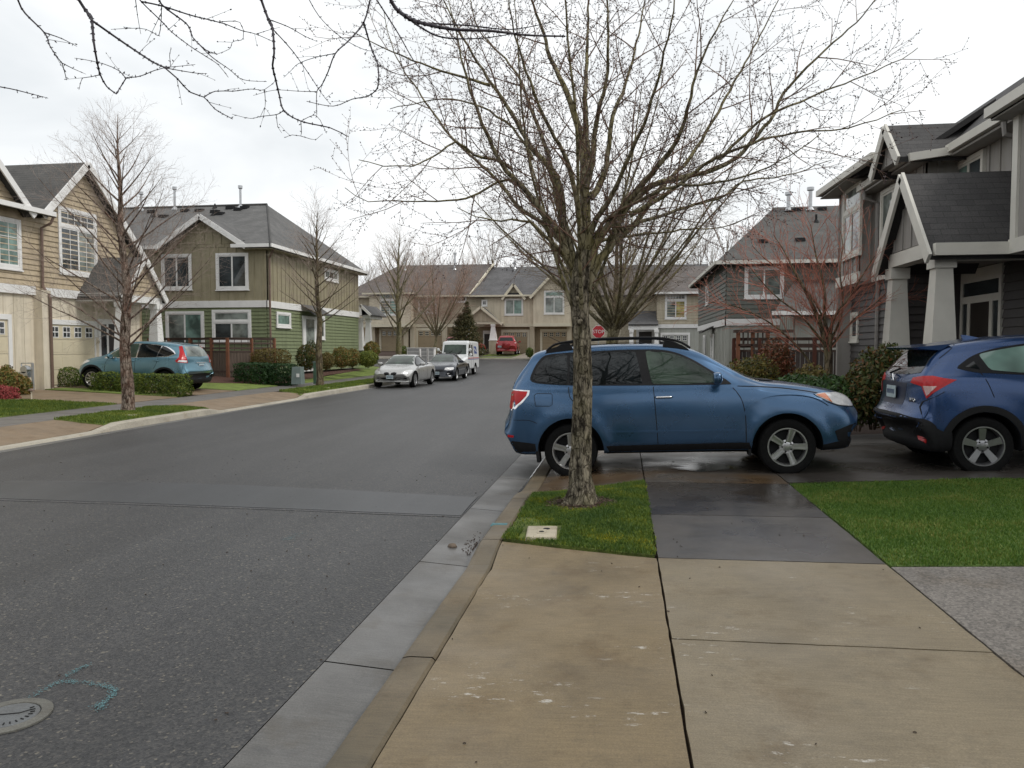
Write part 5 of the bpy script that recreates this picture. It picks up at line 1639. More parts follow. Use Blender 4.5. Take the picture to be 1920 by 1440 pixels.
GR = 'bare street trees along the kerbs'
street_tree('street_tree', 'dense dark bare tree behind the blue wagon roof, next to the stop sign', (onY(1147, 640, 20.5).x, 20.5, .0), 8.0, .25, 1.9, 21, bk_limb, tw_brown, 27, 42, GR, 0, fine(3.8, 1.2, .65, .33, .02, .0042), leader=False, jit=.12, rlim=.2)
street_tree('street_tree', 'farther bare tree showing through the dense tree beside the stop sign', (-.3, 30, .0), 7.8, .17, 2.2, 22, bk_dark, tw_brown, 28, 40, GR, 0, fine(3.2, 1.4, .7, None, .04, .006), leader=True, rlim=.3)
street_tree('street_tree', 'slender bare tree with flaking red brown trunk before the crossover and round hedges', (-11.45, 16.2, -.02), 6.9, .15, 1.55, 31, bk_birch, tw_pale, 46, 50, GR, .0, fine(4.2, 1.1, .55, .3, .05, .0030), jit=.085, lmul=.88, rlim=.17)
street_tree('street_tree', 'bare tree on the grass strip in front of the green house side wall', (-12.0, 28.9, .02), 7.2, .15, 2.5, 32, bk_dark, tw_pale, 34, 50, GR, 0, fine(3.4, 1.2, .6, .35, .03, .0045), jit=.07, rlim=.2, lmul=.85)
street_tree('street_tree', 'pale forked bare tree behind the silver coupe', (-13.4, 44.5, .05), 8.6, .21, 2.0, 33, bk_limb, tw_pale, 26, 38, GR, 0, fine(2.6, 1.6, .8, .4, .03, .006), rlim=.28, leader=True)
street_tree('street_tree', 'round orange-twigged bare tree before the brown garage doors', (onY(812, 600, 60).x, 60.8, .6), 9.0, .16, 1.8, 34, bk_limb, tw_or, 22, 36, GR, 0, fine(3.0, 1.9, .9, .45, .04, .007), leader=False, rlim=.3)

# red twigged maple
M_ = Tree(51); MBs = Vector((onY(1543, 640, 15.5).x, 15.5, .1))
mspec = [dict(per_m=6.0, ang=36, len=1.0, trop=.05, jit=.10, sides=4, t0=.15, step=.12, rmax=.010, rmin=.005, rend=.0035, twig=True, tap=.3),
         dict(per_m=7.0, ang=34, len=.6, trop=.05, jit=.10, sides=3, t0=.15, step=.12, rmax=.0045, rmin=.0035, rend=.0025, twig=True, tap=.3),
         dict(per_m=7, ang=32, len=.28, trop=.05, jit=.10, sides=3, t0=.1, step=.12, rmax=.003, rmin=.0026, rend=.002, twig=True)]
def mp_(px, py, dy=0): return onY(px, py, 15.5 + dy)
for pts, r0, dy in (([(1552, 720), (1550, 660), (1535, 600), (1510, 545), (1490, 510), (1470, 470), (1450, 440)], .07, .2),
                    ([(1556, 720), (1556, 650), (1562, 600), (1590, 560), (1615, 520), (1640, 480)], .055, -.3),
                    ([(1554, 700), (1552, 640), (1545, 590), (1545, 540), (1530, 480), (1520, 420)], .05, .5),
                    ([(1530, 700), (1508, 665), (1480, 635), (1450, 610), (1420, 592), (1380, 575), (1330, 566)], .028, -.2),
                    ([(1550, 650), (1530, 625), (1500, 590), (1460, 560), (1430, 530), (1405, 500)], .026, -.4),
                    ([(1556, 640), (1575, 600), (1580, 560), (1575, 510), (1580, 460), (1575, 430)], .026, .3),
                    ([(1553, 620), (1530, 570), (1490, 520), (1440, 490), (1410, 460)], .024, .5),
                    ([(1558, 650), (1600, 600), (1640, 570), (1670, 540), (1690, 515)], .022, -.1)):
    n = len(pts); P = resample([mp_(a, b, dy * i / (n - 1)) for i, (a, b) in enumerate(pts)], .08)
    rad = M_.add(P, r0, .006, 7, False); M_.grow(P, rad, 0, mspec)
M_.finish('maple_tree', 'small many-stemmed maple with fine red twigs between the grey and charcoal houses', MBs, bk_dark, tw_red)

# background bare trees behind the roofs
bgspec = [dict(per_m=1.6, ang=24, len=2.6, trop=.05, jit=.06, sides=3, t0=.2, step=.5, rmax=.03, rmin=.02, rend=.014, twig=True),
          dict(per_m=1.8, ang=26, len=1.3, trop=.05, jit=.07, sides=3, t0=.1, step=.5, rmax=.016, rmin=.013, rend=.009, twig=True)]
protos = []
for k in range(3):
    t = Tree(60 + k)
    n = 10; P = [Vector((.15 * math.sin(i + k), .15 * math.cos(i * 1.3), 13.5 * i / n)) for i in range(n + 1)]
    rad = [max(.03, .16 * (1 - i / n)) for i in range(n + 1)]; t.wood.tube(P, rad, 5, caps=False)
    for q in range(15):
        i = 3 + int(q * .42); a = q * 2.4
        Q = t.path(P[i], (math.cos(a) * .45, math.sin(a) * .45, 1), t.r.uniform(2.5, 5), 6, .06, .03)
        rd = t.add(Q, .05, .018, 4, False); t.grow(Q, rd, 0, bgspec)
    protos.append(t)
bgp = []
posn = [(690, 92), (722, 96), (752, 88), (786, 98), (806, 90), (838, 95), (868, 92), (897, 99), (925, 90), (955, 94), (990, 97), (1018, 91), (640, 95), (612, 100), (1060, 95), (1335, 92), (1362, 98), (1310, 96), (1388, 90), (1240, 94), (1180, 97)]
words = ['leftmost', 'second from left', 'third from left', 'fourth from left', 'fifth from left', 'sixth from left', 'seventh from left', 'eighth from left', 'ninth from left', 'tenth from left', 'eleventh from left', 'twelfth from left', 'thirteenth from left', 'fourteenth from left', 'fifteenth from left', 'sixteenth from left', 'seventeenth from left', 'eighteenth from left', 'nineteenth from left', 'twentieth from left', 'rightmost']
order = sorted(range(len(posn)), key=lambda i: posn[i][0])
rank = {i: k for k, i in enumerate(order)}
rb = random.Random(4)
for i, (px, Y) in enumerate(posn):
    x = onY(px, 600, Y).x
    lb = 'tall thin bare tree beyond the far roofs, ' + words[rank[i]] + ' of those behind the row'
    if i < 3:
        o = protos[i].finish('bare_tree', lb, (0, 0, 0), bk_limb, tw_far, None, 'bare trees beyond the far roofs')
        bgp.append(o)
    else:
        o = copy_tree(bgp[i % 3]); o['label'] = lb
    o.location = (x, Y, 1.0); o.rotation_euler = (0, 0, rb.uniform(0, 6)); s_ = rb.uniform(.78, 1.0) if px < 1100 else rb.uniform(.9, 1.1); o.scale = (s_, s_, s_)

# overhead branches: a street tree rooted behind the camera whose tips hang into view
O = Tree(71); O.bud = O.twig
OB = Vector((-1.6, -2.6, .0))
P = [OB + Vector((0, 0, z)) for z in (-.1, .6, 1.4, 2.2, 2.9, 3.6, 4.4, 5.2)]
O.wood.tube(P, [.2, .15, .14, .135, .12, .10, .08, .05], 14, caps=False)
def op(px, py, Y): return onY(px, py, Y)
hang = [
    # (points px,py), depth Y, radius
    ([(120, -60), (148, 0), (165, 25), (172, 38), (176, 80), (182, 115), (188, 140), (200, 162), (218, 176)], 3.0, .0075),
    ([(218, 176), (228, 160), (236, 147), (262, 143), (290, 132), (308, 127), (338, 124), (366, 121)], 3.0, .0028),
    ([(308, 127), (320, 125), (318, 105), (321, 90)], 3.0, .0018),
    ([(236, 147), (222, 132), (195, 120), (160, 112), (140, 109)], 3.0, .0022),
    ([(188, 140), (170, 144), (155, 146), (148, 168)], 3.0, .002),
    ([(172, 38), (213, 67), (251, 93), (288, 117), (309, 127), (330, 145), (357, 173), (382, 182), (404, 205), (436, 223)], 3.1, .0048),
    ([(309, 127), (330, 131), (367, 137), (388, 138)], 3.1, .0024),
    ([(382, 182), (404, 171), (436, 171), (470, 167), (496, 168), (518, 150)], 3.2, .0024),
    ([(496, 168), (497, 200), (487, 221)], 3.2, .0018),
    ([(25, -40), (40, 15), (83, 61), (93, 85), (107, 107), (116, 118), (125, 150)], 2.9, .0040),
    ([(83, 61), (115, 72), (144, 87)], 2.9, .0026), ([(116, 118), (140, 130), (161, 139)], 2.9, .002),
    ([(-30, 158), (18, 166), (55, 175), (90, 184)], 2.8, .0026),
    ([(230, -40), (265, 3), (303, 40), (322, 60), (357, 87), (385, 105), (410, 122), (428, 145)], 3.2, .0034),
    ([(285, -30), (303, 8), (350, 45), (362, 71), (385, 93), (392, 97), (405, 100)], 3.3, .0044),
    ([(362, 71), (395, 105), (430, 130), (455, 149), (500, 153)], 3.3, .0024),
    ([(265, 3), (303, 11), (356, 28), (392, 37), (425, 46), (452, 57), (480, 64), (512, 78)], 3.3, .0038),
    ([(480, 64), (505, 56), (525, 51)], 3.3, .0018), ([(410, 41), (450, 42), (456, 72), (437, 78), (430, 92), (408, 101)], 3.3, .0018),
    ([(303, 11), (302, 40), (298, 66), (285, 60), (262, 53), (208, 55)], 3.2, .002),
    ([(302, 25), (285, 60), (275, 80)], 3.2, .0016), ([(253, -10), (258, 30), (264, 64)], 3.1, .0022),
    ([(470, -60), (490, 0), (503, 36), (511, 54), (514, 100), (511, 122), (517, 150), (524, 180), (532, 207), (564, 227), (620, 240), (650, 255)], 3.4, .0066),
    ([(503, 36), (540, 50), (570, 67), (595, 78)], 3.4, .0024),
    ([(511, 54), (548, 95), (580, 140), (603, 175), (620, 196)], 3.4, .0026),
    ([(532, 207), (518, 215), (490, 218), (469, 222), (435, 214)], 3.4, .0022), ([(518, 215), (521, 238), (528, 249)], 3.4, .0017),
    ([(564, 227), (564, 255), (548, 253), (534, 258)], 3.4, .0018), ([(564, 255), (592, 262), (605, 251)], 3.4, .0016),
    ([(564, 227), (592, 216), (606, 237), (612, 250)], 3.4, .0017),
    ([(705, -50), (694, 0), (682, 42), (655, 75), (629, 100), (615, 135), (603, 160), (594, 172), (594, 215)], 3.6, .0046),
    ([(629, 100), (590, 108), (560, 119), (545, 133), (532, 145)], 3.6, .0022), ([(594, 172), (560, 171), (515, 169), (475, 179)], 3.6, .0020),
    ([(682, 42), (690, 70), (698, 95), (708, 120), (710, 150), (708, 165), (690, 180), (660, 186), (625, 199), (575, 190)], 3.6, .0044),
    ([(708, 120), (735, 136), (760, 142)], 3.6, .002),
    ([(715, -60), (735, 5), (760, 30), (790, 43), (850, 55), (920, 58), (990, 66), (1060, 68)], 4.2, .0125),
    ([(760, 30), (790, 52), (830, 70), (900, 72), (980, 60)], 4.2, .006),
    ([(790, 43), (880, 48), (960, 55), (1040, 40)], 4.2, .005),
    ([(570, -20), (598, 30), (640, 70), (690, 95), (720, 88)], 3.8, .0024),
    ([(700, -10), (745, 60), (780, 120), (830, 180)], 4.0, .004),
]
bmx = mat('dark near twigs', (.028, .02, .028), .6, .3, 30)
spec_o = [dict(per_m=2.2, ang=42, len=.16, trop=-.02, jit=.15, sides=3, t0=.1, step=.05, rmax=.0014, rmin=.001, rend=.0007, twig=True, bud=.05, bsize=.012)]
top = {}
for pts, Y, r0 in hang:
    n = len(pts)
    P = resample([op(px, py, Y + .12 * math.sin(i * 1.1)) for i, (px, py) in enumerate(pts)], .03)
    out = pts[0][1] < 0 or pts[0][0] < 0
    if out:
        a = P[0]; up = Vector((lerp(a.x, OB.x, .3), lerp(a.y, OB.y, .25), max(a.z + .35, 3.6)))
        O.wood.tube(resample([OB + Vector((0, 0, 3.4 + .05 * r0 * 1000)), Vector((lerp(a.x, OB.x, .7), lerp(a.y, OB.y, .7), 4.35)), up, a], .15), [max(.006, .035 * (1 - i / 60)) for i in range(len(resample([OB + Vector((0, 0, 3.4 + .05 * r0 * 1000)), Vector((lerp(a.x, OB.x, .7), lerp(a.y, OB.y, .7), 4.35)), up, a], .15)))], 6, caps=False)
    rad = O.add(P, r0, max(r0 * .35, .0009), 6, True)
    L = sum((P[i+1] - P[i]).length for i in range(len(P) - 1))
    for j in range(int(L / .055)):
        f = (j + .5) / int(L / .055) * (len(P) - 1); i = min(int(f), len(P) - 2); d = norm(P[i+1] - P[i]); rr = lerp(rad[i], rad[i+1], f - i)
        p = P[i].lerp(P[i+1], f - i)
        O.twig.tube([p - d * .004, p, p + d * .004], [rr, rr * 1.5 + .0006, rr], 6, caps=False)
        sd = d.orthogonal(); sd.rotate(Matrix.Rotation(O.r.uniform(0, 6.28), 3, d)); O.budat(p + sd * rr, d + sd, .009)
    if r0 < .006: O.grow(P, rad, 0, spec_o)
O.finish('street_tree', 'nearest bare tree whose dark twig tips hang down from the top left of the frame', OB, bmx, bmx, bmx)

# ============================================================ SHRUBS AND HEDGES
def leaves(mb, rnd, center, rad, n, size, boxy=0.0, thin=.18, zmin=None, elong=1.6):
    cx, cy, cz = center; rx, ry, rz = rad
    for _ in range(n):
        while True:
            v = Vector((rnd.gauss(0, 1), rnd.gauss(0, 1), rnd.gauss(0, 1)))
            if v.length > .1: break
        v.normalize()
        if boxy:
            m = max(abs(v.x), abs(v.y), abs(v.z)); v = v.lerp(v / m, boxy)
        k = 1 - abs(rnd.gauss(0, thin))
        k *= 1 + .07 * math.sin(v.x * 7 + cx) * math.sin(v.y * 6 + v.z * 8 + cy)
        p = Vector((cx + v.x * rx * k, cy + v.y * ry * k, cz + v.z * rz * k))
        if zmin is not None and p.z < zmin: continue
        d = norm(v + Vector((rnd.uniform(-1, 1), rnd.uniform(-1, 1), rnd.uniform(-.6, 1))) * .9)
        a = d.orthogonal(); a.rotate(Matrix.Rotation(rnd.uniform(0, 6.28), 3, d)); a.normalize()
        s = size * rnd.uniform(.6, 1.3)
        b = norm(d.cross(a) + v * .6)
        i = len(mb.v)
        mb.v.extend([tuple(p - b * s * .5 * elong), tuple(p + a * s * .5), tuple(p + b * s * .5 * elong), tuple(p - a * s * .5)])
        mb.poly((i, i + 1, i + 2, i + 3))
def stems(mb, rnd, x, y, z, n, h, spread, r=.008):
    for k in range(n):
        a = rnd.uniform(0, 6.28); q = rnd.uniform(.3, 1) * spread
        mb.tube([(x + math.cos(a) * .04, y + math.sin(a) * .04, z - .05), (x + math.cos(a) * q * .5, y + math.sin(a) * q * .5, z + h * .5), (x + math.cos(a) * q, y + math.sin(a) * q, z + h * rnd.uniform(.8, 1))], [r, r * .8, r * .4], 4, caps=False)

lf_box = leaf_mat('box leaves', [(.03, .05, .012), (.06, .10, .016), (.11, .15, .022), (.20, .21, .03)], .5, 3)
lf_yew = leaf_mat('yew leaves', [(.012, .035, .010), (.02, .055, .014), (.04, .085, .018)], .5, 3)
lf_nan = leaf_mat('nandina leaves', [(.045, .085, .02), (.12, .14, .03), (.23, .16, .04), (.30, .10, .05)], .5, 2)
lf_nan2 = leaf_mat('dark nandina leaves', [(.02, .04, .014), (.05, .075, .02), (.10, .10, .025), (.20, .07, .03)], .5, 3)
lf_red = leaf_mat('red heather leaves', [(.13, .025, .022), (.30, .05, .05), (.42, .11, .10)], .6, 6)
lf_brn = leaf_mat('brown spirea leaves', [(.07, .055, .02), (.15, .13, .03), (.17, .09, .04)], .6, 4)
lf_yel = leaf_mat('yellow green leaves', [(.07, .11, .02), (.15, .18, .03), (.24, .24, .04)], .5, 2)
lf_rho = leaf_mat('glossy green leaves', [(.02, .05, .014), (.04, .09, .022), (.09, .16, .04)], .35, 5)
stem_m = mat('shrub stems', (.09, .06, .04), .85, .3, 9)
LEAF_K = 1.0
def shrub(label, blobs, leafm, size, seed, name='shrub', cat='shrub', group=None, boxy=0.0, thin=.16, stemh=None, elong=1.6):
    rnd = random.Random(seed); b0 = blobs[0]
    c0 = b0[0]; gz_ = c0[2] - b0[1][2]
    t = thing(name, label, cat, (c0[0], c0[1], gz_), 0, group)
    mb = MB()
    for c, rd, n in blobs: leaves(mb, rnd, c, rd, int(n * (1.9 if size >= .055 and c[1] < 60 else 1.15)), size * (.66 if size >= .055 else .9), boxy, thin, gz_ - .02, elong)
    mb.build('foliage', leafm, t, fixn=False)
    mb = MB()
    for c, rd, n in blobs: stems(mb, rnd, c[0], c[1], gz_, 9, rd[2] * 1.7, max(rd[0], rd[1]) * .8)
    mb.build('stems', stem_m, t, fixn=False)
    return t
def blob(px, py0, py1, Y, w, dens, dy=None):
    """ellipsoid standing at depth Y between image heights py0 (top) and py1 (bottom)"""
    a = onY(px, py0, Y); b = onY(px, py1, Y); rz = (a.z - b.z) / 2
    rx = abs(onY(px + w / 2, py0, Y).x - onY(px - w / 2, py0, Y).x) / 2
    return ((a.x, Y, (a.z + b.z) / 2), (rx, dy or rx, rz), dens)
HG = 'clipped round hedges beside the crossover'
shrub('round clipped box bush in front of the cream garage door, nearest the house', [blob(123, 688, 731, 23.9, 46, 3400, .45)], lf_box, .04, 1, 'hedge', 'hedge', HG, .35, .06)
shrub('looser round box bush directly under the crossover nose', [blob(170, 692, 727, 23.3, 30, 1700, .4)], lf_box, .05, 2, 'hedge', 'hedge', HG, .1, .15)
shrub('flat-topped box hedge partly behind the flaking tree trunk', [blob(203, 697, 736, 22.7, 44, 3200, .45), blob(243, 699, 738, 22.5, 34, 2400, .4)], lf_box, .04, 3, 'hedge', 'hedge', HG, .7, .07)
shrub('box hedge just right of the flaking trunk, beside the crossover front door', [blob(286, 700, 743, 22.0, 42, 3000, .4)], lf_box, .04, 4, 'hedge', 'hedge', HG, .7, .07)
shrub('box hedge at the end of the row nearest the street, by the crossover rear wheel', [blob(332, 701, 744, 21.7, 38, 3000, .4)], lf_box, .04, 5, 'hedge', 'hedge', HG, .8, .07)
shrub('long flat-topped dark green hedge below the brown wooden fence', [blob(478, 680, 724, 28.6, 62, 5200, .6), blob(525, 682, 723, 28.9, 56, 5200, .6)], lf_yew, .05, 6, 'hedge', 'hedge', None, .8, .06)
shrub('rounded olive brown bush behind the long dark hedge', [blob(508, 653, 690, 30.6, 66, 3200, .8)], lf_brn, .05, 7, boxy=.3, thin=.1)
NG = 'nandina shrubs along the green house side'
shrub('tall green nandina left of the side door, reddish at its top', [blob(574, 645, 694, 32.2, 36, 1500), blob(583, 637, 680, 33.2, 22, 500)], lf_nan2, .075, 8, group=NG)
shrub('small dusty brown shrub right of the street tree trunk by the green wall', [blob(612, 660, 693, 33.5, 30, 1500)], lf_brn, .06, 9)
shrub('orange-tipped nandina right of the dusty brown shrub', [blob(640, 650, 690, 35, 36, 1500)], lf_nan, .075, 10, group=NG)
shrub('orange-tipped nandina at the far corner of the green wall', [blob(660, 653, 688, 37, 28, 1300)], lf_nan, .075, 11, group=NG)
shrub('yellow green nandina in front of the porch pedestal, red-topped behind', [blob(690, 657, 688, 38, 38, 1500), ], lf_yel, .08, 12)
shrub('rusty orange nandina between the porch pedestal and the far garage', [blob(697, 640, 672, 42, 30, 1200)], lf_nan, .09, 13)
shrub('small clipped green bush at the foot of the far left garage pier', [blob(755, 648, 668, 62, 26, 700)], lf_box, .12, 14)
shrub('small dark green bush right of the parked red car', [blob(993, 651, 670, 60, 15, 500)], lf_box, .12, 15)
shrub('dull orange green shrub at the left frame edge', [blob(8, 690, 752, 19.5, 60, 2200), blob(36, 702, 748, 19.9, 38, 1600), blob(12, 682, 730, 20.2, 24, 500)], lf_nan, .065, 16)
shrub('bright red heather mound at the left frame edge', [blob(3, 722, 765, 18.4, 50, 3400)], lf_red, .035, 17, boxy=.2)
# right bed
shrub('low green rhododendron mass just past the blue wagon hood', [blob(1500, 700, 790, 13.2, 130, 1500, .6), blob(1560, 702, 790, 13.0, 100, 1300, .6)], lf_rho, .06, 20, elong=2.0)
shrub('tall leggy nandina with red leaves between the two blue cars', [blob(1640, 650, 800, 13.0, 100, 1800, .5), blob(1610, 690, 800, 12.7, 70, 1000, .4), blob(1665, 640, 700, 13.2, 60, 380, .3), blob(1690, 700, 800, 12.9, 60, 800, .4)], lf_nan2, .055, 21, elong=2.4, thin=.3)
shrub('yellow-leaved shrub seen over the wagon windscreen', [blob(1420, 665, 760, 17, 90, 1500, .6), blob(1385, 672, 760, 17.5, 50, 800, .5)], leaf_mat('yellow brown leaves', [(.035, .05, .015), (.08, .09, .02), (.22, .18, .04), (.12, .05, .02)], .5, 5), .06, 22, elong=2.0, thin=.3)
shrub('rusty red nandina in front of the dark fence', [blob(1455, 632, 740, 18, 74, 1500, .6)], leaf_mat('rust leaves', [(.06, .05, .018), (.16, .07, .03), (.30, .08, .045)], .5, 5), .06, 23, elong=2.2, thin=.35)
shrub('feathery olive shrub under the maple stems', [blob(1520, 680, 760, 14.6, 80, 1200, .5)], lf_brn, .05, 24, thin=.35)

# evergreen by the far entry
cE = onY(872, 640, 62)
tE = thing('evergreen_tree', 'dark broad evergreen standing before the far entry porch', 'tree', (cE.x, 62, .6))
mb = MB(); mb.tube([(cE.x, 62, .4), (cE.x, 62, 4.4)], [.16, .05], 7); mb.build('trunk', bk_dark, tE)
mb = MB(); rnd = random.Random(9)
zt_ = onY(872, 567, 62).z
for k in range(9):
    z = lerp(1.2, zt_ - .25, k / 8); rr = lerp(2.1, .35, (k / 8) ** .9)
    for q in range(7 if k < 7 else 3):
        a = q * .9 + k * .7
        leaves(mb, rnd, (cE.x + math.cos(a) * rr * .55, 62 + math.sin(a) * rr * .55, z), (rr * .5, rr * .55, .35), 230, .085, 0, .45)
mb.build('crown', leaf_mat('evergreen needles', [(.035, .04, .016), (.07, .07, .026), (.15, .11, .045)], .6, 1.5), tE, fixn=False)
# ============================================================ VEHICLES
m_tyre = mat('tyre rubber', (.010, .010, .010), .9, .25, 30, .4, 80, spec=.08)
m_alloy = mat('silver alloy', (.50, .50, .50), .28, .08, 10, metal=.85)
m_alloyd = mat('grey alloy', (.30, .30, .31), .3, .08, 10, metal=.85)
m_chrome = mat('chrome', (.75, .75, .76), .12, .04, 10, metal=1.0)
m_cglass = glass('dark tinted car glass', (.006, .008, .009), .02, .5)
m_cglass2 = glass('clear car glass', (.028, .045, .032), .02, .55)
m_seam = mat('panel gap', (.006, .006, .007), .9, .1, 10)
m_red = mat('red lamp', (.42, .003, .006), .3, .15, 30, coat=.25, spec=.3)
m_clear = mat('clear lamp', (.62, .62, .62), .10, .12, 40, coat=1.0)
m_amber = mat('amber lamp', (.60, .16, .04), .12, .1, 30, coat=1.0)
m_plate = mat('pale licence plate', (.42, .50, .52), .4, .15, 22)
m_ink = mat('plate lettering', (.03, .05, .12), .6, .1, 10)

def pchip(ys_, sub):
    ys_ = np.array(ys_, float); n = len(ys_); d = np.diff(ys_); m = np.zeros(n)
    for i in range(1, n - 1):
        if d[i-1] * d[i] > 0: m[i] = 2 * d[i-1] * d[i] / (d[i-1] + d[i])
    m[0] = d[0]; m[-1] = d[-1]
    out = []
    for i in range(n - 1):
        for j in range(sub):
            t = j / sub; t2 = t * t; t3 = t2 * t
            out.append((2*t3 - 3*t2 + 1) * ys_[i] + (t3 - 2*t2 + t) * m[i] + (-2*t3 + 3*t2) * ys_[i+1] + (t3 - t2) * m[i+1])
    out.append(ys_[-1])
    return out

class Car:
    def __init__(s, name, label, cat, st, paint_, wheelbase, R_, bowf=.2, bowr=.1, tilt=0.0, sub=8, arch=None, flare=.03, low=None, group=None, archz=None, boxy=False, track=None, crease=0):
        s.root = thing(name, label, cat, (0, 0, 0), 0, group)
        s.wb = wheelbase; s.R = R_; s.paint = paint_
        cols = list(zip(*st))
        D = [pchip(c, sub) for c in cols]
        n = len(D[0])
        x0, x1 = min(cols[1]), max(cols[1])
        ring_lo = [(0, 0), (.55, 0), (.86, 0), (.93, .03), (.965, .10), (.985, .22), (.995, .36), (1.0, .5), (.998, .64), (.99, .78), (.975, .89), (.95, .97), (.93, 1.0)]
        if boxy: ring_lo = [(0, 0), (.55, 0), (.94, 0), (.985, .02), (1, .1), (1, .22), (1, .36), (1.0, .5), (1, .64), (1, .78), (.998, .89), (.995, .97), (.99, 1.0)]
        V = []; rings = []
        top0 = .93 if not boxy else .985
        for k in range(n):
            xb, xm, xt, zb, zm, zt, wb_, wt = [d[k] for d in D]
            half = []
            for (fy, fz) in ring_lo:
                z = zb + (zm - zb) * fz; half.append((lerp(xb, xm, fz), wb_ * fy, z))
            h = max(zt - zm, .02); r = min(.10 if not boxy else .07, .40 * h)
            for u in (.08, .2, .35, .5, .65, .8, .92, 1.0):
                z = zm + (h - r) * u; bul = .018 * math.sin(math.pi * u) if not boxy else 0
                half.append((lerp(xm, xt, (z - zm) / h), lerp(wb_ * top0 - .012 * (0 if boxy else 1), wt, u) + bul, z))
            zr_ = zt - r
            for (fy, fz) in ((.985, .35), (.95, .62), (.88, .82), (.74, .93), (.5, .985), (.25, 1.0), (0, 1.0)):
                z = zr_ + r * fz; half.append((lerp(xm, xt, (z - zm) / h), wt * fy, z))
            ring = [(x, y, z) for x, y, z in half] + [(x, -y, z) for x, y, z in reversed(half[1:-1])]
            out = []
            for x, y, z in ring:
                wf = smooth((x - (x1 - .9)) / .9); wr_ = smooth(((x0 + .6) - x) / .6)
                q = abs(y) / max(wb_, .01)
                x2 = x - bowf * wf * q ** 2.6 + bowr * wr_ * q ** 2.6
                out.append((x2, y, z))
            rings.append(out)
        # flares and crease
        mb = MB(); m = len(rings[0])
        for rg in rings:
            for x, y, z in rg:
                for cx in (-wheelbase / 2, wheelbase / 2):
                    d = math.hypot(x - cx, z - R_)
                    a_ = (arch or R_ + .06)
                    if abs(y) > .6 and d < a_ + .16 and z < R_ + a_ + .14:
                        f = smooth(1 - abs(d - a_ - .02) / .14)
                        y += math.copysign(flare * f, y)
                mb.v.append((x, y, z))
        for k in range(n - 1):
            for j in range(m):
                j2 = (j + 1) % m; mb.poly((k*m + j, k*m + j2, (k+1)*m + j2, (k+1)*m + j))
        mb.poly(list(range(m))); mb.poly([(n-1)*m + j for j in reversed(range(m))])
        body = mb.build('body', [paint_, m_dark], s.root, world=False, smooth_=True)
        s.body = body
        s.bvh_from()
        # wheel wells cut out
        a_ = arch or R_ + .06
        cut = MB()
        for cx in (-wheelbase / 2, wheelbase / 2):
            for sg in (-1, 1):
                w0 = max(d for d in D[6])
                cut.lathe([(0, sg * (w0 - .36)), (a_, sg * (w0 - .36)), (a_, sg * (w0 + .3)), (0, sg * (w0 + .3))], 48, 'y', (cx, 0, R_))
        if low:   # straight cut under the sills / bumpers
            pass
        co = cut.build('cut', [m_dark], None, world=False)
        md = body.modifiers.new('b', 'BOOLEAN'); md.operation = 'DIFFERENCE'; md.object = co; md.solver = 'EXACT'
        md.material_mode = 'TRANSFER'
        dg = bpy.context.evaluated_depsgraph_get()
        me = bpy.data.meshes.new_from_object(body.evaluated_get(dg))
        body.modifiers.clear(); old = body.data; body.data = me
        bpy.data.objects.remove(co)
        me.polygons.foreach_set('use_smooth', [True] * len(me.polygons))
        nn = [None] * len(me.loops); cache = {}
        for p in me.polygons:
            for li in p.loop_indices:
                if p.material_index == 1 or p.normal.length < .5: nn[li] = tuple(p.normal); continue
                v = me.loops[li].vertex_index
                if v not in cache: cache[v] = s.nearn(me.vertices[v].co)
                q = cache[v]
                nn[li] = tuple(q if q.dot(p.normal) > .3 else p.normal)
        me.normals_split_custom_set(nn)
    def bvh_from(s):
        me = s.body.data
        me.calc_loop_triangles()
        s.V = [v.co.copy() for v in me.vertices]
        s.F = [tuple(t.vertices) for t in me.loop_triangles]
        s.bvh = BVHTree.FromPolygons(s.V, s.F)
        N = [Vector((0, 0, 0)) for _ in s.V]
        for p in me.polygons:
            if len(p.vertices) > 4: continue
            for v in p.vertices: N[v] += p.normal
        s.N = [norm(v) for v in N]
    def interp(s, loc, fi):
        a, b, c = s.F[fi]
        return norm(barycentric_transform(loc, s.V[a], s.V[b], s.V[c], s.N[a], s.N[b], s.N[c]))
    def nearn(s, co):
        loc, n_, fi, d = s.bvh.find_nearest(co)
        return s.interp(loc, fi)
    def cast(s, o, d):
        loc, nn, fi, _ = s.bvh.ray_cast(Vector(o), Vector(d))
        if loc is None: return None, None
        return loc, s.interp(loc, fi)
    def patch(s, name, view, poly, m, off=.004, parent=None, side=-1, step=.05, skirt=.012, both=False, inset=None):
        """2d outline laid onto the body. view: side (x,z), front/rear (y,z), top (x,y)"""
        sides = (-1, 1) if both else (side,)
        if any(k in name for k in ('window', 'windshield', 'headlight', 'cladding', 'quarter', 'soft_top')) and len(poly) > 4:
            Q = [Vector((p[0], p[1], 0)) for p in poly]; n_ = len(Q); sm = []
            for i in range(n_):
                p0, p1, p2, p3 = Q[i - 1], Q[i], Q[(i + 1) % n_], Q[(i + 2) % n_]; k = max(1, int((p2 - p1).length / .03))
                for j in range(k):
                    t = j / k; c = .5 * ((2*p1) + (p2 - p0)*t + (2*p0 - 5*p1 + 4*p2 - p3)*t*t + (3*p1 - p0 - 3*p2 + p3)*t*t*t); l = p1.lerp(p2, t)
                    dv = c - l
                    if dv.length > .012: c = l + dv * (.012 / dv.length)
                    sm.append((c.x, c.y))
            poly = sm
        res = []
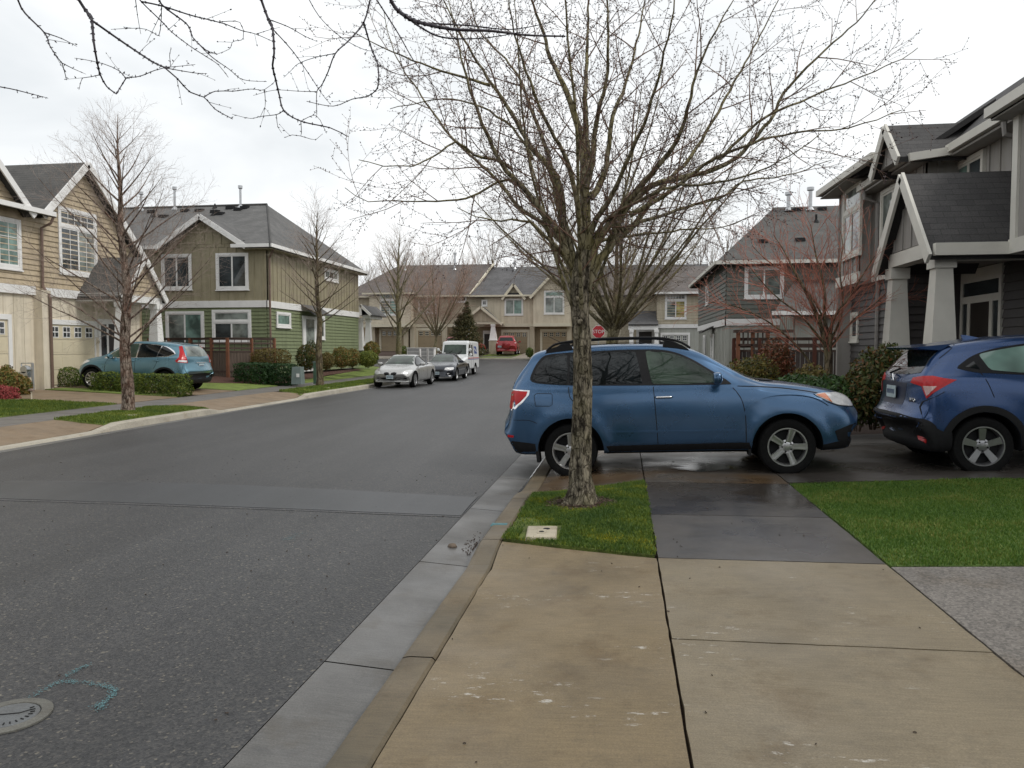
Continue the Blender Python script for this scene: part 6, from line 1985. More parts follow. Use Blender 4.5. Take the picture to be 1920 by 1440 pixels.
        for sd_ in sides:
            v2, f2, nb = tri_fill(poly, step)
            pts = []; nor = []
            for a, b in v2:
                if view == 'side': o, d = (a, sd_ * 4, b), (0, -sd_, 0)
                elif view == 'front': o, d = (6, a, b), (-1, 0, 0)
                elif view == 'rear': o, d = (-6, a, b), (1, 0, 0)
                elif view == 'top': o, d = (a, b, 5), (0, 0, -1)
                elif view == 'rearq':
                    d = norm(Vector((1, -sd_, 0))); o = Vector((1, sd_, 0)).normalized() * a + Vector((0, 0, b)) - d * 6
                elif view == 'frontq':   # looking along a diagonal from the front corner; a = lateral, b = z
                    dv = norm(Vector((-1, -sd_, 0))); lat = Vector((-sd_ * 1, 1, 0)).normalized() * (1)
                    o = Vector((0, 0, b)) - dv * 6 + lat * a * sd_; d = dv
                p, n_ = s.cast(o, d)
                pts.append(p + n_ * off if p is not None else None); nor.append(n_)
            mb = MB(); idx = {}; nn = []
            for t in f2:
                if any(pts[k] is None for k in t): continue
                zs_ = [pts[k] for k in t]
                if max((zs_[0]-zs_[1]).length, (zs_[1]-zs_[2]).length, (zs_[2]-zs_[0]).length) > step * 7: continue
                tt = []
                for k in t:
                    if k not in idx: idx[k] = len(mb.v); mb.v.append(tuple(pts[k])); nn.append(nor[k])
                    tt.append(idx[k])
                a, b, c = [Vector(mb.v[q]) for q in tt]
                if (b - a).cross(c - a).dot(nn[tt[0]]) < 0: tt = [tt[0], tt[2], tt[1]]
                mb.poly(tt)
            if not mb.f: continue
            cnt = {}
            for t in mb.f:
                for k in range(3):
                    e = (t[k], t[(k+1) % 3]); key = (min(e), max(e)); cnt.setdefault(key, []).append(e)
            for key, es in cnt.items():
                if len(es) == 1:
                    a, b = es[0]; pa, pb = Vector(mb.v[a]), Vector(mb.v[b]); na, nb_ = nn[a], nn[b]
                    i = len(mb.v)
                    mb.v.extend([tuple(pa), tuple(pb), tuple(pb - nb_ * skirt), tuple(pa - na * skirt)])
                    e_ = pb - pa; on = norm(e_.cross(na)); nn.extend([norm(na + on)] * 2 + [on] * 2)
                    mb.poly((i + 1, i, i + 3, i + 2))
            o = mb.build(name, m, parent or s.root, world=False, fixn=False)
            me = o.data
            me.polygons.foreach_set('use_smooth', [True] * len(me.polygons))
            try: me.normals_split_custom_set_from_vertices([tuple(q) for q in nn])
            except Exception as ex: print('normals', ex)
            res.append(o)
        return res if both else (res[0] if res else None)
    def line(s, name, view, pts, w, m, off=.0015, parent=None, side=-1, both=False):
        """thin strip laid on the body"""
        L = []; Rr = []
        P = [Vector((a, b, 0)) for a, b in pts]
        P = [p for p in resample(P, .05)]
        for i, p in enumerate(P):
            d = norm(P[min(i+1, len(P)-1)] - P[max(i-1, 0)]); q = Vector((-d.y, d.x, 0)) * w / 2
            L.append((p.x + q.x, p.y + q.y)); Rr.append((p.x - q.x, p.y - q.y))
        return s.patch(name, view, L + Rr[::-1], m, off, parent, side, .05, .004, both)
    def wheels(s, track, style='five', width=.215, mrim=None, rr=None, only=None):
        mrim = mrim or m_alloy; rr = rr or s.R * .70; Rt = s.R; w = width / 2
        prof = [(rr * .96, -w * .86), (rr + .012, -w * .95), (Rt - .045, -w), (Rt - .016, -w * .93), (Rt - .003, -w * .72), (Rt, -w * .3), (Rt, w * .3), (Rt - .003, w * .72), (Rt - .016, w * .93), (Rt - .045, w), (rr + .012, w * .95), (rr * .96, w * .86)]
        mt = MB(); mt.lathe(prof, 48, 'y')
        for k in (-.35, 0, .35):
            pass
        mr = MB()
        mr.lathe([(rr * .97, -w * .8), (rr * .985, -w * .93), (rr * .93, -w * .93), (rr * .88, -w * .72), (rr * .87, w * .5)], 48, 'y')
        mr.lathe([(0, -w * .70), (.035, -w * .69), (.062, -w * .64), (.085, -w * .55), (.09, -w * .40)], 24, 'y')
        yo = -w * .80
        def spoke(a, hw0, hw1, r0, r1, y0, y1, dep=.03):
            c, s_ = math.cos(a), math.sin(a); t = (-s_, c)
            def q(r, k, y): return (c * r + t[0] * k, y, s_ * r + t[1] * k)
            mr.hexa([q(r0, -hw0, y0 + dep), q(r0, hw0, y0 + dep), q(r1, hw1, y1 + dep), q(r1, -hw1, y1 + dep), q(r0, -hw0, y0), q(r0, hw0, y0), q(r1, hw1, y1), q(r1, -hw1, y1)])
        for k in range(5):
            a = math.pi / 2 + k * 2 * math.pi / 5
            if style == 'five':
                spoke(a, .034, .036, .04, rr * .93, -w * .63, -w * .80)
                for e_ in (-1, 1):
                    c, s_ = math.cos(a), math.sin(a)
                    t = (-s_ * e_ * .020, c * e_ * .020)
                    mr.hexa([(c*.07+t[0]*.6, yo-.0, s_*.07+t[1]*.6), (c*.07+t[0]*1.3, yo, s_*.07+t[1]*1.3), (c*rr*.9+t[0]*2.0, yo-.0, s_*rr*.9+t[1]*2.0), (c*rr*.9+t[0]*1.1, yo, s_*rr*.9+t[1]*1.1), (c*.07+t[0]*.6, yo-.012, s_*.07+t[1]*.6), (c*.07+t[0]*1.3, yo-.012, s_*.07+t[1]*1.3), (c*rr*.9+t[0]*2.0, yo-.016, s_*rr*.9+t[1]*2.0), (c*rr*.9+t[0]*1.1, yo-.016, s_*rr*.9+t[1]*1.1)])
            elif style == 'swirl':
                spoke(a, .030, .042, .04, rr * .93, -w * .60, -w * .80, .025)
            else:
                spoke(a, .026, .03, .04, rr * .93, -w * .62, -w * .75)
                spoke(a + .62, .02, .02, .04, rr * .93, -w * .60, -w * .72)
        md_ = MB(); md_.lathe([(0, -w * .12), (rr * .86, -w * .12), (rr * .86, w * .1), (0, w * .1)], 24, 'y')
        ml = MB()
        for k in range(5):
            a = math.pi / 2 + (k + .5) * 2 * math.pi / 5
            ml.lathe([(0, -w * .70 - .008), (.009, -w * .70 - .008), (.009, -w * .5)], 8, 'y', (math.cos(a) * .057, 0, math.sin(a) * .057))
        src = None; out = []
        for (cx, sg) in ((-s.wb / 2, -1), (s.wb / 2, -1), (-s.wb / 2, 1), (s.wb / 2, 1)):
            if src is None:
                wheel = mt.build('wheel', m_tyre, s.root, world=False, smooth_=True, angle=35)
                mr.build('rim', mrim, wheel, world=False, smooth_=True, angle=30)
                md_.build('brake_disc', m_dark, wheel, world=False)
                ml.build('wheel_nuts', m_dark, wheel, world=False)
                src = wheel
            else: wheel = copy_tree(src, s.root)
            wheel.location = (cx, sg * (track / 2), s.R)
            wheel.rotation_euler = (0, (0.3 * len(out)) , 0) if sg < 0 else (0, .4, math.pi)
            if only == 'steer' and cx > 0: pass
            out.append(wheel)
        return out
    def mirror(s, x, y, z, m=None, size=.1, side=-1, arm=True, sx=.10, szz=.075, sy=.11):
        mb = MB()
        n = 14
        for (k, f) in ((0, .55), (.15, .85), (.4, 1.0), (.75, .98), (1.0, .80)):
            for j in range(n):
                a = 2 * math.pi * j / n
                cy, cz = math.cos(a), math.sin(a)
                cy = math.copysign(abs(cy) ** .7, cy); cz = math.copysign(abs(cz) ** .7, cz)
                mb.v.append((x + sx * (.5 - k), side * (y + sy * .5 + cy * f * sy), z + cz * f * szz))
        for k in range(4):
            for j in range(n):
                j2 = (j + 1) % n; mb.poly((k*n + j, k*n + j2, (k+1)*n + j2, (k+1)*n + j))
        mb.poly(list(range(n))); mb.poly([4*n + j for j in reversed(range(n))])
        o = mb.build('side_mirror', m or s.paint, s.root, world=False, smooth_=True, angle=50)
        mb = MB(); mb.tube([(x + .03, side * (y - .09), z - .05), (x, side * (y + .02), z - .04)], [.03, .022], 8); mb.build('mirror_arm', m_dark, o, world=False)
        return o
    def handle(s, x, z, m, side=-1, w=.19, parent=None, front=False):
        p, n_ = s.cast((x, side * 4, z), (0, -side, 0))
        mb = MB()
        P = [Vector((x - w / 2, p.y + side * .004, z - .0)), Vector((x - w / 2 + .02, p.y + side * .035, z)), Vector((x + w / 2 - .02, p.y + side * .036, z + .002)), Vector((x + w / 2, p.y + side * .004, z))]
        mb.tube(resample(P, .02), .0135, 8)
        return mb.build('door_handle', m, parent or s.root, world=False, smooth_=True)
    def plate(s, xyz, w=.30, h=.15, m=None, face=-1, lean=0.0, text=None):
        x, y, z = xyz
        t = math.tan(lean)
        mb = MB(); mb.hexa([(x - .006, y - w/2, z - h/2), (x + .006, y - w/2, z - h/2), (x + .006, y + w/2, z - h/2), (x - .006, y + w/2, z - h/2), (x - .006 + t*h, y - w/2, z + h/2), (x + .006 + t*h, y - w/2, z + h/2), (x + .006 + t*h, y + w/2, z + h/2), (x - .006 + t*h, y + w/2, z + h/2)])
        o = mb.build('licence_plate', m or m_plate, s.root, world=False)
        mb = MB()
        for k in range(6):
            yy_ = y - w * .36 + k * w * .145; xx = x + face * .0075 + t * h / 2
            mb.box((xx - .0015, yy_ - w * .045, z - h * .18), (xx + .0015, yy_ + w * .03, z + h * .20))
        mb.build('lettering', m_ink, o, world=False)
        return o
    def place(s, loc, rz=0, pitch=0.0):
        s.root.location = loc; s.root.rotation_euler = (0, pitch, rz); 
        return s

# ---------------------------------------------- blue wagon (side-on across the sidewalk)
pb = paint('blue metallic paint', (.042, .105, .205), .68, .27)
st = [
 (-2.09,-2.13,-2.12,.46,.56,.63,.74,.66),
 (-2.09,-2.19,-2.17,.40,.58,.70,.82,.76),
 (-2.06,-2.14,-2.11,.34,.64,.84,.865,.78),
 (-2.02,-2.09,-2.08,.31,.80,1.00,.88,.77),
 (-1.98,-2.05,-2.05,.30,.98,1.16,.888,.74),
 (-1.9,-2.0,-1.98,.29,1.09,1.30,.89,.69),
 (-1.8,-1.93,-1.86,.29,1.135,1.46,.89,.635),
 (-1.7,-1.82,-1.76,.29,1.14,1.585,.89,.60),
 (-1.5,-1.60,-1.62,.29,1.13,1.625,.89,.595),
 (-1.2,-1.2,-1.2,.29,1.12,1.655,.89,.595),
 (-.8,-.8,-.8,.29,1.11,1.665,.89,.60),
 (-.3,-.3,-.35,.29,1.10,1.655,.89,.605),
 (.15,.15,.02,.29,1.09,1.62,.89,.605),
 (.45,.48,.28,.29,1.08,1.55,.89,.61),
 (.72,.76,.62,.29,1.07,1.36,.89,.65),
 (.90,.95,.90,.29,1.06,1.19,.89,.70),
 (1.05,1.08,1.06,.29,1.03,1.13,.888,.73),
 (1.35,1.35,1.35,.29,.98,1.095,.885,.73),
 (1.65,1.65,1.66,.28,.93,1.045,.875,.70),
 (1.88,1.90,1.92,.28,.87,.975,.86,.66),
 (2.03,2.06,2.07,.29,.80,.90,.84,.62),
 (2.10,2.17,2.14,.32,.68,.79,.81,.60),
 (2.12,2.22,2.19,.37,.58,.68,.77,.60),
 (2.10,2.20,2.17,.44,.52,.58,.68,.55),
]
st = [tuple((v + (v - 1.4) * .12 if v > 1.4 else v + (v + 1.8) * .10 if v < -1.8 else v) if i < 3 else v for i, v in enumerate(r_)) for r_ in st]
F_ = Car('parked_wagon', 'blue metallic wagon parked side-on across the sidewalk behind the near tree', 'car', st, pb, 2.615, .338, .20, .08, arch=.415, flare=.028)
DLO = [(-1.80, 1.245), (-1.775, 1.345), (-1.72, 1.45), (-1.64, 1.535), (-1.52, 1.563), (-1.2, 1.575), (-.6, 1.583), (-.2, 1.572), (.02, 1.53), (.22, 1.44), (.42, 1.31), (.58, 1.20), (.68, 1.115), (.3, 1.118), (-.6, 1.138), (-1.2, 1.155), (-1.6, 1.185), (-1.73, 1.205)]
F_.patch('window_surround', 'side', DLO, m_dark, .003, both=True)
gq = [(-1.765, 1.25), (-1.74, 1.34), (-1.69, 1.43), (-1.62, 1.505), (-1.52, 1.538), (-1.335, 1.546), (-1.335, 1.178), (-1.6, 1.205), (-1.72, 1.225)]
gr = [(-1.285, 1.176), (-1.285, 1.55), (-.6, 1.558), (-.47, 1.553), (-.40, 1.160), (-.7, 1.165)]
gf = [(-.335, 1.548), (-.2, 1.545), (.01, 1.505), (.2, 1.42), (.38, 1.305), (.50, 1.21), (.515, 1.142), (-.265, 1.150)]
F_.patch('quarter_window', 'side', gq, m_cglass, .006, both=True)
F_.patch('door_window', 'side', gr, m_cglass, .006, both=True)
F_.patch('door_window', 'side', gf, m_cglass2, .006, both=True)
F_.patch('windshield', 'front', [(-.60, 1.13), (-.55, 1.34), (-.50, 1.535), (0, 1.555), (.50, 1.535), (.55, 1.34), (.60, 1.13), (0, 1.145)], m_cglass2, .004, step=.06)
F_.patch('rear_window', 'rear', [(-.60, 1.20), (-.56, 1.40), (-.52, 1.53), (.52, 1.53), (.56, 1.40), (.60, 1.20)], m_cglass, .004, step=.06)
# doors as separate panels
fd = [(-.258, 1.112), (-.23, .60), (-.222, .415), (.775, .415), (.815, .52), (.82, .70), (.795, .90), (.72, 1.03), (.655, 1.098), (.3, 1.108)]
rd = [(-1.30, 1.146), (-1.29, 1.02), (-1.18, .90), (-1.03, .80), (-.93, .68), (-.86, .52), (-.83, .415), (-.232, .415), (-.24, .60), (-.268, 1.112), (-.8, 1.13)]
for pl_, hx, hz in ((fd, -.14, .985), (rd, -1.12, .995)):
    for o in F_.patch('door', 'side', pl_, pb, .0065, both=True, skirt=.007):
        sg = -1 if sum(v.co.y for v in o.data.vertices) < 0 else 1
        F_.handle(hx, hz, m_chrome, sg, .20, o)
for nm, ln in (('seam', [(-.262, 1.112), (-.235, .60), (-.227, .41)]), ('seam', [(.825, .41), (.827, .6), (.815, .80), (.77, .96), (.69, 1.07)]), ('seam', [(-1.31, 1.14), (-1.295, 1.015), (-1.18, .893), (-1.035, .79)])):
    F_.line(nm, 'side', ln, .009, m_seam, .0072, both=True)
F_.patch('side_moulding', 'side', [(-.83, .555), (-.83, .578), (.70, .568), (.74, .556), (.70, .546)], pb, .014, both=True)
F_.patch('sill', 'side', [(-.86, .30), (-.86, .395), (.86, .405), (.89, .33), (.88, .29)], m_dark, .010, both=True)
F_.patch('fuel_door', 'side', [(-1.72, .925), (-1.735, 1.045), (-1.715, 1.065), (-1.54, 1.06), (-1.525, 1.045), (-1.53, .94), (-1.55, .92)], pb, .0035, side=-1)
F_.line('seam', 'side', [(-1.73, .92), (-1.745, 1.05), (-1.72, 1.072), (-1.53, 1.067), (-1.517, 1.05), (-1.52, .93), (-1.55, .912), (-1.73, .917)], .006, m_seam, .003, side=-1)
F_.patch('bumper_trim', 'side', [(-2.17, .50), (-2.1, .49), (-1.75, .44), (-1.74, .30), (-1.9, .30), (-2.12, .36)], m_dark, .006, both=True)
F_.patch('bumper_trim', 'side', [(1.72, .30), (1.72, .36), (1.95, .40), (2.10, .47), (2.14, .40), (2.05, .31)], m_dark, .006, both=True)
F_.line('seam', 'side', [(-2.12, .75), (-1.95, .745), (-1.82, .74), (-1.72, .70)], .007, m_seam, .003, both=True)
F_.patch('tail_lamp', 'side', [(-2.03, 1.13), (-1.80, 1.115), (-1.81, 1.06), (-1.90, .96), (-1.99, .885), (-2.05, .86), (-2.07, 1.0)], m_chrome, .006, both=True)
for o in F_.patch('tail_lamp', 'side', [(-2.02, 1.115), (-1.83, 1.10), (-1.845, 1.05), (-1.92, .975), (-1.98, .93), (-2.00, 1.02)], m_red, .010, both=True): pass
F_.patch('tail_lamp', 'rear', [(-.83, 1.10), (-.62, 1.10), (-.64, .92), (-.84, .88)], m_red, .006)
F_.patch('tail_lamp', 'rear', [(.83, 1.10), (.62, 1.10), (.64, .92), (.84, .88)], m_red, .006)
F_.patch('side_reflector', 'side', [(-2.10, .56), (-2.02, .55), (-2.03, .525), (-2.10, .53)], m_red, .008, both=True)
F_.patch('headlight', 'side', [(1.66, .955), (1.80, .968), (1.98, .955), (2.10, .90), (2.14, .80), (2.0, .815), (1.90, .835), (1.78, .89)], m_clear, .008, both=True, step=.03)
F_.patch('indicator_lamp', 'side', [(1.67, .952), (1.79, .962), (1.84, .86), (1.78, .893)], m_amber, .013, both=True, step=.03)
F_.line('seam', 'side', [(1.64, .965), (1.76, .885), (1.90, .825), (2.05, .80), (2.14, .785)], .008, m_seam, .004, both=True)
F_.line('seam', 'side', [(.75, 1.09), (1.0, 1.075), (1.3, 1.045), (1.6, .995), (1.70, .97)], .008, m_seam, .003, both=True)
F_.line('seam', 'side', [(-1.86, 1.58), (-1.95, 1.42), (-2.02, 1.22), (-2.05, 1.14)], .008, m_seam, .003, both=True)
F_.line('body_crease', 'side', [(.80, .70), (.84, .82), (.93, .90), (1.08, .955), (1.30, .975), (1.52, .955), (1.68, .91), (1.80, .83)], .020, pb, .012, both=True)
F_.patch('fog_lamp_recess', 'side', [(1.86, .52), (2.02, .58), (2.12, .60), (2.14, .50), (2.0, .40), (1.90, .40)], m_dark, .008, both=True)
F_.patch('grille', 'front', [(-.38, .62), (-.42, .80), (.42, .80), (.38, .62)], m_dark, .006)
F_.patch('hood_scoop', 'top', [(1.00, -.26), (1.28, -.20), (1.28, .20), (1.00, .26)], m_dark, .018, step=.06)
F_.wheels(1.545, 'five')
F_.mirror(.50, .90, 1.20, side=-1); F_.mirror(.50, .90, 1.20, side=1)
for sg in (-1, 1):
    mb = MB()
    mb.tube(resample([(-1.60, sg * .55, 1.60), (-1.50, sg * .56, 1.68), (-1.30, sg * .565, 1.715), (-.9, sg * .565, 1.735), (-.3, sg * .565, 1.725), (-.05, sg * .565, 1.70), (.12, sg * .565, 1.645), (.22, sg * .56, 1.575)], .06), .015, 8)
    mb.hexa([(-1.62, sg * .53, 1.58), (-1.25, sg * .53, 1.61), (-1.25, sg * .58, 1.61), (-1.62, sg * .58, 1.57), (-1.56, sg * .54, 1.63), (-1.3, sg * .54, 1.695), (-1.3, sg * .575, 1.695), (-1.56, sg * .575, 1.63)])
    mb.hexa([(-.12, sg * .53, 1.62), (.2, sg * .53, 1.56), (.2, sg * .58, 1.555), (-.12, sg * .58, 1.60), (-.1, sg * .54, 1.685), (.12, sg * .54, 1.615), (.12, sg * .575, 1.615), (-.1, sg * .575, 1.685)])
    mb.build('roof_rail', m_dark, F_.root, world=False, smooth_=True, angle=40)
mb = MB(); mb.box((-1.16, -.38, 1.668), (-.35, .38, 1.674)); mb.build('sunroof', m_cglass, F_.root, world=False)
for sg in (-1, 1):
    mb = MB(); mb.hexa([(-1.74, sg * .66, .20), (-1.70, sg * .66, .20), (-1.70, sg * .87, .20), (-1.74, sg * .87, .20), (-1.76, sg * .66, .46), (-1.72, sg * .66, .46), (-1.72, sg * .87, .46), (-1.76, sg * .87, .46)]); mb.build('mud_flap', m_dark, F_.root, world=False)
    mb = MB(); mb.hexa([(.86, sg * .68, .24), (.89, sg * .68, .24), (.89, sg * .87, .24), (.86, sg * .87, .24), (.84, sg * .68, .40), (.87, sg * .68, .40), (.87, sg * .87, .40), (.84, sg * .87, .40)]); mb.build('mud_flap', m_dark, F_.root, world=False)
mb = MB(); mb.tube([(-1.95, .3, 1.10), (-2.10, .3, 1.13), (-2.10, -.1, 1.14)], .012, 6); mb.build('wiper', m_dark, F_.root, world=False)
mb = MB(); mb.tube([(1.02, -.5, 1.15), (.93, -.1, 1.19), (.86, .2, 1.24)], .012, 6); mb.tube([(1.02, .15, 1.155), (.9, .5, 1.20)], .012, 6); mb.build('wiper', m_dark, F_.root, world=False)
F_.plate((-2.15, 0, .80), face=-1)
F_.place((.681, 9.48 + .885, -.042), 0, -math.atan(.101 / 2.63))
mb = MB(); mb.tube([(-1.35, .0, 1.66), (-1.62, .0, 1.80)], [.006, .003], 5); mb.build('antenna', m_dark, F_.root, world=False)

# ---------------------------------------------- dark blue crossover at the right edge
pv = paint('deep blue paint', (.013, .048, .145), .6, .26)
st = [
 (-1.98,-2.05,-2.05,.42,.53,.60,.70,.64),
 (-2.00,-2.13,-2.12,.36,.56,.66,.80,.76),
 (-1.97,-2.08,-2.04,.30,.62,.76,.85,.78),
 (-1.93,-1.99,-1.985,.28,.74,.90,.865,.77),
 (-1.90,-1.965,-1.97,.27,.92,1.07,.875,.75),
 (-1.83,-1.94,-1.93,.27,1.06,1.17,.88,.70),
 (-1.74,-1.86,-1.80,.27,1.13,1.31,.885,.635),
 (-1.64,-1.74,-1.66,.27,1.16,1.44,.885,.585),
 (-1.5,-1.58,-1.52,.27,1.16,1.52,.885,.565),
 (-1.2,-1.2,-1.2,.27,1.14,1.565,.885,.57),
 (-.8,-.8,-.8,.27,1.10,1.595,.885,.58),
 (-.3,-.3,-.35,.27,1.05,1.605,.885,.59),
 (.15,.15,.0,.27,1.01,1.58,.885,.59),
 (.55,.58,.35,.27,.99,1.48,.885,.59),
 (.9,.95,.8,.27,.97,1.26,.885,.64),
 (1.1,1.15,1.1,.27,.95,1.10,.88,.70),
 (1.5,1.5,1.5,.27,.88,1.03,.87,.69),
 (1.85,1.88,1.88,.27,.78,.92,.83,.62),
 (2.02,2.08,2.04,.30,.62,.76,.78,.6),
 (2.0,2.1,2.08,.36,.52,.62,.7,.58),
]
H_ = Car('parked_crossover', 'deep blue small crossover cut off by the right frame edge, nose to the garage', 'car', st, pv, 2.61, .335, .24, .17, arch=.40, flare=.02)
H_.patch('window_surround', 'side', [(-1.53, 1.245), (-1.46, 1.30), (-1.30, 1.385), (-1.05, 1.455), (-.7, 1.50), (-.2, 1.515), (.1, 1.49), (.4, 1.38), (.8, 1.12), (.85, 1.03), (0, 1.06), (-.7, 1.13), (-1.15, 1.17), (-1.35, 1.19)], m_dark, .003, both=True)
H_.patch('door_window', 'side', [(-1.17, 1.215), (-1.24, 1.385), (-1.05, 1.43), (-.7, 1.475), (-.3, 1.485), (-.3, 1.14), (-.8, 1.165)], m_glsg, .006, both=True)
H_.patch('quarter_window', 'side', [(-1.44, 1.255), (-1.33, 1.315), (-1.29, 1.22)], m_cglass, .006, both=True)
H_.patch('door_window', 'side', [(-.22, 1.13), (-.22, 1.485), (.05, 1.47), (.35, 1.37), (.70, 1.13), (.72, 1.08)], m_cglass, .006, both=True)
H_.patch('rear_window', 'rear', [(-.58, 1.20), (-.50, 1.36), (-.46, 1.46), (.46, 1.46), (.50, 1.36), (.58, 1.20), (.3, 1.17), (-.3, 1.17)], m_cglass, .005, step=.05)
H_.patch('windshield', 'front', [(-.60, 1.08), (-.50, 1.45), (.50, 1.45), (.60, 1.08)], m_cglass, .004, step=.06)
mb = MB()
mb.hexa([(-1.62, -.52, 1.455), (-1.90, -.46, 1.475), (-1.90, .46, 1.475), (-1.62, .52, 1.455), (-1.50, -.54, 1.53), (-1.92, -.47, 1.50), (-1.92, .47, 1.50), (-1.50, .54, 1.53)])
mb.build('spoiler', pv, H_.root, world=False)
H_.patch('tail_lamp', 'rearq', [(-1.04, 1.075), (-1.01, 1.135), (-.86, 1.158), (-.73, 1.16), (-.516, 1.112), (-.64, 1.01), (-.78, .90), (-.85, 1.04)], m_red, .010, both=True, step=.025)
H_.patch('reversing_lamp', 'rearq', [(-.83, 1.045), (-.665, 1.045), (-.70, 1.0), (-.775, .93)], mat('pink clear lamp', (.55, .36, .33), .12, .15, 40, coat=1), .014, both=True, step=.02)
H_.patch('number_recess', 'rear', [(-.34, .80), (-.38, 1.07), (.38, 1.07), (.34, .80)], mat('dark blue plastic', (.02, .025, .05), .4, .1, 10), .003)
H_.patch('bumper_cladding', 'rear', [(-.86, .30), (-.865, .60), (-.80, .66), (-.4, .70), (.4, .70), (.80, .66), (.865, .60), (.86, .30), (0, .28)], m_dark, .010, step=.04)
H_.patch('bumper_cladding', 'side', [(-2.08, .36), (-2.12, .66), (-1.98, .65), (-1.84, .58), (-1.74, .52), (-1.66, .52), (-1.66, .30), (-1.9, .30)], m_dark, .012, both=True, step=.04)
def arc(cx, cz, r0, r1, a0, a1, n=22):
    return [(cx + r0 * math.cos(lerp(a0, a1, i / n)), cz + r0 * math.sin(lerp(a0, a1, i / n))) for i in range(n + 1)] + [(cx + r1 * math.cos(lerp(a1, a0, i / n)), cz + r1 * math.sin(lerp(a1, a0, i / n))) for i in range(n + 1)]
for cx in (-1.305, 1.305):
    H_.patch('wheel_arch_trim', 'side', arc(cx, .335, .402, .475, R(-8), R(188)), m_dark, .014, both=True, step=.035)
H_.patch('sill', 'side', [(-.90, .29), (-.90, .42), (.90, .42), (.90, .29)], m_dark, .012, both=True)
H_.patch('side_reflector', 'rearq', [(-.94, .44), (-.78, .41), (-.79, .37), (-.92, .39)], m_red, .018, both=True, step=.03)
H_.line('seam', 'side', [(-1.30, 1.20), (-1.24, 1.05), (-1.19, .90)], .008, m_seam, .003, both=True)
H_.line('seam', 'side', [(-.26, 1.10), (-.24, .60), (-.24, .42)], .008, m_seam, .003, both=True)
H_.line('seam', 'side', [(-1.42, 1.55), (-1.55, 1.44), (-1.66, 1.36)], .008, m_seam, .003, both=True)
H_.line('seam', 'side', [(-1.72, .98), (-1.90, .86), (-1.93, .74), (-1.93, .66)], .008, m_seam, .003, both=True)
H_.handle(-.05, .93, pv, -1, .18); H_.handle(-.05, .93, pv, 1, .18)
H_.wheels(1.535, 'swirl', mrim=m_alloyd)
H_.mirror(.62, .88, 1.12, side=-1); H_.mirror(.62, .88, 1.12, side=1)
H_.plate((-2.02, 0, .95), face=-1, lean=.05)
mb = MB(); mb.hexa([(-1.16, -.02, 1.56), (-.98, -.03, 1.585), (-.98, .03, 1.585), (-1.16, .02, 1.56), (-1.18, -.004, 1.63), (-1.12, -.004, 1.625), (-1.12, .004, 1.625), (-1.18, .004, 1.63)]); mb.build('antenna', pv, H_.root, world=False)
mb = MB()
xb_ = -2.0
for a, b in (((xb_, -.045, 1.095), (xb_ - .004, -.032, 1.175)), ((xb_, .045, 1.095), (xb_ - .004, .032, 1.175)), ((xb_, -.038, 1.135), (xb_, .038, 1.135))): mb.tube([a, b], .010, 6)
mb.tube([(xb_ + .005, .062 * math.cos(t), 1.135 + .052 * math.sin(t)) for t in [i * .3927 for i in range(17)]], .006, 6, caps=False)
mb.build('emblem', m_chrome, H_.root, world=False)
mb = MB(); mb.tube([(-1.95, .1, 1.175), (-2.02, -.0, 1.185), (-1.97, -.2, 1.24)], .012, 6); mb.build('wiper', m_dark, H_.root, world=False)
text_part('badge', 'AWD', .075, Matrix.Translation((H_.cast((-6, -.56, .87), (1, 0, 0))[0].x - .022, -.56, .87)) @ Matrix.Rotation(-math.pi / 2, 4, 'Z') @ Matrix.Rotation(math.pi / 2, 4, 'X'), m_chrome, H_.root)
H_.place((4.143 + 1.305, 9.40 + .88, .123), 0, -.04)

# ---------------------------------------------- teal crossover in the left drive
pt_ = paint('grey blue paint', (.10, .215, .275), .6, .28)
st = [
 (-2.08,-2.12,-2.12,.45,.55,.62,.74,.66),
 (-2.08,-2.18,-2.17,.40,.58,.70,.83,.77),
 (-2.05,-2.14,-2.10,.32,.64,.82,.88,.80),
 (-2.0,-2.06,-2.04,.28,.78,.97,.90,.79),
 (-1.96,-2.02,-2.01,.27,.96,1.12,.905,.76),
 (-1.88,-1.97,-1.94,.27,1.07,1.27,.905,.69),
 (-1.78,-1.90,-1.82,.27,1.13,1.44,.905,.62),
 (-1.66,-1.76,-1.68,.27,1.15,1.55,.905,.585),
 (-1.4,-1.45,-1.40,.27,1.13,1.60,.905,.58),
 (-.9,-.9,-.9,.27,1.09,1.635,.905,.59),
 (-.3,-.3,-.35,.27,1.05,1.645,.905,.60),
 (.15,.15,.05,.27,1.02,1.62,.905,.60),
 (.5,.55,.35,.27,1.0,1.53,.905,.60),
 (.85,.9,.75,.27,.98,1.31,.905,.65),
 (1.1,1.15,1.08,.27,.96,1.13,.90,.72),
 (1.4,1.42,1.4,.27,.92,1.06,.89,.72),
 (1.75,1.8,1.8,.27,.84,.97,.86,.66),
 (2.0,2.05,2.02,.29,.70,.84,.80,.62),
 (2.06,2.16,2.12,.34,.56,.68,.74,.6),
 (2.03,2.12,2.10,.42,.5,.56,.66,.56),
]
C_ = Car('parked_crossover', 'grey blue crossover parked nose-in on the drive of the tan house behind round hedges', 'car', st, pt_, 2.62, .345, .26, .14, arch=.415, flare=.02)
C_.patch('window_surround', 'side', [(-1.62, 1.25), (-1.50, 1.36), (-1.25, 1.47), (-.9, 1.535), (-.3, 1.56), (.1, 1.54), (.4, 1.45), (.8, 1.17), (.92, 1.04), (0, 1.08), (-.8, 1.12), (-1.35, 1.16)], m_chrome, .003, both=True)
C_.patch('door_window', 'side', [(-.96, 1.15), (-1.02, 1.495), (-.7, 1.535), (-.30, 1.54), (-.28, 1.105)], m_cglass, .007, both=True)
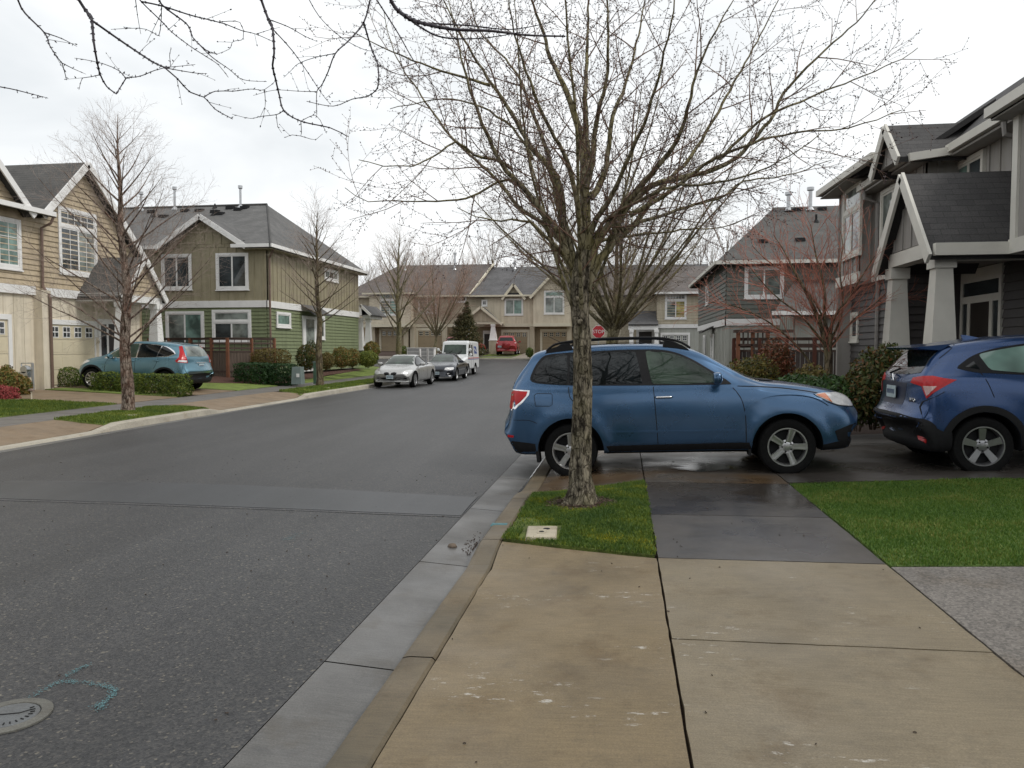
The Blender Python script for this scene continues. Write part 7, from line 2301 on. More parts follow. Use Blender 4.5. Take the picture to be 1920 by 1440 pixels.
C_.patch('quarter_window', 'side', [(-1.57, 1.26), (-1.48, 1.33), (-1.25, 1.445), (-1.06, 1.49), (-1.0, 1.155), (-1.35, 1.18)], m_cglass, .007, both=True)
C_.patch('door_window', 'side', [(-.22, 1.105), (-.22, 1.54), (.1, 1.515), (.38, 1.43), (.72, 1.19), (.80, 1.08)], m_cglass2, .007, both=True)
C_.patch('rear_window', 'rear', [(-.62, 1.18), (-.55, 1.34), (-.48, 1.50), (.48, 1.50), (.55, 1.34), (.62, 1.18)], m_glsb, .005)
C_.patch('tail_lamp', 'rearq', [(-.83, 1.52), (-.74, 1.50), (-.72, 1.32), (-.67, 1.16), (-.56, 1.03), (-.60, .98), (-.93, .965), (-.90, 1.10), (-.85, 1.3)], m_red, .010, both=True, step=.03)
for sg in (-1, 1):
    pass
C_.patch('reversing_lamp', 'rearq', [(-.90, .985), (-.895, 1.05), (-.66, 1.06), (-.62, 1.0)], m_clear, .014, both=True, step=.03)
C_.patch('bumper_cladding', 'rear', [(-.88, .30), (-.88, .58), (0, .62), (.88, .58), (.88, .30), (0, .28)], m_dark, .010)
C_.patch('bumper_cladding', 'side', [(-2.08, .34), (-2.12, .60), (-1.75, .52), (-1.72, .30)], m_dark, .012, both=True)
for cx in (-1.31, 1.31): C_.patch('wheel_arch_trim', 'side', arc(cx, .345, .417, .475, R(-8), R(188)), m_dark, .012, both=True, step=.04)
C_.patch('sill', 'side', [(-.90, .29), (-.90, .44), (.90, .44), (.90, .29)], m_dark, .012, both=True)
for l_ in ([(-.25, 1.08), (-.24, .6), (-.24, .42)], [(.78, .42), (.84, .70), (.80, .95), (.74, 1.05)], [(-1.04, 1.12), (-1.02, .95), (-.92, .75)]): C_.line('seam', 'side', l_, .010, m_seam, .003, both=True)
for sg in (-1, 1):
    C_.handle(-.10, .99, pt_, sg); C_.handle(-1.0, 1.02, pt_, sg)
C_.patch('headlight', 'side', [(1.45, .93), (1.62, .96), (1.95, .86), (1.98, .76), (1.80, .78), (1.6, .85)], m_clear, .008, both=True, step=.04)
C_.patch('windshield', 'front', [(-.60, 1.10), (-.50, 1.48), (.50, 1.48), (.60, 1.10)], m_cglass, .004, step=.06)
C_.wheels(1.57, 'multi', mrim=m_alloy)
C_.mirror(.62, .90, 1.12, side=-1); C_.mirror(.62, .90, 1.12, side=1)
C_.plate((-2.075, 0, .86), face=-1)
mb = MB(); mb.box((-2.07, -.28, .965), (-2.03, .28, .985)); mb.build('trim_strip', m_chrome, C_.root, world=False)
C_.place((-16.15, 23.8, .12), math.pi, -.028)

# ---------------------------------------------- silver coupe
ps = paint('silver paint', (.40, .40, .39), .55, .28)
st = [
 (-2.25,-2.30,-2.29,.42,.60,.72,.66,.56),
 (-2.22,-2.35,-2.33,.34,.66,.86,.78,.68),
 (-2.15,-2.28,-2.26,.28,.78,.98,.84,.70),
 (-1.9,-2.0,-1.95,.25,.86,1.02,.88,.68),
 (-1.5,-1.6,-1.5,.24,.89,1.06,.89,.64),
 (-1.1,-1.2,-1.05,.24,.90,1.22,.89,.56),
 (-.7,-.8,-.65,.24,.90,1.34,.89,.53),
 (-.2,-.2,-.2,.24,.89,1.39,.89,.54),
 (.2,.2,.1,.24,.88,1.37,.89,.545),
 (.5,.55,.4,.24,.87,1.27,.89,.58),
 (.85,.9,.8,.24,.85,1.08,.885,.66),
 (1.05,1.1,1.05,.24,.83,.95,.88,.70),
 (1.5,1.5,1.5,.24,.77,.90,.87,.68),
 (1.9,1.95,1.95,.23,.68,.80,.83,.62),
 (2.1,2.18,2.14,.24,.55,.69,.78,.6),
 (2.14,2.28,2.24,.28,.46,.58,.72,.56),
 (2.1,2.25,2.22,.34,.42,.48,.62,.5),
]
S_ = Car('parked_coupe', 'silver coupe facing the camera, front of the three vehicles parked at the left kerb', 'car', st, ps, 2.85, .335, .32, .15, arch=.39, flare=.015)
S_.patch('window_surround', 'side', [(-1.25, .96), (-1.0, 1.13), (-.65, 1.27), (-.2, 1.325), (.15, 1.30), (.5, 1.17), (.86, .95), (.92, .90), (0, .92), (-.9, .93)], m_dark, .003, both=True)
S_.patch('door_window', 'side', [(-.55, .95), (-.60, 1.26), (-.2, 1.30), (.14, 1.28), (.46, 1.16), (.78, .95)], m_cglass, .006, both=True)
S_.patch('quarter_window', 'side', [(-1.2, .96), (-.98, 1.11), (-.66, 1.24), (-.62, .95)], m_cglass, .006, both=True)
S_.patch('windshield', 'front', [(-.66, .96), (-.60, 1.10), (-.50, 1.31), (0, 1.335), (.50, 1.31), (.60, 1.10), (.66, .96), (0, .975)], m_cglass2, .004, step=.06)
S_.patch('rear_window', 'rear', [(-.56, 1.08), (-.46, 1.30), (.46, 1.30), (.56, 1.08)], m_cglass, .004, step=.06)
for sg in (-1, 1):
    S_.patch('grille', 'front', [(sg * .04, .54), (sg * .045, .64), (sg * .16, .67), (sg * .28, .645), (sg * .24, .555), (sg * .14, .52)], m_dark, .006, step=.03)
    S_.patch('headlight', 'front', [(sg * .44, .60), (sg * .52, .70), (sg * .68, .75), (sg * .80, .74), (sg * .80, .62), (sg * .66, .57)], m_clear, .008, step=.03)
    S_.mirror(.58, .90, .98, side=sg)
S_.patch('lower_grille', 'front', [(-.62, .36), (-.64, .43), (.64, .43), (.62, .36), (0, .345)], m_dark, .006)
S_.plate((2.27, 0, .47), face=1)
for l_ in ([(-.50, .92), (-.52, .6), (-.45, .34)], [(.86, .34), (.92, .60), (.88, .86)]): S_.line('seam', 'side', l_, .012, m_seam, .003, both=True)
S_.wheels(1.54, 'five')

# ---------------------------------------------- dark convertible
pk_ = paint('black blue paint', (.018, .022, .032), .4, .22)
st = [
 (-2.3,-2.34,-2.33,.42,.60,.72,.66,.56),
 (-2.25,-2.38,-2.36,.34,.66,.86,.80,.68),
 (-2.1,-2.25,-2.2,.28,.78,.96,.86,.70),
 (-1.6,-1.7,-1.6,.25,.86,1.0,.89,.68),
 (-1.2,-1.3,-1.1,.24,.89,1.15,.89,.58),
 (-.8,-.9,-.75,.24,.90,1.32,.89,.52),
 (-.3,-.3,-.3,.24,.89,1.375,.89,.53),
 (.2,.2,.1,.24,.88,1.35,.89,.54),
 (.5,.55,.4,.24,.87,1.25,.89,.58),
 (.9,.95,.85,.24,.85,1.05,.885,.66),
 (1.1,1.15,1.1,.24,.83,.94,.88,.70),
 (1.6,1.6,1.6,.24,.76,.88,.87,.68),
 (2.0,2.05,2.05,.23,.66,.77,.82,.60),
 (2.15,2.25,2.2,.24,.52,.66,.77,.58),
 (2.15,2.3,2.28,.3,.45,.54,.68,.54),
]
K_ = Car('parked_convertible', 'black convertible with its soft top up, between the silver coupe and the mail truck', 'car', st, pk_, 2.7, .325, .32, .15, arch=.385, flare=.015)
m_cloth = mat('black soft top', (.02, .02, .021), .9, .2, 30)
K_.patch('soft_top', 'top', [(-1.15, -.56), (-.8, -.60), (.1, -.60), (.1, .60), (-.8, .60), (-1.15, .56)], m_cloth, .012, step=.06)
K_.patch('soft_top', 'side', [(-1.3, 1.0), (-1.0, 1.19), (-.75, 1.34), (-.3, 1.37), (.15, 1.34), (.2, 1.28), (-.2, 1.30), (-.62, 1.26), (-.68, .92), (-1.2, .92)], m_cloth, .010, both=True, step=.05)
K_.patch('door_window', 'side', [(-.62, .94), (-.56, 1.25), (-.2, 1.28), (.16, 1.26), (.48, 1.14), (.84, .94)], m_cglass, .006, both=True)
K_.patch('windshield', 'front', [(-.66, .95), (-.60, 1.10), (-.52, 1.29), (0, 1.31), (.52, 1.29), (.60, 1.10), (.66, .95), (0, .96)], m_cglass2, .004, step=.06)
for sg in (-1, 1):
    K_.patch('headlight', 'front', [(sg * .40, .58), (sg * .42, .68), (sg * .62, .70), (sg * .78, .69), (sg * .78, .59), (sg * .6, .56)], m_clear, .008, step=.03)
    K_.mirror(.60, .90, .98, side=sg)
    K_.patch('fog_lamp', 'front', [(sg * .50, .35), (sg * .50, .42), (sg * .60, .42), (sg * .60, .35)], m_clear, .008, step=.03)
    K_.handle(-.45, .80, m_dark, sg)
K_.patch('grille', 'front', [(-.34, .50), (-.36, .60), (.36, .60), (.34, .50)], m_dark, .006)
K_.patch('side_moulding', 'side', [(-.85, .55), (-.85, .585), (.95, .575), (.95, .54)], m_chrome, .008, both=True)
K_.plate((2.31, 0, .42), face=1)
for l_ in ([(-.62, .92), (-.66, .6), (-.6, .34)], [(.92, .34), (.96, .60), (.92, .86)]): K_.line('seam', 'side', l_, .012, m_seam, .003, both=True)
K_.wheels(1.54, 'multi')

# ---------------------------------------------- mail truck
pw = paint('white truck paint', (.66, .67, .67), .0, .35)
st = [
 (-2.12,-2.12,-2.10,.46,1.05,1.98,.78,.74),
 (-2.15,-2.15,-2.13,.42,1.05,2.03,.83,.78),
 (-2.0,-2.0,-2.0,.40,1.05,2.06,.84,.79),
 (-1.0,-1.0,-1.0,.40,1.05,2.08,.84,.79),
 (.2,.2,.2,.40,1.05,2.08,.84,.79),
 (.80,.80,.62,.40,1.05,2.06,.84,.79),
 (.92,.94,.72,.40,1.05,2.02,.84,.78),
 (1.02,1.04,.86,.40,1.05,1.62,.84,.77),
 (1.10,1.12,1.03,.40,1.04,1.26,.83,.77),
 (1.16,1.18,1.14,.40,1.02,1.14,.82,.74),
 (1.5,1.5,1.5,.40,.98,1.08,.80,.70),
 (1.85,1.86,1.86,.40,.90,1.0,.78,.66),
 (1.98,2.02,1.99,.42,.72,.86,.76,.64),
 (1.98,2.03,2.01,.46,.60,.70,.72,.6),
]
L_ = Car('mail_truck', 'white boxy postal delivery truck at the left kerb behind the black convertible', 'truck', st, pw, 2.05, .34, .10, .03, arch=.41, flare=.0, boxy=True)
L_.patch('windshield', 'front', [(-.70, 1.28), (-.66, 1.84), (0, 1.86), (.66, 1.84), (.70, 1.28)], m_cglass2, .005, step=.06)
for sg in (-1, 1):
    L_.patch('door_window', 'side', [(.30, 1.20), (.30, 1.86), (.66, 1.86), (.88, 1.30), (.88, 1.20)], m_cglass, .006, side=sg)
    L_.patch('door_window', 'side', [(-.30, 1.15), (-.30, 1.84), (.05, 1.84), (.05, 1.15)], m_cglass, .006, side=sg)
    L_.patch('emblem', 'side', [(-1.55, 1.30), (-1.35, 1.75), (-.62, 1.75), (-.82, 1.30)], mat('postal blue', (.03, .06, .22), .4, .1, 8), .006, side=sg)
    L_.patch('emblem_streak', 'side', [(-1.45, 1.42), (-1.0, 1.60), (-.72, 1.68), (-.80, 1.55), (-1.1, 1.45)], pw, .010, side=sg)
    L_.patch('stripe', 'side', [(-2.05, 1.02), (-2.05, 1.06), (1.0, 1.06), (1.0, 1.02)], m_red, .006, side=sg, step=.12)
    L_.patch('stripe', 'side', [(-2.05, .95), (-2.05, .985), (1.0, .985), (1.0, .95)], MATS['postal blue'], .006, side=sg, step=.12)
    L_.patch('headlight', 'front', [(sg * .52, .74), (sg * .52, .86), (sg * .66, .86), (sg * .66, .74)], m_clear, .008, step=.03)
    L_.line('seam', 'side', [(.18, .46), (.18, 1.95)], .02, m_seam, .004, side=sg)
    L_.line('seam', 'side', [(-.42, .46), (-.42, 1.95)], .02, m_seam, .004, side=sg)
    for (mx, my, mz, r_) in ((1.15, .98, 1.55, .10), (1.05, 1.0, 1.25, .085)):
        mb = MB(); mb.lathe([(0, .03), (r_ * .7, .03), (r_, 0), (r_ * .8, -.03), (0, -.045)], 16, 'x', (mx, sg * my, mz)); mb.tube([(mx - .1, sg * .78, mz - .15), (mx - .02, sg * my, mz)], .012, 6); mb.build('side_mirror', pw, L_.root, world=False, smooth_=True, angle=50)
for (my, mz) in ((-.45, 1.28), (-.68, 1.22)):
    mb = MB(); mb.lathe([(0, .04), (.07, .03), (.10, 0), (.07, -.03)], 14, 'x', (1.72, my, mz)); mb.tube([(1.60, my, .98), (1.72, my, mz)], .012, 6); mb.build('convex_mirror', pw, L_.root, world=False, smooth_=True, angle=50)
L_.patch('grille', 'front', [(-.42, .66), (-.42, .88), (.42, .88), (.42, .66)], m_dark, .008)
mb = MB(); mb.box((2.0, -.74, .44), (2.1, .74, .58)); mb.build('bumper', m_dark, L_.root, world=False)
mb = MB(); mb.tube([(1.10, .1, 1.24), (.93, .45, 1.5)], .014, 5); mb.tube([(1.10, -.5, 1.24), (.93, -.15, 1.5)], .014, 5); mb.build('wiper', m_dark, L_.root, world=False)
mb = MB(); mb.box((-.3, -.60, 2.075), (.5, .60, 2.10)); mb.build('roof_vent', pw, L_.root, world=False)
L_.wheels(1.46, 'multi', .19, mrim=mat('white rim', (.5, .5, .5), .4), rr=.20)

# ---------------------------------------------- red off-roader in the far drive
pr = paint('red paint', (.30, .015, .02), .25, .25)
st = [
 (-1.93,-1.97,-1.96,.45,.60,.70,.72,.64),
 (-1.95,-2.02,-2.0,.38,.64,.80,.82,.76),
 (-1.92,-1.97,-1.95,.32,.80,1.0,.88,.80),
 (-1.9,-1.94,-1.90,.30,1.0,1.2,.90,.75),
 (-1.85,-1.9,-1.82,.30,1.08,1.42,.90,.68),
 (-1.75,-1.8,-1.70,.30,1.10,1.58,.90,.62),
 (-1.4,-1.4,-1.35,.30,1.10,1.66,.90,.61),
 (-.4,-.4,-.4,.30,1.07,1.69,.90,.62),
 (.2,.2,.1,.30,1.05,1.65,.90,.62),
 (.6,.6,.45,.30,1.03,1.52,.90,.63),
 (1.0,1.0,.9,.30,1.0,1.18,.89,.70),
 (1.5,1.5,1.5,.30,.95,1.05,.88,.70),
 (1.9,1.95,1.93,.30,.80,.92,.83,.62),
 (1.95,2.02,2.0,.36,.6,.7,.76,.6),
]
V_ = Car('parked_offroader', 'bright red small off-roader with spare wheel cover on its tailgate, in the far drive', 'car', st, pr, 2.56, .35, .2, .08, arch=.42, flare=.02)
V_.patch('rear_window', 'rear', [(-.60, 1.20), (-.52, 1.50), (.52, 1.50), (.60, 1.20)], m_cglass, .006)
V_.patch('window_surround', 'side', [(-1.65, 1.16), (-1.5, 1.50), (-.4, 1.58), (.2, 1.55), (.5, 1.42), (.85, 1.10), (-1.2, 1.14)], m_cglass, .006, both=True)
mb = MB(); mb.lathe([(0, -2.20), (.25, -2.20), (.33, -2.16), (.34, -2.0), (.34, -1.93)], 28, 'x', (0, -.02, .88)); mb.build('spare_wheel_cover', pr, V_.root, world=False, smooth_=True, angle=40)
for sg in (-1, 1):
    V_.patch('tail_lamp', 'rear', [(sg * .86, .92), (sg * .84, 1.18), (sg * .70, 1.20), (sg * .70, .94)], m_red, .008, step=.04)
    V_.patch('reversing_lamp', 'rear', [(sg * .85, 1.0), (sg * .85, 1.06), (sg * .71, 1.06), (sg * .71, 1.0)], m_clear, .012, step=.03)
    V_.mirror(.65, .90, 1.15, side=sg)
V_.plate((-2.04, .55, .72), face=-1, m=m_plate)
V_.wheels(1.55, 'five')

cx_ = lambda px, Y: onY(px, 690, Y).x
S_.place((cx_(741, 30.4) - .25, 30.7 + 2.0, zroad(32) + .0), -math.pi / 2)
K_.place((cx_(820, 37.2) - .05, 37.2 + 2.0, zroad(38) + .0), -math.pi / 2 + .03)
L_.place((cx_(850, 43.7) - .1, 43.6 + 2.0, zroad(45) + .0), -math.pi / 2 - .02)
V_.place((cx_(955, 66) - .1, 66.0, zroad(66) + .11), math.pi / 2 + .06)
# a second red car glimpsed behind the truck
r2 = copy_tree(V_.root); r2['label'] = 'red car mostly hidden behind the white mail truck'; r2['category'] = 'car'
r2.location = (cx_(862, 62), 64.5, zroad(64) + .11); r2.rotation_euler = (0, 0, math.pi / 2 - .5)
# ============================================================ SMALL THINGS
# wooden fences
m_wood = mat('weathered fence boards', (.115, .085, .065), .85, .3, 3, .6, 30, stretch=(6, 6, .5))
m_post = mat('red brown fence posts', (.19, .075, .038), .8, .25, 4)
m_lat = mat('dark lattice', (.07, .045, .035), .85, .25, 6)
def fence(label, segs, zb, h, lath=.55, post_m=None, wood_m=None, group=None):
    post_m = post_m or m_post; wood_m = wood_m or m_wood
    p0 = segs[0][0]; f = thing('wooden_fence', label, 'fence', (p0[0], p0[1], zb), 0, group)
    bd = MB(); lt = MB()
    done = set()
    rnd = random.Random(3)
    for (a, b, n) in segs:
        a = Vector((a[0], a[1], 0)); b = Vector((b[0], b[1], 0))
        for k in range(n + 1):
            p = a.lerp(b, k / n); key = (round(p.x, 1), round(p.y, 1))
            if key not in done:
                done.add(key); mp2 = MB(); mp2.box((p.x - .055, p.y - .055, zb - .05), (p.x + .055, p.y + .055, zb + h)); mp2.build('post', post_m, f)
        d = norm(b - a); L = (b - a).length; nb = int(L / .14)
        for k in range(nb):
            p = a + d * (k + .5) * L / nb; q = d * .064; o = Vector((-d.y, d.x, 0)) * .011
            t_ = h - lath + rnd.uniform(-.01, .01)
            bd.hexa([(p - q - o) + Vector((0, 0, zb)), (p + q - o) + Vector((0, 0, zb)), (p + q + o) + Vector((0, 0, zb)), (p - q + o) + Vector((0, 0, zb)), (p - q - o) + Vector((0, 0, zb + t_)), (p + q - o) + Vector((0, 0, zb + t_)), (p + q + o) + Vector((0, 0, zb + t_)), (p - q + o) + Vector((0, 0, zb + t_))])
        for z in (.22, h - lath - .02, h - lath + .12, h - .22, h - .05):
            lt.bar(a + Vector((0, 0, zb + z)), b + Vector((0, 0, zb + z)), .05, .07)
        nl = int(L / .32)
        for k in range(nl + 1):
            p = a.lerp(b, k / nl); lt.bar(p + Vector((0, 0, zb + h - lath)), p + Vector((0, 0, zb + h)), .02, .02)
        lt.bar(a + Vector((0, 0, zb + h)), b + Vector((0, 0, zb + h)), .10, .035)
    bd.build('boards', wood_m, f); lt.build('lattice', m_lat, f)
    return f
a = onY(393, 640, 29.4); b = onY(431, 640, 29.8); c = onY(508, 640, 31.5); z0_ = .32
fence('red brown posted fence with open top lattice before the green house', [((-20.5, 30.6), (a.x - .2, 29.9), 3), ((a.x - .2, 29.9), (b.x, 29.6), 1), ((b.x, 29.6), (c.x + .1, 31.6), 2)], z0_, 1.62)
g0 = onY(1380, 640, 26); g1 = onY(1600, 640, 24)
fence('dark fence with tall gate frame in front of the grey house', [((g0.x, 26.5), (g1.x, 25.0), 4)], .1, 1.75, .4, mat('dark red posts', (.10, .035, .022), .8), mat('dark boards', (.05, .038, .034), .85, .3, 4))
mb = MB()
ta = onY(1383, 624, 26.4); tb = onY(1440, 624, 26.2)
t_ = thing('garden_trellis', 'dark wooden gate arbour before the pale grey ground floor', 'trellis', (ta.x, 26.4, .1))
for x in (ta.x, (ta.x + tb.x) / 2, tb.x): mb.box((x - .06, 26.2, .0), (x + .06, 26.32, ta.z))
mb.build('post', m_post, t_)
mb = MB(); mb.box((ta.x - .15, 26.15, ta.z), (tb.x + .8, 26.38, ta.z + .10)); mb.box((ta.x, 26.2, ta.z - .45), (tb.x, 26.3, ta.z - .38))
for k in range(7): x = lerp(ta.x, tb.x, k / 6); mb.box((x - .02, 26.22, ta.z - .38), (x + .02, 26.27, ta.z))
mb.build('beam', m_lat, t_)

# stop sign
m_stop = mat('stop sign red', (.45, .02, .03), .4, .08, 5)
p = onY(1122, 622, 39.5)
t_ = thing('stop_sign', 'red octagonal stop sign half hidden by the dense street tree', 'sign', (p.x, 39.5, .0))
mb = MB(); mb.box((p.x - .03, 39.52, -.1), (p.x + .03, 39.57, p.z + .42)); mb.build('post', m_metal, t_)
def octa(r, y0, th):
    pts = [(p.x + r * math.cos(math.pi / 8 + k * math.pi / 4), y0, p.z + r * math.sin(math.pi / 8 + k * math.pi / 4)) for k in range(8)]
    m = MB(); m.prism(pts, (0, th, 0)); return m
pn = octa(.345, 39.50, .012).build('border', m_white, t_)
pn = octa(.325, 39.494, .012).build('panel', m_stop, t_)
mt_ = Matrix.Translation((0, -.012, p.z)) @ Matrix.Rotation(math.pi / 2, 4, 'X')
text_part('lettering', 'STOP', .25, mt_, m_white, t_, .002)

# cluster mailboxes
m_mbx = mat('grey mailbox doors', (.34, .34, .34), .4, .1, 6)
for k, (pa, pb_, Y, d) in enumerate(((763, 787, 52.0, .55), (789, 801, 51.5, .5), (803, 814, 51.2, .5))):
    a = onY(pa, 653, Y); b = onY(pb_, 653, Y); zb_ = zroad(Y) + .35
    t_ = thing('mailbox_cluster', ['wide grey fronted mailbox unit, left one behind the silver coupe', 'narrow mailbox unit in the middle behind the silver coupe', 'narrow mailbox unit nearest the mail truck'][k], 'mailbox', (a.x, Y, zroad(Y)), 0, 'mailbox units behind the parked cars')
    mb = MB(); mb.box((a.x, Y, zb_), (b.x, Y + d, a.z)); mb.box((a.x - .04, Y - .04, a.z), (b.x + .04, Y + d + .04, a.z + .05)); mb.build('cabinet', m_white, t_)
    mb = MB(); mb.box(((a.x + b.x) / 2 - .1, Y + .1, zroad(Y) - .1), ((a.x + b.x) / 2 + .1, Y + .3, zb_)); mb.build('pedestal', m_metal, t_)
    mb = MB(); n = 4; hh = (a.z - zb_) / n
    for q in range(n): mb.box((a.x + .05, Y - .012, zb_ + q * hh + .02), (b.x - .05, Y, zb_ + (q + 1) * hh - .02))
    mb.build('door', m_mbx, t_)

# water meter box in the island, with ribbed lid
m_lid = concrete('pale meter box concrete', (.36, .32, .24), 0, .3)
t_ = thing('meter_box', 'pale square concrete utility box set in the mossy grass island', 'utility box', (-.66, 6.2, .02))
q = [onZ(990, 990, .02), onZ(1045, 990, .02), onZ(1043, 1012, .02), onZ(985, 1014, .02)]
mb = MB(); cxx = sum(v.x for v in q) / 4; cyy = sum(v.y for v in q) / 4
def insetq(k, z): return [Vector((cxx + (v.x - cxx) * k, cyy + (v.y - cyy) * k, z)) for v in q]
zt_ = .035
o_, i_ = insetq(1.0, zt_), insetq(.93, zt_)
mb.prism(insetq(1.0, -.05), (0, 0, .085)); mb.build('frame', m_lid, t_)
mb = MB(); mb.prism(insetq(.93, zt_), (0, 0, .006)); mb.prism(insetq(.30, zt_ + .004), (0, 0, .006)); lid = mb.build('lid', m_lid, t_)
mb = MB(); mb.lathe([(0, .004), (.025, .003), (.03, 0)], 12, 'z', (cxx + .03, cyy + .10, zt_ + .006)); mb.lathe([(0, .004), (.018, .003), (.022, 0)], 12, 'z', (cxx, cyy - .02, zt_ + .010)); mb.build('finger_hole', m_dark, lid)

# survey monument / manhole in the road
m_iron = concrete('worn grey iron', (.10, .105, .108), .1, .2)
mc = onZ(14, 1347, zroad(3)); mcx, mcy = onZ(18, 1350, zroad(3)).x, onZ(18, 1350, zroad(3)).y
t_ = thing('manhole', 'round concrete-ringed utility cover flush in the road at lower left', 'manhole cover', (mcx, mcy, zroad(3)))
zz = zr(mcx, mcy) + .002
mb = MB(); mb.lathe([(.0, -.03), (.168, -.03), (.168, .003), (.162, .005), (.122, .005), (.120, .001)], 48, 'z', (mcx, mcy, zz)); mb.build('ring', concrete('yellowed ring concrete', (.115, .112, .098), 0, .25), t_, smooth_=True, angle=30)
mb = MB(); mb.lathe([(0, .005), (.112, .005), (.117, .002)], 48, 'z', (mcx, mcy, zz)); cv = mb.build('cover', m_iron, t_, smooth_=True, angle=30)
mb = MB()
for k in range(9):
    a = R(-62 + k * 15); r = .080
    x, y = mcx + math.cos(a) * r, mcy + math.sin(a) * r
    mb.bar((x, y, zz + .007), (x + math.cos(a) * .018, y + math.sin(a) * .018, zz + .007), .005, .003)
mb.tube([(mcx - .05, mcy - .01, zz + .006), (mcx + .03, mcy + .02, zz + .006), (mcx + .06, mcy + .06, zz + .006)], .003, 5)
mb.build('raised_marks', m_dark, cv)

# turquoise survey paint on the road and the kerb: broken sprayed dashes lying on the surface
m_spray = mat('turquoise spray', (.075, .17, .185), .8, .3, 40)
def spray(label, strokes, zf, seed, w=.026, dens=800):
    rnd = random.Random(seed); mb = MB()
    for s_ in strokes:
        P = [onZ(px, py, zroad(3)) for px, py in s_]
        L = sum((P[i+1] - P[i]).length for i in range(len(P) - 1))
        for k in range(int(L * dens)):
            f = rnd.random() * (len(P) - 1); i = int(f); q = P[i].lerp(P[i+1], f - i)
            x = q.x + rnd.gauss(0, w * .45); y = q.y + rnd.gauss(0, w * .45); r = rnd.uniform(.0012, .0038)
            z = zf(x, y) + .005; a = rnd.uniform(0, 6)
            mb.face([(x + r * math.cos(a + t), y + r * math.sin(a + t), z) for t in (0, 1.3, 2.6, 3.9, 5.2)])
    return tag(mb.build('spray_marks', m_spray, fixn=False), label, 'paint mark', kind='stuff')
spray('broken turquoise survey lines beside the utility cover', [[(62, 1313), (110, 1285), (145, 1285), (195, 1292), (213, 1298), (212, 1310), (190, 1325)], [(172, 1335), (195, 1325), (190, 1338)], [(125, 1275), (145, 1262), (170, 1252)]], zr, 3)
spray('faint turquoise fleck near the middle of the road', [[(535, 1017), (560, 1005)]], zr, 4, .06, 500)
mb = MB(); mb.hexa([(-1.13, 6.42, ctop(6.4) - .01), (-.98, 6.42, ctop(6.4) - .01), (-.98, 6.50, ctop(6.5) - .01), (-1.13, 6.50, ctop(6.5) - .01), (-1.12, 6.43, ctop(6.4) + .004), (-.985, 6.43, ctop(6.4) + .006), (-.985, 6.485, ctop(6.5) + .006), (-1.12, 6.485, ctop(6.5) + .004)])
tag(mb.build('kerb_mark', m_spray), 'short turquoise dash painted across the kerb by the island', 'paint mark')

# debris in the gutter, and litter of twigs
rnd = random.Random(17); mb = MB()
for k in range(130):
    c = onZ(rnd.gauss(888, 16), rnd.gauss(1020, 10), -.11); r = rnd.uniform(.002, .009)
    x = clamp(c.x, -1.5, -1.21)
    mb.lathe([(0, r * .8), (r, 0), (r * .6, -r * .3)], 5, 'z', (x, c.y, zroad(6) - .012), a0=rnd.uniform(0, 6))
tag(mb.build('gutter_debris', m_soil, fixn=False), 'dark crumbs of soil washed into the gutter by the kerb', 'debris', kind='stuff')
mb = MB(); mb.lathe([(0, .03), (.03, .022), (.042, 0), (.03, -.01)], 9, 'z', (onZ(848, 1026, -.11).x, onZ(848, 1026, -.11).y, zroad(6) - .005)); 
o = mb.build('stone', mat('brown stone', (.13, .10, .075), .9, .3, 30), smooth_=True); tag(o, 'small brown stone lying in the gutter', 'stone'); center_mesh(o, (onZ(848, 1026, -.11).x, onZ(848, 1026, -.11).y, zroad(6)))
mb = MB(); rnd = random.Random(23)
for k in range(260):
    x = rnd.uniform(-8.5, 1.8); y = rnd.uniform(1.6, 10.5); z = (zr(x, y) if x < -1.54 else zap(x, y) if x < .25 else zs(x, y)) + .004
    if -1.54 <= x < -.93: continue
    l = rnd.choice([rnd.uniform(.003, .009)] * 9 + [rnd.uniform(.012, .03)]); a = rnd.uniform(0, 6.28)
    mb.tube([(x, y, z), (x + math.cos(a) * l, y + math.sin(a) * l, z + .001), (x + math.cos(a + .4) * l * 1.8, y + math.sin(a + .4) * l * 1.8, z)], .0014 if l > .02 else .003, 4)
tag(mb.build('fallen_twigs', mat('litter twigs', (.05, .035, .025), .9, .4, 20), fixn=False), 'scattered twig bits and bud scales on road and walk', 'litter', kind='stuff')

# path light, gas meter, irrigation lid by the tan house
p = onY(59, 741, 18.6)
t_ = thing('path_light', 'small mushroom path light at the edge of the left driveway', 'garden light', (p.x, 18.6, G(p.x, 18.6)))
g_ = G(p.x, 18.6)
mb = MB(); mb.tube([(p.x, 18.6, g_ - .05), (p.x, 18.6, g_ + .24)], .018, 8); mb.build('stem', m_cream, t_)
mb = MB(); mb.lathe([(.0, .30), (.05, .285), (.085, .25), (.085, .235), (.03, .24)], 16, 'z', (p.x, 18.6, g_)); mb.build('lamp_shade', m_pipe, t_)
p = onY(52, 700, 21.3)
t_ = thing('gas_meter', 'grey gas meter and pipe by the cream pilaster', 'gas meter', (p.x, 21.3, .2))
mb = MB(); mb.lathe([(0, -.1), (.12, -.1), (.14, 0), (.12, .1), (0, .1)], 12, 'y', (p.x - .15, 21.4, .85)); mb.box((p.x - .3, 21.3, .6), (p.x - .02, 21.5, .78)); mb.build('housing', m_metal, t_)
mb = MB(); mb.tube([(p.x + .13, 21.35, .1), (p.x + .13, 21.35, 1.05)], .04, 8); mb.tube([(p.x - .3, 21.4, .95), (p.x - .3, 21.4, 1.05), (p.x + .1, 21.4, 1.05)], .02, 6); mb.build('pipe', m_metal, t_)
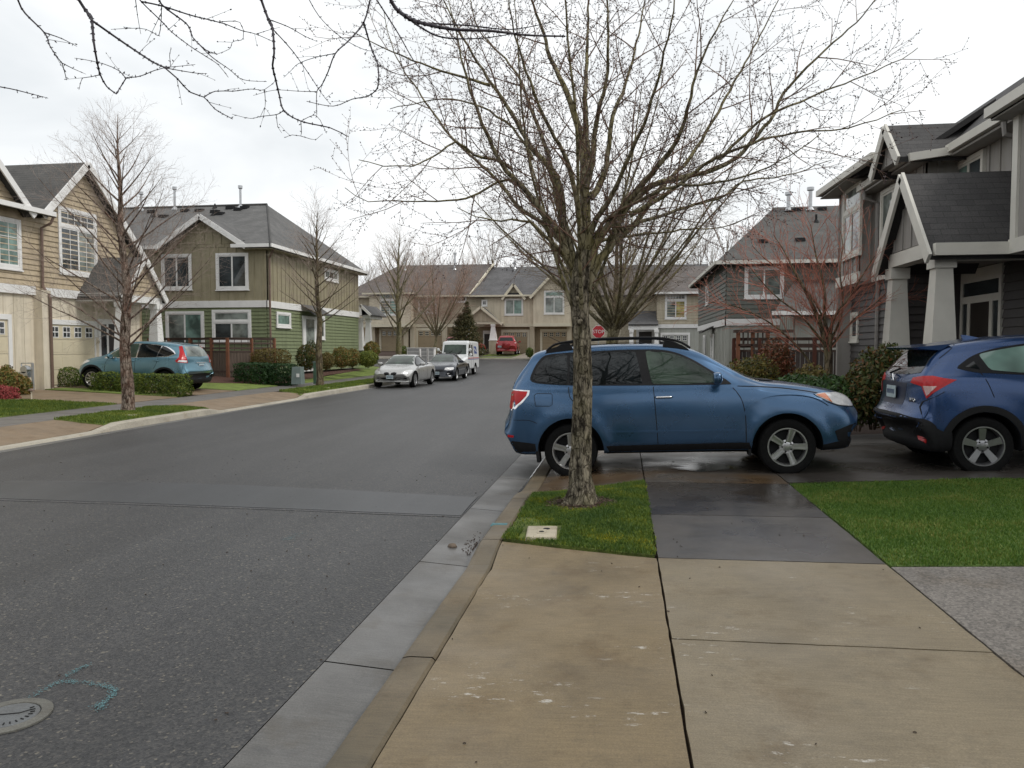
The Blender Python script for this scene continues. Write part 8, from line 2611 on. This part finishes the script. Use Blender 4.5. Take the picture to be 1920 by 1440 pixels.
# utility pedestals by the hedge and the tree
m_ped = mat('green grey utility box', (.16, .20, .19), .5, .1, 6)
p = onY(557, 718, 28.2)
t_ = thing('utility_pedestal', 'short grey utility box at the end of the long dark hedge', 'utility box', (p.x, 28.2, .15))
mb = MB(); mb.hexa([(p.x - .2, 28.1, .1), (p.x + .2, 28.1, .1), (p.x + .2, 28.5, .1), (p.x - .2, 28.5, .1), (p.x - .17, 28.13, .78), (p.x + .17, 28.13, .78), (p.x + .17, 28.47, .78), (p.x - .17, 28.47, .78)]); b_ = mb.build('housing', m_ped, t_)
mb = MB(); mb.box((p.x + .02, 28.09, .38), (p.x + .14, 28.105, .52)); mb.build('label_plate', m_white, b_)
p = onY(591, 718, 29.6)
t_ = thing('utility_pedestal', 'slim green cable pedestal just left of the tree before the green wall', 'utility box', (p.x, 29.6, .12))
mb = MB(); mb.box((p.x - .06, 29.55, .05), (p.x + .06, 29.67, .92)); mb.build('housing', mat('utility green', (.07, .13, .085), .5), t_)
mb = MB(); mb.box((p.x - .07, 29.54, .92), (p.x + .07, 29.68, .97)); mb.build('cap', m_ped, t_)
# valve lids in the left planting strips
for k, (px, py, lb) in enumerate(((297, 781, 'pale utility lid in the strip right of the flaking trunk'), (603, 728, 'pale utility lid in the strip right of the far trunk'))):
    p = onZ(px, py, .03 if k == 0 else .0)
    mb = MB(); mb.box((-.16, -.22, -.05), (.16, .22, .0)); mb.box((-.13, -.19, .0), (.13, .19, .006))
    o = mb.build('valve_box', m_lid, None); px_ = XL(p.y) - .95; o.location = (px_, p.y, zlw(px_, p.y) + .025); tag(o, lb, 'utility box')

# tree line added behind the viewer, unseen, to darken the car window reflections
mb = MB(); rnd = random.Random(77)
for k in range(26):
    x = -45 + k * 3.6 + rnd.uniform(-1, 1); y = -34 + rnd.uniform(-5, 5); h = rnd.uniform(5, 9)
    for q in range(5): leaves(mb, rnd, (x + rnd.uniform(-1, 1), y, h * (.2 + .17 * q)), (2.2 - .3 * q, 2.0, h * .16), 90, .7, 0, .3)
tag(mb.build('added_treeline', lf_yew, fixn=False), 'unseen dark tree line added behind the viewer for the car windows to mirror', 'added_treeline', kind='stuff')
